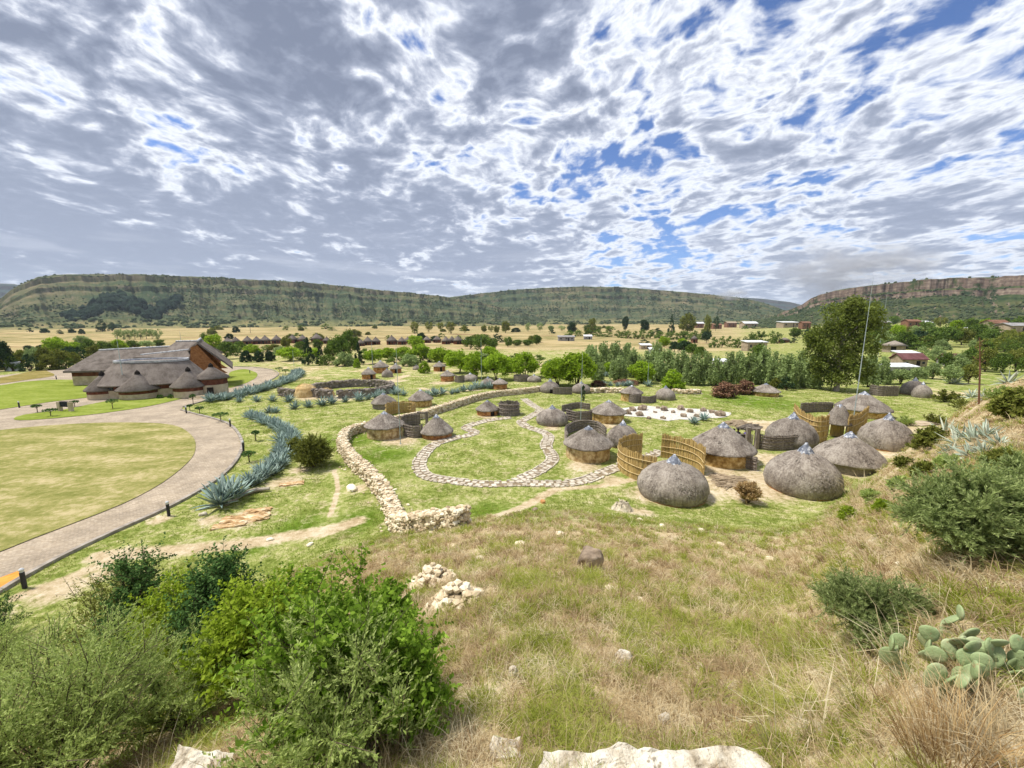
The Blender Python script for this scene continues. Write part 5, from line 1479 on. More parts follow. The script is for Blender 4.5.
def bollard_proto():
    root = thing('bollard', 'b', 'bollard')
    MB().add(*lathe([(0.075, -.1), (0.075, .66), (0.065, .67)], 14)).build('post', BOLL, root)
    MB().add(*lathe([(0.065, .66), (0.065, .75)], 14)).build('lens', LAMPC, root)
    MB().add(*lathe([(0.082, .75), (0.082, .79), (0.04, .83), (0.005, .835)], 14)).build('cap', LAMPC, root)
    return root
BP = bollard_proto(); first = True
for x, y, lab in [(25, 588, 'black bollard with white top at the orange panel, nearest the camera'), (169, 516, 'black bollard with white top on the kerb before the large front agave'), (243.6, 451, 'black bollard at the outer bend of the drive'),
             (230.5, 427, 'black bollard past the bend of the drive, beside the small flat-topped trees'), (186.5, 413.5, 'black bollard at the tip of the grass between the two drives'), (19.5, 408, 'black bollard at the near edge of the bright green lawn'),
             (254, 388, 'black bollard on the drive beside the dense agave row'), (250, 373.5, 'far bollard at the small lawn by the gable'), (74.6, 379.5, 'dark bollard on the paving before the rear wing'), (56.5, 379.5, 'pale bollard at the corner of the bright green lawn')]:
    p = at(x, y); p.z += 0.02
    if first: BP.location = p; BP['label'] = lab; BP['group'] = 'bollards along the drive'; first = False
    else: dup(BP, p, 0, None, lab, 'bollards along the drive')

p = at(66, 411.5); root = thing('notice_board', 'black notice board between two pale stone posts on the grass strip', 'notice board', p, math.radians(-8)); k = depth(p) / F
for s in (-1, 1): MB().add(*box((s * 6.6 * k, 0, .55), (.34, .34, 1.2))).build('post', CREAM, root)
MB().add(*box((0, 0, 0.86), (11.4 * k, .12, 5.0 * k))).build('board', BOARD, root)
MB().add(*lathe([(0.9, .86 + 2.5 * k), (0.5, .93 + 2.5 * k), (0.02, .95 + 2.5 * k)], 14, sx=1, sy=.08)).build('board_crest', BOARD, root)

# ------------------------------------------------------------------ straw bundles, logs, brushwood
def bundle(pix, L, n, spread, h, mat, label, cat, name, rz, rad=(0.012, 0.03), droop=0.15):
    p = at(*pix); mb = MB()
    for _ in range(n):
        o = (rng.random() - .5) * spread; s = (rng.random() - .5) * L * .3; a = rz + rng.normal() * droop; l = L * rng.uniform(.5, 1)
        z = rng.random() * h * max(0.1, 1 - abs(o) / spread * 1.6)
        x0, y0 = s * math.cos(rz) - o * math.sin(rz), s * math.sin(rz) + o * math.cos(rz)
        pts = []
        for t in (-.5, 0, .5):
            x, y = x0 + l * t * math.cos(a), y0 + l * t * math.sin(a)
            pts.append((x, y, ground(p.x + x, p.y + y) - p.z + .02 + z * (1 - .5 * abs(t)) + rng.random() * .03))
        mb.add(*tube(pts, rng.uniform(*rad), 4))
    return tag(mb.build(name, mat, None, False, p), label, cat)
bundle((730, 482), 2.0, 260, 1.6, 0.28, noisy('dry_twigs', [(0, (0.20, 0.145, 0.09)), (.5, (.36, .28, .19)), (1, (0.52, 0.43, 0.31))], 3, island=.7), 'tangled brushwood heap in the yard between the front dome and the ochre hut', 'brushwood', 'brushwood_heap', math.radians(-14), (0.012, .035), .5)
bundle((736, 424), 2.6, 60, 1.9, 0.35, noisy('pale_poles', [(0, (0.30, 0.22, 0.13)), (1, (0.55, 0.45, 0.32))], 3, island=.6), 'pile of pale roofing poles lying in the yard behind the ochre-walled hut', 'pole pile', 'pole_pile', math.radians(30), (.03, .06), .12)
bundle((748, 428), 2.8, 50, 1.4, 0.3, GREYWOOD, 'pile of grey poles right of the pale pole pile', 'pole pile', 'pole_pile', math.radians(34), (.03, .06), .1)
bundle((920, 424), 3.2, 60, 1.4, .3, noisy('bleached_poles', [(0, (0.42, 0.33, 0.23)), (1, (0.62, 0.53, 0.41))], 3, island=.6), 'bleached timber lying in the dry grass above the rightmost dome hut', 'timber', 'timber_pile', math.radians(4), (.04, .09), .15)
mbl = [at(226, 506), at(240, 498), at(254, 493), at(270, 491)]
o = MB().add(*tube([(q.x - mbl[1].x, q.y - mbl[1].y, q.z - mbl[1].z + .16) for q in mbl], [.17, .16, .14, .1], 10)).build('log', PALEBARK, None, True, mbl[1]); tag(o, 'curved pale log lying beside the agaves above the straw heap', 'log')
def heap(pix, r, h, label):
    p = at(*pix); mb = MB()
    prof = [(r, -.05), (r * .8, h * .4), (r * .4, h * .85), (.02, h)]
    mb.add(*lathe(prof, 26, .08)); thatch_bits(mb, prof[::-1], 500, .3); tag(mb.build('hay_heap', noisy('pale_hay', [(0, (.40, .33, .22)), (1, (.68, .61, .48))], 5), None, False, p), label, 'hay heap')
heap((622, 510), .62, .42, 'small pale hay heap on the grass left of the front dome hut')
o = bundle((801, 455), 1.6, 3, .05, .02, noisy('white_pipe', [(0, (.6, .6, .58)), (1, (.7, .7, .68))], 3), 'pale bent branch on the stones behind the front right dome', 'branch', 'branch', 0.1, (.035, .05), .05)

# ------------------------------------------------------------------ trees
def leaf_cards(P, size, flat=0.0):
    """a small randomly turned quad at every point"""
    n = len(P)
    a = rng.normal(size=(n, 3)); a[:, 2] *= (1 - flat); a /= np.linalg.norm(a, axis=1)[:, None]
    b = rng.normal(size=(n, 3)); b -= (a * b).sum(1)[:, None] * a; b /= np.linalg.norm(b, axis=1)[:, None]
    s = (size * (0.6 + 0.8 * rng.random(n)))[:, None]
    A = P - a * s; B = P + b * s * 0.55; C = P + a * s; D = P - b * s * 0.55
    return np.stack([A, B, C, D], 1).reshape(-1, 3), np.arange(4 * n).reshape(n, 4)

def unit_crown(kind, seed, nc, nl, leaf):
    """foliage inside a box of width 1 and height 1"""
    r_ = np.random.default_rng(seed)
    pts = []
    for i in range(nc):
        if kind == 'round':
            d = r_.normal(size=3); d /= np.linalg.norm(d); rr = 0.45 + 0.55 * r_.random() ** 0.5
            c = np.array([0, 0, 0.52]) + d * rr * np.array([0.38, 0.38, 0.38]); cr = 0.12 + 0.07 * r_.random()
        elif kind == 'spread':
            d = r_.normal(size=3); d[2] = abs(d[2]) * 1.35 - 0.65; d /= np.linalg.norm(d); rr = 0.5 + 0.5 * r_.random() ** 0.5
            c = np.array([0, 0, 0.49]) + d * rr * np.array([0.40, 0.40, 0.40]); cr = 0.12 + 0.07 * r_.random()
        elif kind == 'plume':
            a = r_.random() * 6.28; q = 0.36 * r_.random() ** 0.6; top = 1 - 0.75 * (q / 0.36) ** 2 * r_.random()
            c = np.array([q * math.cos(a), q * math.sin(a), 0.05 + (top - 0.12) * r_.random() ** 0.8]); cr = 0.07 + 0.05 * r_.random()
        elif kind == 'cone':
            h = r_.random() ** 1.3; a = r_.random() * 6.28; q = 0.42 * (1 - h) * (0.7 + 0.3 * r_.random())
            c = np.array([q * math.cos(a), q * math.sin(a), 0.08 + 0.88 * h]); cr = 0.05 + 0.06 * (1 - h)
        elif kind == 'column':
            h = r_.random(); a = r_.random() * 6.28; q = 0.36 * math.sin(math.pi * (0.12 + 0.86 * h)) ** 0.7 * r_.random() ** .4
            c = np.array([q * math.cos(a), q * math.sin(a), 0.06 + 0.9 * h]); cr = 0.09
        else:  # bush
            d = r_.normal(size=3); d[2] = abs(d[2]); d /= np.linalg.norm(d); rr = 0.5 + 0.5 * r_.random() ** 0.5
            c = np.array([0, 0, 0.05]) + d * rr * np.array([0.40, 0.40, 0.80]); cr = 0.10 + 0.06 * r_.random()
        d = r_.normal(size=(nl, 3)); d /= np.linalg.norm(d, axis=1)[:, None]
        st = np.array([1, 1, 2.0]) if kind == 'plume' else np.array([1, 1, 0.85])
        pts.append(c + d * (cr * r_.random((nl, 1)) ** 0.45) * st)
    P = np.concatenate(pts)
    P[:, 2] = np.clip(P[:, 2], 0.0, 1.02)
    return leaf_cards(P, leaf)

def unit_trunk(kind, seed):
    r_ = np.random.default_rng(seed + 500)
    mb = MB()
    if kind in ('bush', 'column'): hgt = 0.35
    elif kind in ('cone', 'plume'): hgt = 0.8
    else: hgt = 0.5
    nst = {'round': 1, 'spread': 3, 'bush': 5, 'plume': 5, 'cone': 1, 'column': 2}[kind]
    for i in range(nst):
        a = r_.random() * 6.28; l = 0.0 if nst == 1 else 0.12 + 0.1 * r_.random()
        p0 = np.array([0.02 * math.cos(a) * (nst > 1), 0.02 * math.sin(a) * (nst > 1), -0.03]); p1 = np.array([l * .5 * math.cos(a), l * .5 * math.sin(a), hgt * .5]); p2 = np.array([l * math.cos(a), l * math.sin(a), hgt])
        mb.add(*tube([p0, (p0 + p1) / 2, p1, p2], [0.032, 0.027, 0.022, 0.008] if nst == 1 else [.02, .018, .014, .006], 6))
        if kind in ('round', 'spread'):
            for j in range(4):
                b = a + r_.normal() * 1.6; e = p1 + np.array([.22 * math.cos(b), .22 * math.sin(b), .16 + .15 * r_.random()])
                mb.add(*tube([p1, (p1 + e) / 2 + [0, 0, .02], e], [.014, .010, .004], 5))
    return mb

PROTO = {}
def tree_proto(kind, matl, var, nc, nl, leaf, bark=None):
    key = (kind, matl.name, var)
    if key not in PROTO:
        v, f = unit_crown(kind, 1000 + var * 7 + hash_s(kind), nc, nl, leaf)
        cm = MB().add(v, f).mesh(kind + '_crown', matl)
        tm = unit_trunk(kind, var).mesh(kind + '_trunk', bark or WOOD, True)
        PROTO[key] = (cm, tm)
    return PROTO[key]
def hash_s(s): return sum(ord(c) * (i + 3) for i, c in enumerate(s)) % 991

def tree(kind, matl, x, by, ty, w, label, group=None, name='tree', cat='tree', nc=60, nl=60, leaf=0.04, base=None, bark=None, var=None):
    p = at(x, by) if base is None else base
    d = depth(p); u = (x - 512) / F
    W = w * d / F / math.sqrt(1 + u * u) * 1.06
    H = zpix(ty, p.y) - p.z
    cm, tm = tree_proto(kind, matl, int(rng.integers(0, 4)) if var is None else var, nc, nl, leaf, bark)
    root = thing(name, label, cat, p, rng.random() * 6.28, group)
    root.scale = (W, W, H)
    for nm, me in (('crown', cm), ('trunk', tm)):
        o = bpy.data.objects.new(nm, me); col.objects.link(o); o.parent = root
    return root

GB = 'lime green trees of the belt'
for x, by, ty, w, lab, kd in [
    (416, 349, 334.5, 17, 'round lime tree behind the belt, in front of the lodges', 'round'), (424.5, 373, 359.5, 13, 'small round lime bush standing alone in the far turf', 'bush'),
    (420, 362, 343, 22, 'lime tree at the left of the belt behind the lone round bush', 'spread'), (440, 365, 346, 24, 'broad lime tree behind the tiny red-walled hut', 'spread'),
    (459, 373, 349, 28, 'lime tree left of the thin mast over the peaked huts', 'spread'), (476, 378, 351, 26, 'lime tree with dark trunk over the small peaked hut', 'spread'),
    (497, 380, 352, 30, 'large lime tree right of the thin mast, above the red-walled hut', 'spread'), (489, 365, 345.5, 20, 'lime tree top showing behind the larger lime trees', 'round'),
    (524, 377, 351, 29, 'lime tree standing apart above the far dome hut', 'spread'), (558, 386, 357, 32, 'left half of the big lime clump behind the peaked hut', 'spread'),
    (577, 386, 351, 38, 'tallest right half of the big lime clump behind the peaked hut', 'spread'), (641, 383, 359.5, 27, 'round lime tree behind the agaves beside the short mast', 'round'),
    (672.5, 389, 367, 25, 'bright round lime bush right of the short mast', 'bush'), (609, 376, 361, 13, 'small lime tree among the far agaves', 'round'), (546, 378, 366, 12, 'small lime tree left of the big lime clump', 'round'),
    (290, 361, 346, 26, 'lime tree between the dark conifers and the lodges', 'spread'), (214, 351, 333.5, 21, 'lime tree behind the gable of the visitor centre', 'round'),
    (373, 364, 348.5, 20, 'lime tree behind the far clustered homestead', 'spread'), (388, 360, 347, 18, 'lime tree just right of the one behind the clustered homestead', 'round'), (357, 368, 357, 8, 'small lime bush at the foot of the dark conifer', 'bush'),
    (404, 362, 346, 20, 'lime tree between the homestead and the lone round bush', 'spread'), (682, 345, 338, 10, 'small yellow-green tree before the far hamlet', 'round'), (664, 347, 336, 14, 'lime green tree in the far field edge', 'round')]:
    tree(kd, L_LIME, x, by, ty, w, lab, GB, 'lime_tree')
for x, by, ty, w, lab in [(309, 365.5, 337, 17, 'tall dark conifer left of its shorter twin'), (321, 364, 345, 14, 'shorter dark conifer right of the tall one'), (359, 364.5, 341.5, 13, 'pointed dark conifer left of the clustered homestead'),
    (671, 334, 313.5, 9, 'far dark conifer on the skyline of the hamlet'), (583, 401, 384.5, 6, 'slender small cypress beside the mast in the village turf')]:
    tree('cone' if x != 583 else 'column', L_DARK, x, by, ty, w, lab, 'dark conifers', 'conifer', nc=60, nl=40, leaf=0.03)
for x, by, ty, w, lab in [(246, 362, 348.5, 14, 'round dark bush left of a pair'), (259, 362, 349, 14, 'round dark bush in the middle before the lodges'), (270, 361, 349, 13, 'round dark bush right of the pair before the lodges')]:
    tree('bush', L_DARK, x, by, ty, w, lab, 'round dark bushes before the lodges', 'dark_bush', 'bush')
MID = [(340, 363, 333, 22, 'green tree right of the twin conifers'), (333, 362, 340, 17, 'lower green tree beside the twin conifers'), (350, 359, 329, 18, 'tall grey-green tree in front of the lodges'), (287, 349, 336, 13, 'green tree among the round lodges'),
       (228, 359, 341, 22, 'dark green tree right of the visitor centre gable'), (240, 352, 341, 16, 'green tree behind the round dark bushes'), (205, 347, 332, 10, 'small dark tree behind the visitor centre ridge'), (301, 352, 341, 15, 'green tree behind the tall conifer'),
       (275, 352, 344, 16, 'green tree behind the round dark bush'), (318, 350, 338, 12, 'green tree between the lodges'), (470, 349, 336, 16, 'dark green bush before the yellow plain'), (482, 352, 333, 20, 'tall dark green bush above the thin mast'), (493, 350, 338, 13, 'dark bush right of the tall one before the plain'),
       (508, 347, 336, 10, 'dark bushy tree at the near edge of the plain'), (517, 346, 339, 12, 'low dark bush on the plain edge'), (528, 346, 339, 13, 'second low dark bush on the plain edge'), (537, 345, 334, 9, 'taller dark bush at the end of the plain edge row')]
for m_ in MID: tree('round' if m_[3] < 15 else 'spread', L_MID if m_[0] > 300 or m_[0] < 260 else L_OLIVE, *m_[:4], m_[4], 'green trees beyond the village', 'green_tree', nc=50, nl=52)
# wood left of the centre
LEFT = [(5, 371, 340, 26, 'dark tree at the left edge of the view', L_DARK), (-14, 372, 343, 26, 'dark tree cut by the left edge', L_MID), (24, 369, 349, 22, 'dark olive tree behind the white roadside kiosk', L_OLIVE), (36, 369, 346, 22, 'grey-green tree right of the kiosk', L_WILLOW), (47, 369, 345, 20, 'dark tree behind the brown lawn', L_OLIVE),
        (29, 352, 345, 14, 'dark bush against the tan slope', L_DARK), (42, 351, 344, 12, 'second dark bush against the tan slope', L_DARK), (58, 357, 336.5, 34, 'bright green tree rising above the wood left of the centre', L_LIME), (74, 356, 341, 26, 'bright green tree right of the highest bright one', L_LIME),
        (61, 369, 349, 24, 'olive tree at the wood edge left of the porch', L_OLIVE), (74, 367, 351, 18, 'dark olive tree beside the porch', L_OLIVE), (90, 357, 339, 24, 'green tree behind the rear wing', L_MID), (104, 354, 340, 22, 'green tree behind the long rear roof', L_MID), (118, 352, 339, 22, 'green tree behind the middle of the rear roof', L_LIME),
        (132, 350, 340, 20, 'dull green tree behind the rear roof', L_MID), (146, 349, 340, 20, 'tree behind the right of the rear roof', L_WILLOW), (160, 347, 339, 16, 'tree behind the white ridge capping', L_MID), (84, 350, 334, 18, 'far tree in the pale grove', L_WILLOW)]
for x, by, ty, w, lab, m_ in LEFT: tree('spread' if w > 19 else 'round', m_, x, by, ty, w, lab, 'trees left of the visitor centre', 'green_tree', nc=54, nl=52)
for i, x in enumerate(np.linspace(118, 158, 8)):
    tree('round', L_WILLOW, x, 339 + rng.random(), 327.5 + 1.5 * rng.random(), 11, 'grey-green tree of the far grove behind the visitor centre', 'far grove behind the visitor centre', 'green_tree', nc=26, nl=26, leaf=.045)
for i, (x, by, ty, w) in enumerate([(102, 332, 319, 16), (112, 331, 321, 12), (92, 326, 319, 12), (45, 333, 327.5, 12), (60, 334, 329, 9), (72, 333, 328, 10), (82, 334, 328, 8), (30, 332, 327, 9)]):
    tree('bush', L_DARK, x, by, ty, w, 'dark bush clump on the far tan slope', 'dark clumps on the far left slope', 'dark_bush', 'bush', nc=24, nl=26, leaf=.05)
# willow thicket right of the lime trees
k = 0
for x, by, ty, w in [(592, 375, 345, 18), (604, 372, 341, 18), (616, 374, 339, 20), (628, 372, 342, 18), (618, 380, 355, 18), (633, 377, 350, 18), (646, 379, 349, 20), (657, 381, 352, 20), (668, 377, 347, 20), (680, 382, 350, 20), (692, 385, 353, 20), (704, 385, 352, 18), (716, 386, 355, 20), (728, 386, 352, 20), (739, 383, 350, 20),
                     (750, 384, 352, 20), (762, 384, 346, 22), (774, 386, 352, 22), (786, 388, 354, 24), (798, 386, 350, 22), (598, 382, 362, 16), (700, 378, 358, 18), (724, 378, 362, 18), (655, 370, 341, 14), (745, 376, 356, 18), (590, 362, 343, 13), (810, 388, 354, 24), (868, 387, 352, 24), (880, 384, 356, 22)]:
    tree('plume', L_WILLOW, x, by, ty + 3 * rng.random(), w * 1.2, 'feathery grey-green young tree of the thicket behind the village', 'grey-green thicket behind the village', 'willow_tree', nc=70, nl=52, leaf=0.036); k += 1
for x, by, ty, w, lab, m_ in [(684, 355, 340, 16, 'dark green tree among the thicket below the hamlet', L_DARK), (692, 357, 343, 14, 'green tree beside the dark one below the hamlet', L_MID), (700, 360, 346, 14, 'second green tree below the hamlet', L_MID), (674, 352, 341, 11, 'dark bushy tree by the white sheds', L_DARK),
                              (757, 378, 343, 26, 'taller green tree in front of the beige house', L_MID), (706, 343, 330, 11, 'dark round tree right of the tiny round hut', L_DARK)]:
    tree('spread', m_, x, by, ty, w, lab, None, 'green_tree')
# far trees on the plain
FAR = [(414.6, 333.5, 320, 10, 'far tree on the plain, first of a row of five', L_OLIVE), (429, 332.5, 320.5, 9, 'far tree on the plain, second of a row of five', L_OLIVE), (440.5, 331.5, 321, 8, 'far tree on the plain, third of a row of five', L_OLIVE), (451, 334, 320.5, 11, 'broad far tree on the plain, fourth of the row of five', L_OLIVE), (464.5, 333, 324, 7, 'small far tree ending the row of five on the plain', L_OLIVE),
       (484, 332.5, 324.5, 7, 'far tree left of a cluster on the plain', L_OLIVE), (491, 332, 325, 7, 'leftmost far tree of a tight cluster on the plain', L_OLIVE), (497, 333.5, 325, 7, 'second far tree of the tight cluster on the plain', L_OLIVE), (505.5, 333, 320.5, 10, 'tallest far tree of the tight cluster on the plain', L_OLIVE),
       (528, 331.5, 322, 7, 'pale far tree right of the cluster', L_WILLOW), (540, 331, 322, 8, 'pale far tree right of another', L_WILLOW), (551, 331, 325, 7, 'low far tree on the plain edge', L_WILLOW), (562, 331, 325, 8, 'low far tree left of the dark round one', L_WILLOW), (572, 334, 321.5, 11, 'dark round far tree alone on the plain', L_DARK),
       (587, 333, 324, 9, 'far tree left of the tall thin one', L_MID), (592, 331, 317, 9, 'tall thin far tree before the plateau', L_OLIVE), (598, 333, 325, 10, 'far bushy tree below the plateau', L_MID), (610, 333, 325, 12, 'wide far bush below the plateau', L_MID), (625, 331, 314.5, 7, 'dark slim far tree below the plateau', L_DARK), (644, 333, 319, 11, 'dark round far tree left of the hamlet', L_DARK),
       (687, 334, 312.5, 19, 'largest round tree over the far hamlet', L_OLIVE), (707, 336, 313, 8, 'tall poplar right of the largest hamlet tree', L_OLIVE), (715.5, 331, 315.5, 7, 'slim tree right of the poplar', L_DARK)]
for x, by, ty, w, lab, m_ in FAR: tree('round', m_, x, by, ty, w, lab, 'far trees on the plain', 'far_tree', nc=30, nl=28, leaf=.045)
for i, (x0, x1, by, ty, n_) in enumerate([(621, 658, 338, 328, 6), (660, 702, 339, 329, 7), (714, 752, 347, 334, 6), (752, 778, 343, 329, 5), (570, 618, 336, 328, 6)]):
    for x in np.linspace(x0, x1, n_):
        tree('bush', L_MID, x + rng.normal(), by + rng.random(), ty + 2 * rng.random(), 10 + 4 * rng.random(), 'dark green hedge bush between the far fields', 'hedge bushes between the far fields', 'hedge_bush', 'bush', nc=26, nl=26, leaf=.045)
# right: village trees below the cliffs
RT = [(905, 349, 330, 26, L_MID), (917, 346, 329, 22, L_DARK), (934, 345, 326, 26, L_MID), (948, 347, 325, 28, L_MID), (962, 345, 327, 24, L_OLIVE), (976, 343, 323, 26, L_MID), (990, 345, 328, 24, L_MID), (1004, 352, 332, 28, L_OLIVE), (1020, 356, 330, 34, L_OLIVE), (896, 341, 324, 20, L_LIME), (884, 346, 330, 20, L_WILLOW),
      (873, 344, 329, 18, L_MID), (955, 334, 319, 16, L_LIME), (970, 331, 317, 18, L_MID), (985, 330, 318, 16, L_LIME), (1003, 328, 317, 16, L_MID), (1020, 327, 316, 20, L_MID), (940, 327, 316, 16, L_OLIVE), (925, 331, 320, 16, L_MID), (910, 322, 312, 14, L_MID), (893, 325, 315, 14, L_MID), (878, 332, 321, 14, L_MID), (945, 314, 303.5, 11, L_DARK),
      (922, 362, 345, 18, L_WILLOW), (936, 364, 346, 20, L_WILLOW), (946, 371, 352, 22, L_MID), (958, 372, 353, 22, L_WILLOW), (970, 369, 346, 24, L_MID), (985, 372, 346, 26, L_OLIVE), (932, 379, 362, 24, L_WILLOW), (950, 384, 364, 24, L_WILLOW), (916, 383, 367, 24, L_WILLOW), (900, 384, 368, 24, L_WILLOW), (968, 384, 364, 24, L_OLIVE), (886, 384, 369, 20, L_WILLOW),
      (862, 331, 318, 16, L_MID), (850, 336, 320, 18, L_MID), (795, 338, 327, 16, L_MID), (808, 340, 328, 16, L_DARK), (822, 341, 327, 18, L_MID), (836, 340, 326, 18, L_MID), (1015, 372, 347, 30, L_OLIVE), (1000, 375, 352, 26, L_MID), (1030, 380, 348, 34, L_MID)]
for x, by, ty, w, m_ in RT:
    tree('spread' if w > 18 else 'round', m_, x, by, ty, w, {'lime_leaves': 'yellow-green bushy tree among the houses below the cliffs', 'green_leaves': 'mid green bushy tree among the houses below the cliffs', 'conifer_needles': 'dark bushy tree below the cliffs', 'olive_leaves': 'olive bushy tree on the right below the cliffs', 'greygreen_leaves': 'grey-green bushy growth around the red-roofed houses'}[m_.name],
         {'lime_leaves': 'yellow-green trees below the cliffs', 'green_leaves': 'green trees below the cliffs', 'conifer_needles': 'dark trees below the cliffs', 'olive_leaves': 'olive trees below the cliffs', 'greygreen_leaves': 'grey-green growth around the red roofs'}[m_.name], 'bushy_tree', nc=54, nl=52)
# the big eucalyptus
def eucalyptus():
    p = at(836, 391); d = depth(p); k_ = d / F / math.sqrt(1 + .81 ** 2)
    root = thing('eucalyptus_tree', 'big olive green eucalyptus with pale trunk towering beside the tall mast', 'tree', p, math.atan2(-p.x, p.y))
    H = zpix(302, p.y) - p.z
    lobes = [(-18, .60, 17, .16), (-24, .44, 13, .13), (-8, .82, 17, .16), (4, .88, 14, .12), (14, .74, 17, .16), (26, .84, 10, .14), (27, .64, 13, .16), (19, .46, 15, .14), (-2, .60, 16, .16), (4, .34, 14, .12), (-14, .26, 14, .12), (21, .27, 13, .12), (-29, .56, 8, .10), (8, .96, 9, .06), (-1, .16, 15, .09)]
    P = []
    for x, h, r, rh in lobes:
        for _ in range(26):
            dd = rng.normal(size=3); dd /= np.linalg.norm(dd); q = .55 + .45 * rng.random() ** .5
            c = np.array([x * k_ + dd[0] * r * k_ * q, dd[1] * r * k_ * q + rng.normal() * .8, h * H + dd[2] * rh * H * q])
            n_ = 60; e = rng.normal(size=(n_, 3)); P.append(c + e * np.array([.36, .36, .40]))
    v, f = leaf_cards(np.concatenate(P), .17)
    MB().add(v, f).build('crown', leafy('eucalyptus_leaves', [(0.0, (.085, .115, .022)), (.5, (.17, .215, .04)), (1, (.27, .32, .085))], .4, 0), root)
    mb = MB()
    mb.add(*tube([(0, 0, -.3), (.05, 0, H * .2), (-.1, 0, H * .45), (.1, .1, H * .7), (0, 0, H * .9)], [.42, .34, .26, .17, .05], 10))
    for x, h, r, rh in lobes[:13]: mb.add(*tube([(0, 0, H * max(.12, h - .28)), (x * k_ * .5, 0, h * H - .10 * H), (x * k_ * .9, rng.normal() * .3, h * H)], [.14, .09, .03], 7))
    mb.build('trunk', PALEBARK, root, True)
eucalyptus()
# rust bushes
tree('bush', L_RUST, 724, 397, 380, 31, 'rust red bush, left and larger of the two beside the lone hut', None, 'rust_bush', 'bush', nc=60, nl=50)
tree('bush', L_RUST, 744, 394, 378, 25, 'rust red bush, right and behind the larger one', None, 'rust_bush', 'bush', nc=60, nl=50)
tree('bush', L_RUST, 598, 386, 379.5, 17, 'dark red low bush behind the stone wall, left of the agaves', None, 'rust_bush', 'bush')
tree('bush', L_RUST, 626, 384, 379.0, 30, 'long low dark red bush behind the white agaves', None, 'rust_bush', 'bush')
tree('bush', L_OLIVE, 776, 388, 376, 16, 'small olive bush behind the lone hut', None, 'green_bush', 'bush'); tree('bush', L_DARK, 786, 390, 374, 17, 'dark bush right behind the lone hut', None, 'dark_bush', 'bush')
tree('bush', L_LIME, 689, 384, 376, 8, 'tiny lime bush right of the bright round lime bush', None, 'lime_bush', 'bush')

# small flat-topped trees along the drive
def flat_tree(x, by, ty, w, label):
    p = at(x, by); d = depth(p); W = w * .8 * d / F; H = zpix(ty, p.y) - p.z
    root = thing('flat_topped_tree', label, 'tree', p, rng.random() * 6, 'small flat-topped trees along the drive')
    n_ = 260; a = rng.random(n_) * 6.28; r = np.sqrt(rng.random(n_)) * W / 2
    P = np.column_stack([r * np.cos(a), r * np.sin(a), H * (0.80 + .2 * rng.random(n_)) - .12 * H * (r / (W / 2)) ** 2])
    v, f = leaf_cards(P, .07); MB().add(v, f).build('crown', L_DEEP, root)
    mb = MB(); mb.add(*tube([(0, 0, -.1), (.02, 0, H * .5), (0, 0, H * .85)], [.045, .035, .02], 6))
    for q in range(4): b = q * 1.6; mb.add(*tube([(0, 0, H * .5), (W * .2 * math.cos(b), W * .2 * math.sin(b), H * .72), (W * .36 * math.cos(b), W * .36 * math.sin(b), H * .86)], [.022, .016, .008], 5))
    mb.build('trunk', WOOD, root)
for a in [(37.5, 412.5, 404.5, 10, 'small flat-topped tree left of the notice board at the lawn edge'), (51, 416.5, 408.5, 14, 'small flat-topped tree just left of the notice board'), (75, 407, 400.5, 9, 'small flat-topped tree right behind the notice board'), (113, 409, 399, 12, 'flat-topped tree in front of the oval roof'),
          (193.5, 405, 394, 7, 'thin flat-topped tree at the tip of the grass by the drive'), (190, 410.5, 404.5, 6, 'low flat-topped tree beside the tip bollard'), (200, 414, 406.5, 9, 'flat-topped tree right of the tip bollard'), (221, 421.5, 412.5, 18, 'widest flat-topped tree on the right of the drive'),
          (256, 441, 430.5, 9, 'flat-topped tree by the bend, above the agaves'), (249.5, 462, 451.5, 16, 'dense flat-topped tree nearest the bend bollard'), (280, 374, 367, 9, 'far flat-topped tree at the drive end'), (286, 376, 369, 8, 'second far flat-topped tree at the drive end')]: flat_tree(*a)
for x, w in [(104, 8), (127, 10), (135, 7), (146, 8), (160, 9), (171, 9)]:
    tree('bush', L_DEEP, x, 398.5, 393.5, w, 'low green shrub against the cream wall of the visitor centre', 'shrubs at the wall of the visitor centre', 'green_bush', 'bush', nc=30, nl=30, leaf=.05)

# ------------------------------------------------------------------ agaves
def agave_mesh(seed, n, mat, spread=1.0, wild=0.12):
    """rosette of stiff tapering leaves, unit height"""
    r_ = np.random.default_rng(seed); mb = MB()
    for i in range(n):
        t = i / n; a = i * 2.4 + r_.normal() * .2
        el = math.radians(82 - 66 * t ** .8 * spread + r_.normal() * 60 * wild); L = (0.75 + .4 * r_.random()) * (1.0 if t < .8 else .8)
        k = 7; s = np.linspace(0, 1, k)
        bend = (r_.random() - .35) * .35 * (1 + 3 * wild * r_.random())
        e = el - bend * s ** 2 * 1.8
        dx = np.cumsum(np.cos(e)) / k * L; dz = np.cumsum(np.sin(e)) / k * L
        c = np.column_stack([dx * math.cos(a), dx * math.sin(a), dz + .03])
        w = .062 * np.array([.8, 1.0, 1.0, .88, .66, .38, .02]) * (.8 + .5 * r_.random())
        sd = np.array([-math.sin(a), math.cos(a), 0]); up = np.column_stack([-np.sin(e) * math.cos(a), -np.sin(e) * math.sin(a), np.cos(e)])
        Lf = c + sd * w[:, None] + up * (w * .5)[:, None]; Rt = c - sd * w[:, None] + up * (w * .5)[:, None]; Bk = c - up * (w * .35)[:, None]
        V = np.concatenate([Lf, c, Rt, Bk]); f = []
        for j in range(k - 1):
            for u_, v_ in ((0, 1), (1, 2), (2, 3), (3, 0)): f.append((u_ * k + j, u_ * k + j + 1, v_ * k + j + 1, v_ * k + j))
        mb.add(V, f)
    return mb.mesh('agave_leaves', mat, True)
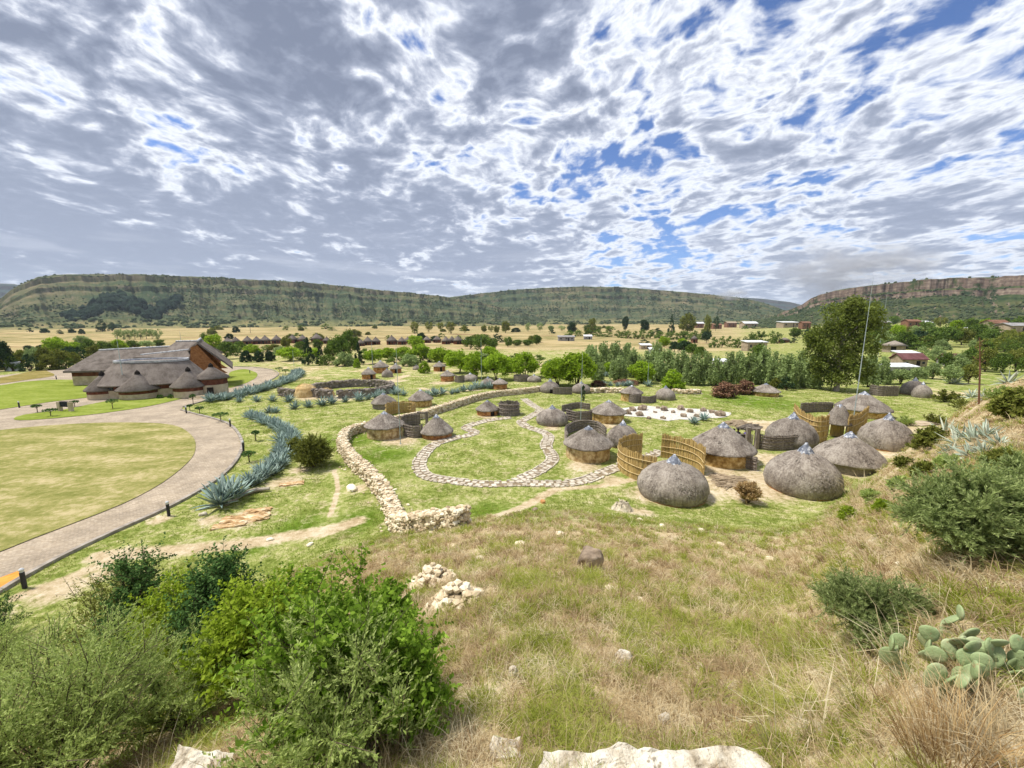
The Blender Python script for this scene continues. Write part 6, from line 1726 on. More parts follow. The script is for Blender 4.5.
AG = [agave_mesh(50 + i, 34, AGAVE) for i in range(4)]; AGP = [agave_mesh(70 + i, 30, AGAVEPALE, 1.15, .5) for i in range(3)]
def agave(x, by, h, label, group=None, pale=False, lean=0.0):
    p = at(x, by); s = h * (.78 if pale else 1) * depth(p) / F
    o = bpy.data.objects.new('agave', (AGP if pale else AG)[int(rng.integers(0, 3))]); col.objects.link(o)
    o.location = p; o.rotation_euler = (lean * rng.normal(), lean * rng.normal(), rng.random() * 6.28); o.scale = (s * 1.05, s * 1.05, s * rng.uniform(.9, 1.1))
    return tag(o, label, 'agave', group)
def agave_row(pix, step, h, jitter, label, group, off=0.0):
    L = resample(pline(pix, .4), step); N = normals2(L)
    for q, nn in zip(L, N):
        q = q + nn * (off + rng.normal() * jitter) + rng.normal(size=2) * .1
        o = bpy.data.objects.new('agave', AG[int(rng.integers(0, 4))]); col.objects.link(o)
        s = h * rng.uniform(.75, 1.2); o.location = (q[0], q[1], ground(q[0], q[1]) - .03); o.rotation_euler = (0, 0, rng.random() * 6.28); o.scale = (s, s, s)
        tag(o, label, 'agave', group)
rowA = [(212, 401.5), (226, 400), (238, 396.5), (248, 394.5), (260, 391.5), (273, 387.5), (282, 384), (289, 381), (297, 376), (298, 373)]
agave_row(rowA, 0.95, 1.35, .18, 'blue-grey agave in the dense double row along the far drive', 'agaves in the dense row along the far drive', .35)
agave_row(rowA, 1.05, 1.3, .18, 'blue-grey agave in the dense double row along the far drive', 'agaves in the dense row along the far drive', -.5)
agave_row([(240, 402), (253, 402), (266, 402), (279, 402), (289, 402)], 1.75, 1.15, .1, 'blue-grey agave in the spaced row below the dense row', 'agaves in the spaced row below the dense one')
agave_row([(294, 409), (303, 407.5), (316, 406), (332, 404), (345, 402.5), (358, 400.5), (372, 399.5), (381, 396)], 1.6, 1.25, .2, 'blue-grey agave in the loose row below the oval enclosure', 'agaves in the loose row below the oval enclosure')
agave_row([(372, 398), (378, 395), (388, 392), (397, 394.5), (404, 395.5)], 1.5, 1.4, .4, 'blue-grey agave at the right end of the oval enclosure', 'agaves at the right end of the oval enclosure')
agave_row([(428, 397), (440, 395), (450, 394), (460, 392.5), (470, 391), (480, 389), (490, 388.5)], 1.25, 1.35, .2, 'blue-grey agave in the far row above the long rubble wall', 'agaves in the far row above the rubble wall')
rowD = [(251, 416.5), (262, 421), (272, 425.5), (281, 430), (288, 436), (289.5, 441), (287, 448), (283, 455), (278, 463), (272, 471), (266, 478), (258, 483)]
agave_row(rowD, .62, 1.0, .15, 'blue-grey agave in the tight curved row beside the bend of the drive', 'agaves in the tight curved row by the bend', .22)
agave_row(rowD, .72, .95, .15, 'blue-grey agave in the tight curved row beside the bend of the drive', 'agaves in the tight curved row by the bend', -.25)
agave_row([(268, 413), (276, 413)], .9, .9, .1, 'blue-grey agave of a pair right of the curved row', 'pair of agaves right of the curved row')
agave(221, 506, 31, 'largest front agave at the kerb, spreading left'); agave(234, 501, 25, 'large agave just right of the largest front one'); agave(229, 496, 22, 'agave behind the two largest front ones'); agave(250, 486, 15, 'small agave between the front group and the curved row')
agave_row([(604, 386), (612, 386), (620, 386), (629, 386)], 1.0, 1.2, .3, 'pale agave in the clump behind the low stone wall', 'agaves behind the low stone wall')
agave(648, 386.5, 8, 'lone agave right of the clump behind the low stone wall'); agave_row([(591, 377), (600, 376.5), (612, 377)], 1.4, 1.3, .3, 'far agave in front of the grey-green thicket', 'far agaves before the thicket')
agave(694, 424, 9, 'agave at the front edge of the white gravel patch'); agave(704, 420.5, 10, 'second agave behind the one at the gravel edge')
HA = 'sprawling pale agaves on the right hillside'
for x, by, h, lab in [(945, 436, 22, 'pale sprawling agave at the upper left of the big hillside clump'), (958, 446, 26, 'pale agave in the middle of the big hillside clump'), (974, 445, 27, 'tallest pale agave of the big hillside clump'), (986, 440, 24, 'pale agave at the right of the big hillside clump'),
                      (969, 457, 24, 'pale agave in the lower front of the big hillside clump'), (950, 455, 18, 'pale agave at the lower left of the big hillside clump'), (985, 455, 20, 'pale agave at the lower right of the big hillside clump'), (998, 446, 20, 'pale agave at the right end of the big hillside clump'),
                      (955, 384, 13, 'pale agave left of the dead stalk'), (971, 398, 14, 'pale agave at the left foot of the dead flower stalk'), (984, 399, 13, 'pale agave at the right foot of the dead flower stalk'), (1007, 384, 18, 'pale agave highest on the right hillside'), (980, 487, 14, 'half hidden pale agave among bushes on the right'), (1003, 489, 14, 'half hidden pale agave at the right edge'), (1014, 552, 30, 'agave at the right edge beside the feathery bush')]:
    agave(x, by, h, lab, HA, True, .25)
p = at(979, 404); H = zpix(338, p.y) - p.z
root = thing('agave_flower_stalk', 'tall dead brown agave flower stalk on the right hillside', 'flower stalk', p)
kx = -11.5 * depth(p) / F
MB().add(*tube([(0, 0, -.1), (kx * .45, 0, H * .5), (kx, 0, H)], [.045, .035, .015], 8)).build('stalk', BROWNWALL, root)
for j in range(7):
    a = j * 2.1; z0 = H * (.62 + .05 * j); l = .5 - .04 * j
    x0 = kx * z0 / H; l *= .6; MB().add(*tube([(x0, 0, z0), (x0 + l * .6 * math.cos(a), l * .6 * math.sin(a), z0 + .08), (x0 + l * math.cos(a), l * math.sin(a), z0 + .18)], [.012, .010, .02], 5)).build('side_branch', BROWNWALL, root)

# ------------------------------------------------------------------ shrubs near the viewer
def shrub(base, H, W, ns, nt, nl, ll, lw, matl, label, name='shrub', cat='shrub', up=0.55, tw=0.24, bark=None, lean=(0, 0), feather=False, seed=None, depthw=1.0):
    """stems, twigs and single leaves"""
    r_ = np.random.default_rng(seed if seed else int(rng.integers(0, 1 << 30)))
    root = thing(name, label, cat, base)
    wood = MB(); LV = []
    for i in range(ns):
        a = r_.random() * 6.28; th = math.acos(1 - (1 - math.cos(1.45)) * r_.random())
        rad = .78 + .3 * r_.random()
        e = np.array([W / 2 * math.sin(th) * math.cos(a) * rad + lean[0], W / 2 * depthw * math.sin(th) * math.sin(a) * rad + lean[1], H * (math.cos(th) * .72 + .26) * rad])
        b = np.array([e[0] * .3, e[1] * .3, e[2] * .62]) + r_.normal(size=3) * W * .04
        s0 = np.array([r_.normal() * W * .03, r_.normal() * W * .03, -.03])
        t = np.linspace(0, 1, 8)[:, None]
        pts = (1 - t) ** 2 * s0 + 2 * t * (1 - t) * b + t * t * e
        wood.add(*tube(pts, np.linspace(.007, .0015, 8) * (H / 1.2) ** .7, 5))
        q = .22 + .80 * r_.random(nt) ** .62; q = np.clip(q, 0, 1)[:, None]
        S = (1 - q) ** 2 * s0 + 2 * q * (1 - q) * b + q * q * e
        sd = 2 * (1 - q) * (b - s0) + 2 * q * (e - b); sd /= np.linalg.norm(sd, axis=1)[:, None] + 1e-6
        D = sd * .55 + r_.normal(size=(nt, 3)) * .5 + np.array([0, 0, up * .6]); D /= np.linalg.norm(D, axis=1)[:, None]
        TL = tw * H * (.5 + .8 * r_.random(nt))
        for S_, D_, l_ in zip(S, D, TL):
            s = (np.arange(nl) + r_.random(nl)) / nl
            P = S_ + D_ * (l_ * s)[:, None]
            P[:, 2] -= .10 * l_ * s * s
            sidev = np.cross(D_, r_.normal(size=(nl, 3))); sidev /= np.linalg.norm(sidev, axis=1)[:, None] + 1e-6
            ax = D_ * (.8 if feather else .5) + sidev * (.6 if feather else .85); ax /= np.linalg.norm(ax, axis=1)[:, None]
            bx = np.cross(ax, D_ + r_.normal(size=(nl, 3)) * .4); bx /= np.linalg.norm(bx, axis=1)[:, None] + 1e-6
            L_ = (ll * 1.25 * (.6 + .7 * r_.random(nl)))[:, None]; w_ = (lw * 1.9 * (.7 + .6 * r_.random(nl)))[:, None]
            LV.append(np.stack([P, P + ax * L_ * .5 + bx * w_ * .5, P + ax * L_, P + ax * L_ * .5 - bx * w_ * .5], 1))
            if r_.random() < .3: wood.add(*tube([S_, S_ + D_ * l_ * .95], [.0028 * H, .001 * H], 3))
    V = np.concatenate(LV).reshape(-1, 3)
    MB().add(V, np.arange(len(V)).reshape(-1, 4)).build('foliage', matl, root)
    wood.build('branches', bark or WOOD, root)
    return root
def shrub_at(x, by, ty, w, *a, **k):
    p = at(x, by); d = depth(p); u = (x - 512) / F
    H = zpix(ty, p.y) - p.z; W = w * d / F / math.sqrt(1 + u * u * .5)
    return shrub(p, H, W, *a, **k)
# lower left mass
shrub_at(60, 800, 655, 280, 72, 30, 28, .024, .005, L_FEATHER, 'big feathery grey-green shrub filling the bottom left corner', feather=True, seed=1)
shrub_at(-30, 740, 652, 200, 60, 26, 26, .026, .0055, L_FEATHER, 'feathery shrub cut by the left edge', feather=True, seed=2)
shrub_at(185, 728, 652, 165, 46, 28, 26, .024, .005, L_FEATHER, 'feathery grey-green shrub behind the white rock slab at bottom left', feather=True, seed=3)
shrub_at(338, 772, 634, 185, 42, 24, 24, .021, .0052, L_FEATHER, 'large feathery shrub with bare twigs at its foot, centre left', feather=True, seed=4)
shrub_at(345, 732, 578, 150, 40, 26, 15, .030, .015, L_BRIGHT, 'bright broad-leaved shrub rising behind the large feathery one', seed=5)
shrub_at(408, 735, 635, 70, 26, 20, 15, .026, .013, L_BRIGHT, 'small leafy shrub at the right end of the bush mass', seed=6)
shrub_at(262, 690, 588, 95, 44, 24, 16, .034, .016, L_YELL, 'yellow-green leafy shrub in the middle of the bush mass', seed=7)
shrub_at(152, 668, 562, 70, 34, 28, 20, .040, .018, L_DEEP, 'dark blue-green leafy shrub standing up at the upper left', seed=8)
shrub_at(228, 672, 568, 70, 42, 28, 22, .040, .014, L_DEEP, 'dark upright shrub like a young conifer, right of the yellow one', seed=9, up=1.1)
shrub_at(188, 668, 580, 84, 44, 22, 18, .038, .016, L_YELL, 'yellow shrub between the two dark upright shrubs', seed=10)
shrub_at(118, 668, 578, 76, 28, 22, 18, .036, .012, L_OLIVE, 'olive brown thin shrub left of the dark blue-green one', seed=11)
shrub_at(290, 640, 576, 70, 24, 22, 16, .044, .02, L_BRIGHT, 'bright green shrub behind the dark upright one', seed=12)
shrub_at(5, 640, 600, 50, 14, 16, 16, .045, .018, L_DEEP, 'low dark shrub at the left edge above the feathery mass', seed=13)
shrub_at(384, 650, 590, 60, 18, 20, 14, .036, .018, L_BRIGHT, 'thin leafy shrub top right of the bush mass', seed=14)
# right side
shrub_at(968, 556, 474, 135, 90, 30, 30, .030, .0048, L_GREYF, 'wide dark feathery bush on the right slope below the agaves', feather=True, seed=21, depthw=.8)
shrub_at(1020, 540, 470, 90, 90, 32, 30, .030, .0055, L_GREYF, 'dark feathery bush cut by the right edge', feather=True, seed=22)
shrub_at(872, 645, 580, 105, 60, 30, 26, .020, .0034, L_GREYF, 'thin feathery olive bush on the slope left of the prickly pear', feather=True, seed=23)
shrub_at(313, 467, 438, 36, 70, 26, 22, .08, .022, L_OLIVE, 'rounded olive shrub alone between the curved agave row and the wall', feather=True, seed=24)
shrub_at(296, 452, 437, 16, 16, 16, 16, .09, .03, L_OLIVE, 'small shrub behind the rounded olive one', seed=25)
shrub_at(932, 447, 430, 30, 26, 18, 18, .10, .03, L_OLIVE, 'olive bush at the left of the hillside agaves', seed=26)
shrub_at(1012, 420, 393, 40, 30, 20, 18, .10, .03, L_OLIVE, 'olive bush on the right hillside below the highest agave', seed=27)
shrub_at(945, 402, 390, 24, 20, 16, 16, .12, .04, L_OLIVE, 'small olive bush left of the agaves with the dead stalk', seed=28)
shrub_at(985, 370, 352, 40, 26, 18, 16, .14, .05, L_OLIVE, 'bush on the hillside crest left of the highest agave', seed=29)
shrub_at(1018, 362, 335, 50, 30, 20, 16, .16, .05, L_MID, 'dark bush on the crest at the right edge', seed=30)
shrub_at(748, 503, 484, 22, 40, 18, 18, .12, .014, G_RUST, 'brown dry grass tuft in the yard between the two front domes', 'grass_clump', 'grass clump', feather=True, seed=31, up=1.6)

# ------------------------------------------------------------------ prickly pear
def prickly_pear():
    p = at(988, 682); d = depth(p)
    root = thing('prickly_pear', 'prickly pear cactus with flat green pads at the lower right', 'cactus', p)
    u = d / F
    spots = []
    r_ = np.random.default_rng(4)
    def pad(c, h, w, az, tilt, th=.012):
        v, f = ICO3
        q = v.copy(); q[:, 0] *= w / 2 * (1 + .22 * q[:, 2]); q[:, 1] *= th; q[:, 2] = (q[:, 2] + 1) * h / 2
        R = Matrix.Rotation(az, 3, 'Z') @ Matrix.Rotation(tilt, 3, 'Y') @ Matrix.Rotation(r_.normal() * .25, 3, 'X')
        q = q @ np.array(R).T + np.array(c)
        MB().add(q, f).build('pad', PAD, root, True)
        return np.array(c) + np.array(R @ Vector((0, 0, h * .95)))
    for i in range(15):
        x = (i / 14 - .5) * 84 * u + r_.normal() * .05; y = r_.normal() * .22
        z = ground(p.x + x, p.y + y) - p.z - .03
        top = pad((x, y, z), .11 + .035 * r_.random(), .096, r_.normal() * .7, r_.normal() * .35)
        for k in range(r_.integers(1, 3)):
            t2 = pad(top + [r_.normal() * .04, 0, -.02], .105 + .03 * r_.random(), .088, r_.normal() * .8, (k * 2 - .6) * .5 + r_.normal() * .3)
            if r_.random() < .65: pad(t2 + [0, 0, -.02], .092, .078, r_.normal() * .8, r_.normal() * .5)
prickly_pear()
# the dense back of the tree belt
for i, (x, by, ty, w) in enumerate([(236, 356, 343, 20), (252, 353, 343, 18), (266, 352, 344, 18), (281, 355, 345, 18), (299, 360, 347, 20), (312, 357, 346, 18), (327, 365, 352, 20), (345, 366, 350, 20), (366, 358, 347, 18), (380, 357, 348, 18), (396, 364, 351, 20), (410, 366, 352, 18),
                                    (430, 362, 348, 22), (447, 362, 348, 22), (463, 366, 352, 22), (480, 366, 350, 22), (498, 368, 352, 22), (511, 372, 356, 18), (538, 366, 353, 20), (552, 372, 358, 18), (516, 362, 352, 16), (574, 366, 352, 16)]):
    tree('bush', [L_MID, L_LIME, L_MID, L_WILLOW][i % 4], x, by, ty, w * 1.15, ['mid green bushy growth at the back of the tree belt', 'light green bushy growth at the back of the tree belt', 'mid green bushy growth at the back of the tree belt', 'grey-green bushy growth at the back of the tree belt'][i % 4],
         ['mid green growth at the back of the belt', 'light green growth at the back of the belt', 'mid green growth at the back of the belt', 'grey-green growth at the back of the belt'][i % 4], 'bushy_tree')
for i, (x, by, ty, w) in enumerate([(-4, 370, 353, 22), (14, 371, 354, 20), (30, 371, 352, 22), (50, 370, 352, 24), (66, 369, 353, 20), (80, 362, 345, 20), (96, 358, 343, 20), (110, 354, 342, 20), (40, 360, 348, 22), (20, 362, 350, 22), (2, 362, 350, 22), (70, 358, 345, 22)]):
    tree('bush', [L_OLIVE, L_MID, L_DARK][i % 3], x, by, ty, w * 1.2, ['olive bushy growth in the wood left of the centre', 'green bushy growth in the wood left of the centre', 'dark bushy growth in the wood left of the centre'][i % 3], ['olive growth in the left wood', 'green growth in the left wood', 'dark growth in the left wood'][i % 3], 'bushy_tree')

r2_ = np.random.default_rng(77)
for i in range(64):
    x = r2_.uniform(862, 1030); by = r2_.uniform(324, 352); hgt = r2_.uniform(5, 10) * (1 + (by - 324) / 40)
    tree('bush', [L_MID, L_WILLOW, L_OLIVE][i % 3], x, by, by - hgt, hgt * r2_.uniform(1.4, 2.2), ['mid green scrub bush on the rise among the far houses', 'grey-green scrub bush on the rise among the far houses', 'olive scrub bush on the rise among the far houses'][i % 3],
         ['mid green scrub on the rise', 'grey-green scrub on the rise', 'olive scrub on the rise'][i % 3], 'scrub_bush', 'bush', nc=30, nl=34, leaf=.045)

for i, (x, by, ty, w, m_) in enumerate([(905, 470, 458, 20, L_OLIVE), (925, 480, 466, 24, L_OLIVE), (872, 505, 493, 22, L_FEATHER), (900, 492, 480, 20, L_FEATHER), (948, 470, 458, 22, L_FEATHER), (918, 452, 440, 20, L_OLIVE), (1000, 470, 455, 30, L_OLIVE), (935, 425, 414, 22, L_OLIVE), (905, 425, 417, 18, L_FEATHER), (960, 410, 399, 22, L_OLIVE), (1000, 402, 388, 26, L_FEATHER), (850, 522, 510, 18, L_YELL), (885, 515, 504, 18, L_YELL)]):
    shrub_at(x, by, ty, w, 26, 16, 16, .07, .018, m_, {'olive_leaves': 'low olive bush among golden grass on the right hillside', 'feathery_leaves': 'low grey-green bush among golden grass on the right hillside', 'yellowgreen_leaves': 'low yellow-green bush at the foot of the right hillside'}[m_.name], feather=True, seed=60 + i)['group'] = {'olive_leaves': 'low olive bushes on the right hillside', 'feathery_leaves': 'low grey-green bushes on the right hillside', 'yellowgreen_leaves': 'low yellow-green bushes at the foot of the right hillside'}[m_.name]

for i in range(90):
    x = r2_.uniform(180, 800); by = r2_.uniform(328, 345)
    if vnoise(x / 45.0, by / 3.0, 55) < .42: continue
    hgt = r2_.uniform(3, 6.5) * (1 + (by - 328) / 30)
    tree('bush', [L_MID, L_OLIVE, L_DARK][i % 3], x, by, by - hgt, hgt * r2_.uniform(1.3, 2.4), ['mid green bush scattered over the yellow plain', 'olive bush scattered over the yellow plain', 'dark bush scattered over the yellow plain'][i % 3],
         ['mid green bushes on the plain', 'olive bushes on the plain', 'dark bushes on the plain'][i % 3], 'scrub_bush', 'bush', nc=26, nl=30, leaf=.05)

# ------------------------------------------------------------------ grass
def blades(P, n_per, h, w, spread, lean, mat, name, label=None, parent=None, up=None, seed=0, bend=.35):
    """tufts of bent two-piece blades; P tuft points (n,3), h and w per tuft"""
    r_ = np.random.default_rng(seed)
    n = len(P); K = n * n_per
    base = np.repeat(P, n_per, 0); H = np.repeat(h, n_per) * (.45 + .75 * r_.random(K)); Wd = np.repeat(w, n_per) * (.7 + .6 * r_.random(K))
    a = r_.random(K) * 6.28; rr = np.repeat(spread, n_per) * np.sqrt(r_.random(K))
    base = base + np.column_stack([rr * np.cos(a), rr * np.sin(a), np.zeros(K)])
    tl = lean * (.3 + r_.random(K)) + rr / (np.repeat(spread, n_per) + 1e-6) * .35
    b = a + r_.normal(size=K) * .7
    d1 = np.column_stack([np.sin(tl) * np.cos(b), np.sin(tl) * np.sin(b), np.cos(tl)])
    t2 = tl + bend * (1 + r_.random(K)); d2 = np.column_stack([np.sin(t2) * np.cos(b), np.sin(t2) * np.sin(b), np.cos(t2)])
    c = r_.random(K) * 6.28; sd = np.column_stack([np.cos(c), np.sin(c), np.zeros(K)]) * (Wd / 2)[:, None]
    m = base + d1 * (H * .55)[:, None]; tip = m + d2 * (H * .5)[:, None]
    V = np.stack([base - sd, base + sd, m + sd * .75, m - sd * .75, tip], 1).reshape(-1, 3)
    i = np.arange(K)[:, None] * 5
    mb = MB(); mb.v = [V]; mb.n = len(V); mb.f = [i + np.array([[0, 1, 2, 3]]), i + np.array([[3, 2, 4]])]; mb.m = [(K, 0), (K, 0)]
    return mb.build(name, mat, parent)

def scatter(n, az0, az1, r0, r1, seed, power=0.0):
    r_ = np.random.default_rng(seed)
    a = np.radians(az0 + (az1 - az0) * r_.random(n)); r = np.exp(math.log(r0) + math.log(r1 / r0) * r_.random(n) ** (1 - power))
    x, y = r * np.sin(a), r * np.cos(a)
    return x, y, r

def onhill(x, y): return hill_part(x, y)[0]
def keep_clear(x, y):
    ok = np.ones(len(x), bool)
    for cx_, cy_, R_ in HUT_POS: ok &= np.hypot(x - cx_, y - cy_) > R_ * 1.02
    return ok
def patch(x, y): return fbm(x / 2.2, y / 2.2, 71, 2) * .30 + fbm(x / .38, y / .38, 72, 2) * .70

x, y, r = scatter(20000, -60, 66, 1.25, 48, 1, .22)
hp = onhill(x, y); ok = (hp > .7 + .9 * fbm(x / 1.5, y / 1.5, 73, 3)) & keep_clear(x, y); x, y, r, hp = x[ok], y[ok], r[ok], hp[ok]
z = ht(x, y) - .015; pt = patch(x, y) + .06 * sstep(np.degrees(np.arctan2(x, y)), 36, 46) + .26 * (rng.random(len(x)) - .5)
P = np.column_stack([x, y, z]); ww = .0020 + .0009 * r; fr = np.clip(.55 + .16 * r, .8, 1.5)
g = pt < .455; b = (~g) & (rng.random(len(x)) < .34); d_ = ~(g | b)
# matted pale straw
tag(blades(P[d_], 12, (.10 + .10 * rng.random(d_.sum())) * fr[d_], ww[d_], .05 + .05 * rng.random(d_.sum()) + .003 * r[d_], 1.0, G_DRY, 'dry_grass', seed=11, bend=.55), kind='stuff')
# separate green tufts
tag(blades(P[g], 38, (.085 + .085 * rng.random(g.sum())) * fr[g], ww[g] * .95, .014 + .016 * rng.random(g.sum()) + .0025 * r[g], .42, G_GREEN, 'green_grass', seed=12, bend=.55), kind='stuff')
# upright brown tufts
tag(blades(P[b], 22, (.08 + .10 * rng.random(b.sum())) * fr[b], ww[b], .022 + .02 * rng.random(b.sum()) + .0025 * r[b], .45, G_BROWN, 'brown_grass', seed=13, bend=.5), kind='stuff')
# coarse tussocks standing above the rest
x, y, r = scatter(1300, -45, 62, 2.6, 24, 6, .1); hp = onhill(x, y); ok = hp > 1.2; x, y, r = x[ok], y[ok], r[ok]
P2 = np.column_stack([x, y, ht(x, y) - .01]); c3 = rng.random(len(x)); f2 = np.clip(.6 + .12 * r, .85, 1.5)
for lo, hi, m_, nm in ((0, .40, G_GREEN, 'green_tussocks'), (.40, .8, G_DRY, 'straw_tussocks'), (.8, 1, G_BROWN, 'brown_tussocks')):
    q = (c3 >= lo) & (c3 < hi)
    tag(blades(P2[q], 64, (.12 + .07 * rng.random(q.sum())) * f2[q], .0022 + .0009 * r[q], .03 + .02 * rng.random(q.sum()) + .003 * r[q], .5, m_, nm, seed=18, bend=.6), kind='stuff')
# fallen and leaning pale straws
x, y, r = scatter(15000, -30, 62, 1.3, 22, 3, .18); hp = onhill(x, y); ok = hp > 1.5; x, y, r = x[ok], y[ok], r[ok]
tag(blades(np.column_stack([x, y, ht(x, y) + .01]), 3, (.13 + .2 * rng.random(len(x))) * np.clip(.5 + .14 * r, .7, 1.4), .0015 + .0006 * r, .06 + 0 * r, 1.3, G_DRY, 'fallen_straw', seed=14, bend=.3), kind='stuff')
# the short turf of the meadow
def inside_poly(x, y, L):
    c = np.zeros(len(x), bool); n = len(L)
    for i in range(n):
        x0, y0 = L[i]; x1, y1 = L[(i + 1) % n]
        cond = ((y0 > y) != (y1 > y)); xi = (x1 - x0) * (y - y0) / (y1 - y0 + 1e-12) + x0
        c ^= cond & (x < xi)
    return c
x, y, r = scatter(52000, -56, 52, 14, 85, 4)
hp = onhill(x, y); rd = np.array([(q.x, q.y) for q in [at(*t_) for t_ in road_pix]])
ok = (hp < 2.2) & keep_clear(x, y) & ~inside_poly(x, y, rd); x, y, r = x[ok], y[ok], r[ok]
lines = [pline(q, 1.0) for q, _ in TRACKS] + [pline(q, .6) for q in ([(660, 452), (640, 460), (623, 465.5), (603, 473), (583, 481), (562, 484), (537, 484), (517, 483.5), (496, 484.6), (476, 484), (451, 481), (430.5, 477.7), (420.5, 471), (420, 461), (428, 450), (438, 443.5), (456, 438), (471, 435), (473.6, 432), (466, 428), (473.6, 424.5), (489, 420.6), (509, 418)],
         [(517, 481), (537, 472), (552, 461), (550.5, 453.6), (546, 446), (548.5, 437), (542, 432), (527, 427), (521.5, 422), (529.5, 417), (540, 410.5), (532, 405), (524, 399)])]
dmin = np.min([seg_dist(x, y, L) for L in lines], 0)
ok = dmin > .72
for px, py, w in BARE:
    q = at(px, py); ok &= (np.hypot(x - q.x, y - q.y) > w * (.55 + .6 * rng.random(len(x))))
gp = [at(*q) for q in [(616, 410), (647, 406), (687, 408), (731, 413), (698, 420.5), (667, 421), (625, 416.2)]]
ok &= ~inside_poly(x, y, np.array([(q.x, q.y) for q in gp]))
x, y, r = x[ok], y[ok], r[ok]
tag(blades(np.column_stack([x, y, ht(x, y) - .01]), 6, (.04 + .10 * fbm(x / 1.8, y / 1.8, 77, 4) ** 1.6 * 1.6) * (1 + .004 * r), .0035 + .00085 * r, .10 + .004 * r, .5, G_MEADOW, 'meadow_grass', seed=15), kind='stuff')
# golden grass of the right hillside
x, y, r = scatter(9000, 40, 64, 9, 75, 5); hp = onhill(x, y); ok = (hp > .8) & keep_clear(x, y); x, y, r = x[ok], y[ok], r[ok]
sel = fbm(x / 2.2, y / 2.2, 91, 3); keep = vnoise(x * .9, y * .9, 93) > .3; x, y, r, sel = x[keep], y[keep], r[keep], sel[keep]
for m_, lo, hi, nm, k_ in ((G_DRY, .47, 2, 'hillside_straw', .8), (G_GREEN, .37, .47, 'hillside_green_grass', .8), (G_RUST, -1, .37, 'hillside_brown_grass', .65)):
    q = (sel >= lo) & (sel < hi); xx, yy, rr2 = x[q], y[q], r[q]
    tag(blades(np.column_stack([xx, yy, ht(xx, yy) - .02]), 12, k_ * (.10 + .22 * vnoise(xx * .8, yy * .8, 9)) * (.6 + .6 * rng.random(len(xx))), .004 + .0009 * rr2, .07 + .004 * rr2, .5, m_, nm, seed=16, bend=.7), kind='stuff')

# tall grass clumps that stand out
def clump(x, by, h, n, spread, mat, label, w=.004, lean=.25, bend=.4, seed=0, name='grass_clump'):
    p = at(x, by)
    o = blades(np.array([[0, 0, -.02]]), n, np.array([h]), np.array([w]), np.array([spread]), lean, mat, name, seed=seed, bend=bend)
    o.location = p
    return tag(o, label, 'grass clump')
clump(785, 752, .50, 60, .10, G_PALE, 'tall pale straw clump bending over at the lower right', .0050, .22, .7, 31)
clump(822, 745, .46, 46, .10, G_PALE, 'pale straw clump just right of the tallest one', .0048, .25, .7, 32)
clump(955, 766, .34, 520, .15, G_RUST, 'dense rust brown grass tuft below the prickly pear', .0034, .3, .35, 33)
clump(1010, 762, .34, 300, .17, G_DRY, 'dry brown grass tuft in the bottom right corner', .0034, .4, .4, 34)
clump(868, 712, .40, 40, .12, G_PALE, 'thin straw clump left of the prickly pear', .0036, .5, .4, 35)
clump(912, 672, .46, 40, .12, G_PALE, 'yellow straws arching beside the prickly pear', .0045, .5, .55, 36)
clump(150, 800, .62, 16, .10, G_PALE, 'few tall golden stalks in front of the bottom left shrubs', .0052, .2, .25, 37)
clump(235, 790, .68, 9, .10, G_PALE, 'thin pale stalks right of the bottom left rock slab', .0050, .25, .2, 38)
clump(395, 775, .40, 46, .16, G_DRY, 'bleached bare twigs at the foot of the centre left shrub', .0036, .35, .2, 39)
clump(735, 745, .22, 90, .12, G_RUST, 'short brown tuft behind the right of the bedrock slab', .003, .4, .3, 40)
clump(865, 498, .9, 160, .55, G_DRY, 'straw-coloured tall grass against the sprawling low hut', .012, .3, .4, 41)
clump(840, 484, .8, 160, .5, G_RUST, 'brown tall grass in front of the sprawling low hut', .012, .3, .4, 42)
clump(603, 459, .45, 120, .35, G_DRY, 'dry grass tuft at the right foot of the mud and stone hut', .012, .4, .4, 43)

# ------------------------------------------------------------------ seated visitors in the yard
def person(x, by, cloth, label, h=1.02):
    p = at(x, by)
    root = thing('person', label, 'person', p, math.pi)
    me = bpy.data.meshes.new('person_body')
    V = [(0, 0, .10), (0, 0, .32), (0, 0, .52), (0, 0, .60), (0, .01, .70), (0, .02, .80), (.17, 0, .52), (.24, .10, .30), (.12, .26, .20), (-.17, 0, .52), (-.24, .10, .30), (-.12, .26, .20), (.11, .06, .08), (.16, .42, .22), (.15, .46, .02), (-.11, .06, .08), (-.16, .42, .22), (-.15, .46, .02)]
    Ed = [(0, 1), (1, 2), (2, 3), (3, 4), (4, 5), (2, 6), (6, 7), (7, 8), (2, 9), (9, 10), (10, 11), (0, 12), (12, 13), (13, 14), (0, 15), (15, 16), (16, 17)]
    me.from_pydata(V, Ed, []); me.materials.append(noisy('skin', [(0, (.07, .035, .02)), (1, (.12, .06, .035))], 4))
    o = bpy.data.objects.new('body', me); col.objects.link(o); o.parent = root
    md = o.modifiers.new('skin', 'SKIN'); o.modifiers.new('sub', 'SUBSURF').render_levels = 1
    R = [.15, .14, .14, .055, .09, .09, .06, .045, .035, .06, .045, .035, .09, .065, .05, .09, .065, .05]
    for sv_, r in zip(me.skin_vertices[0].data, R): sv_.radius = (r, r)
    me.skin_vertices[0].data[0].use_root = True
    mb = MB(); mb.add(*lathe([(.20, .02), (.21, .2), (.19, .4), (.20, .52), (.12, .6)], 16, .01)); mb.build('shirt', cloth, root, True)
    v, f = ICO2; mb = MB(); q = v * np.array([.10, .105, .09]) + np.array([0, -.005, .80]); mb.add(q, f); mb.build('hair', DARK, root, True)
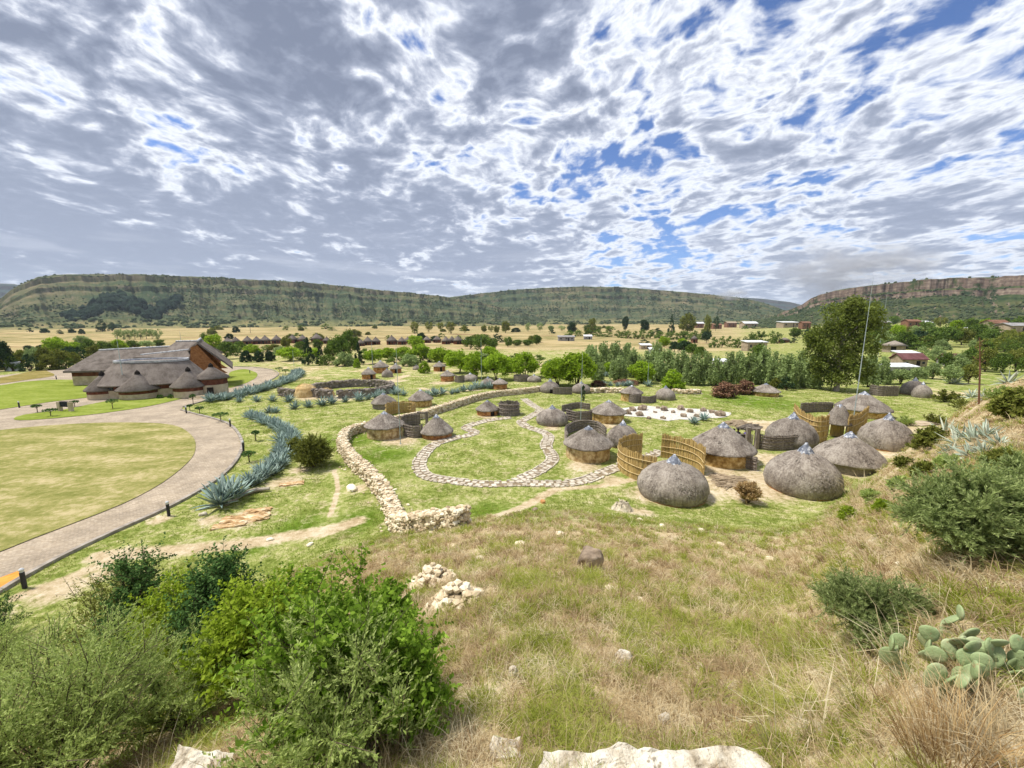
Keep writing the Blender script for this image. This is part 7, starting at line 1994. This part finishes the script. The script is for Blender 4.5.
WHITE_CL = noisy('white_cloth', [(0, (.6, .6, .6)), (1, (.75, .75, .75))], 4); BLACK_CL = noisy('black_cloth', [(0, (.015, .015, .02)), (1, (.035, .035, .04))], 4); PURPLE_CL = noisy('purple_cloth', [(0, (.09, .07, .30)), (1, (.18, .14, .46))], 4)
person(733.5, 438, WHITE_CL, 'person in white seated in the yard behind the wide ochre-walled hut')
person(737.5, 438, BLACK_CL, 'person in black seated beside the person in white')
person(745.5, 439, PURPLE_CL, 'person in purple seated near the wooden gate frame')

# ------------------------------------------------------------------ smoke of a grass fire on the far plateau
def smoke(name, cpix, dist, sx, sy, sz, dens, colr, seed):
    d = pdir(*cpix); d = d / math.hypot(d[0], d[1]) * dist
    m = bpy.data.materials.new(name); m.use_nodes = True; t = NT(m.node_tree); t.n.clear()
    out = t.new('ShaderNodeOutputMaterial'); pv = t.new('ShaderNodeVolumePrincipled'); t.l.new(pv.outputs[0], out.inputs['Volume'])
    pv.inputs['Color'].default_value = (*colr, 1)
    tc = t.new('ShaderNodeTexCoord').outputs['Object']
    ln = t.new('ShaderNodeVectorMath', operation='LENGTH'); t.l.new(tc, ln.inputs[0])
    n_ = t.noise(tc, 1.7 + seed * .3, 4, .6)
    t.l.new(t.math('MULTIPLY', t.math('MULTIPLY', t.smooth(ln.outputs['Value'], 1.0, .2), t.smooth(n_, .42, .68)), dens), pv.inputs['Density'])
    v, f = ICO3
    o = MB().add(v, f).build(name, m, None, True, (d[0], d[1], E + d[2])); o.scale = (sx, sy, sz); o['kind'] = 'stuff'
smoke('smoke', (732, 294), 1600, 62, 50, 26, .06, (.95, .97, 1.0), 1)
smoke('smoke', (850, 268), 2300, 480, 200, 170, .014, (.95, .95, .97), 2)

# ------------------------------------------------------------------ the air
def haze():
    m = bpy.data.materials.new('haze'); m.use_nodes = True; t = NT(m.node_tree); t.n.clear()
    out = t.new('ShaderNodeOutputMaterial'); pv = t.new('ShaderNodeVolumePrincipled'); t.l.new(pv.outputs[0], out.inputs['Volume'])
    pv.inputs['Color'].default_value = (.72, .82, .95, 1); pv.inputs['Density'].default_value = HAZE; pv.inputs['Anisotropy'].default_value = 0.2
    v, f = box((0, 4000, 140), (22000, 20000, 330))
    MB().add(v, f).build('haze', m)['kind'] = 'stuff'
HAZE = 0.00008
if HAZE: haze()
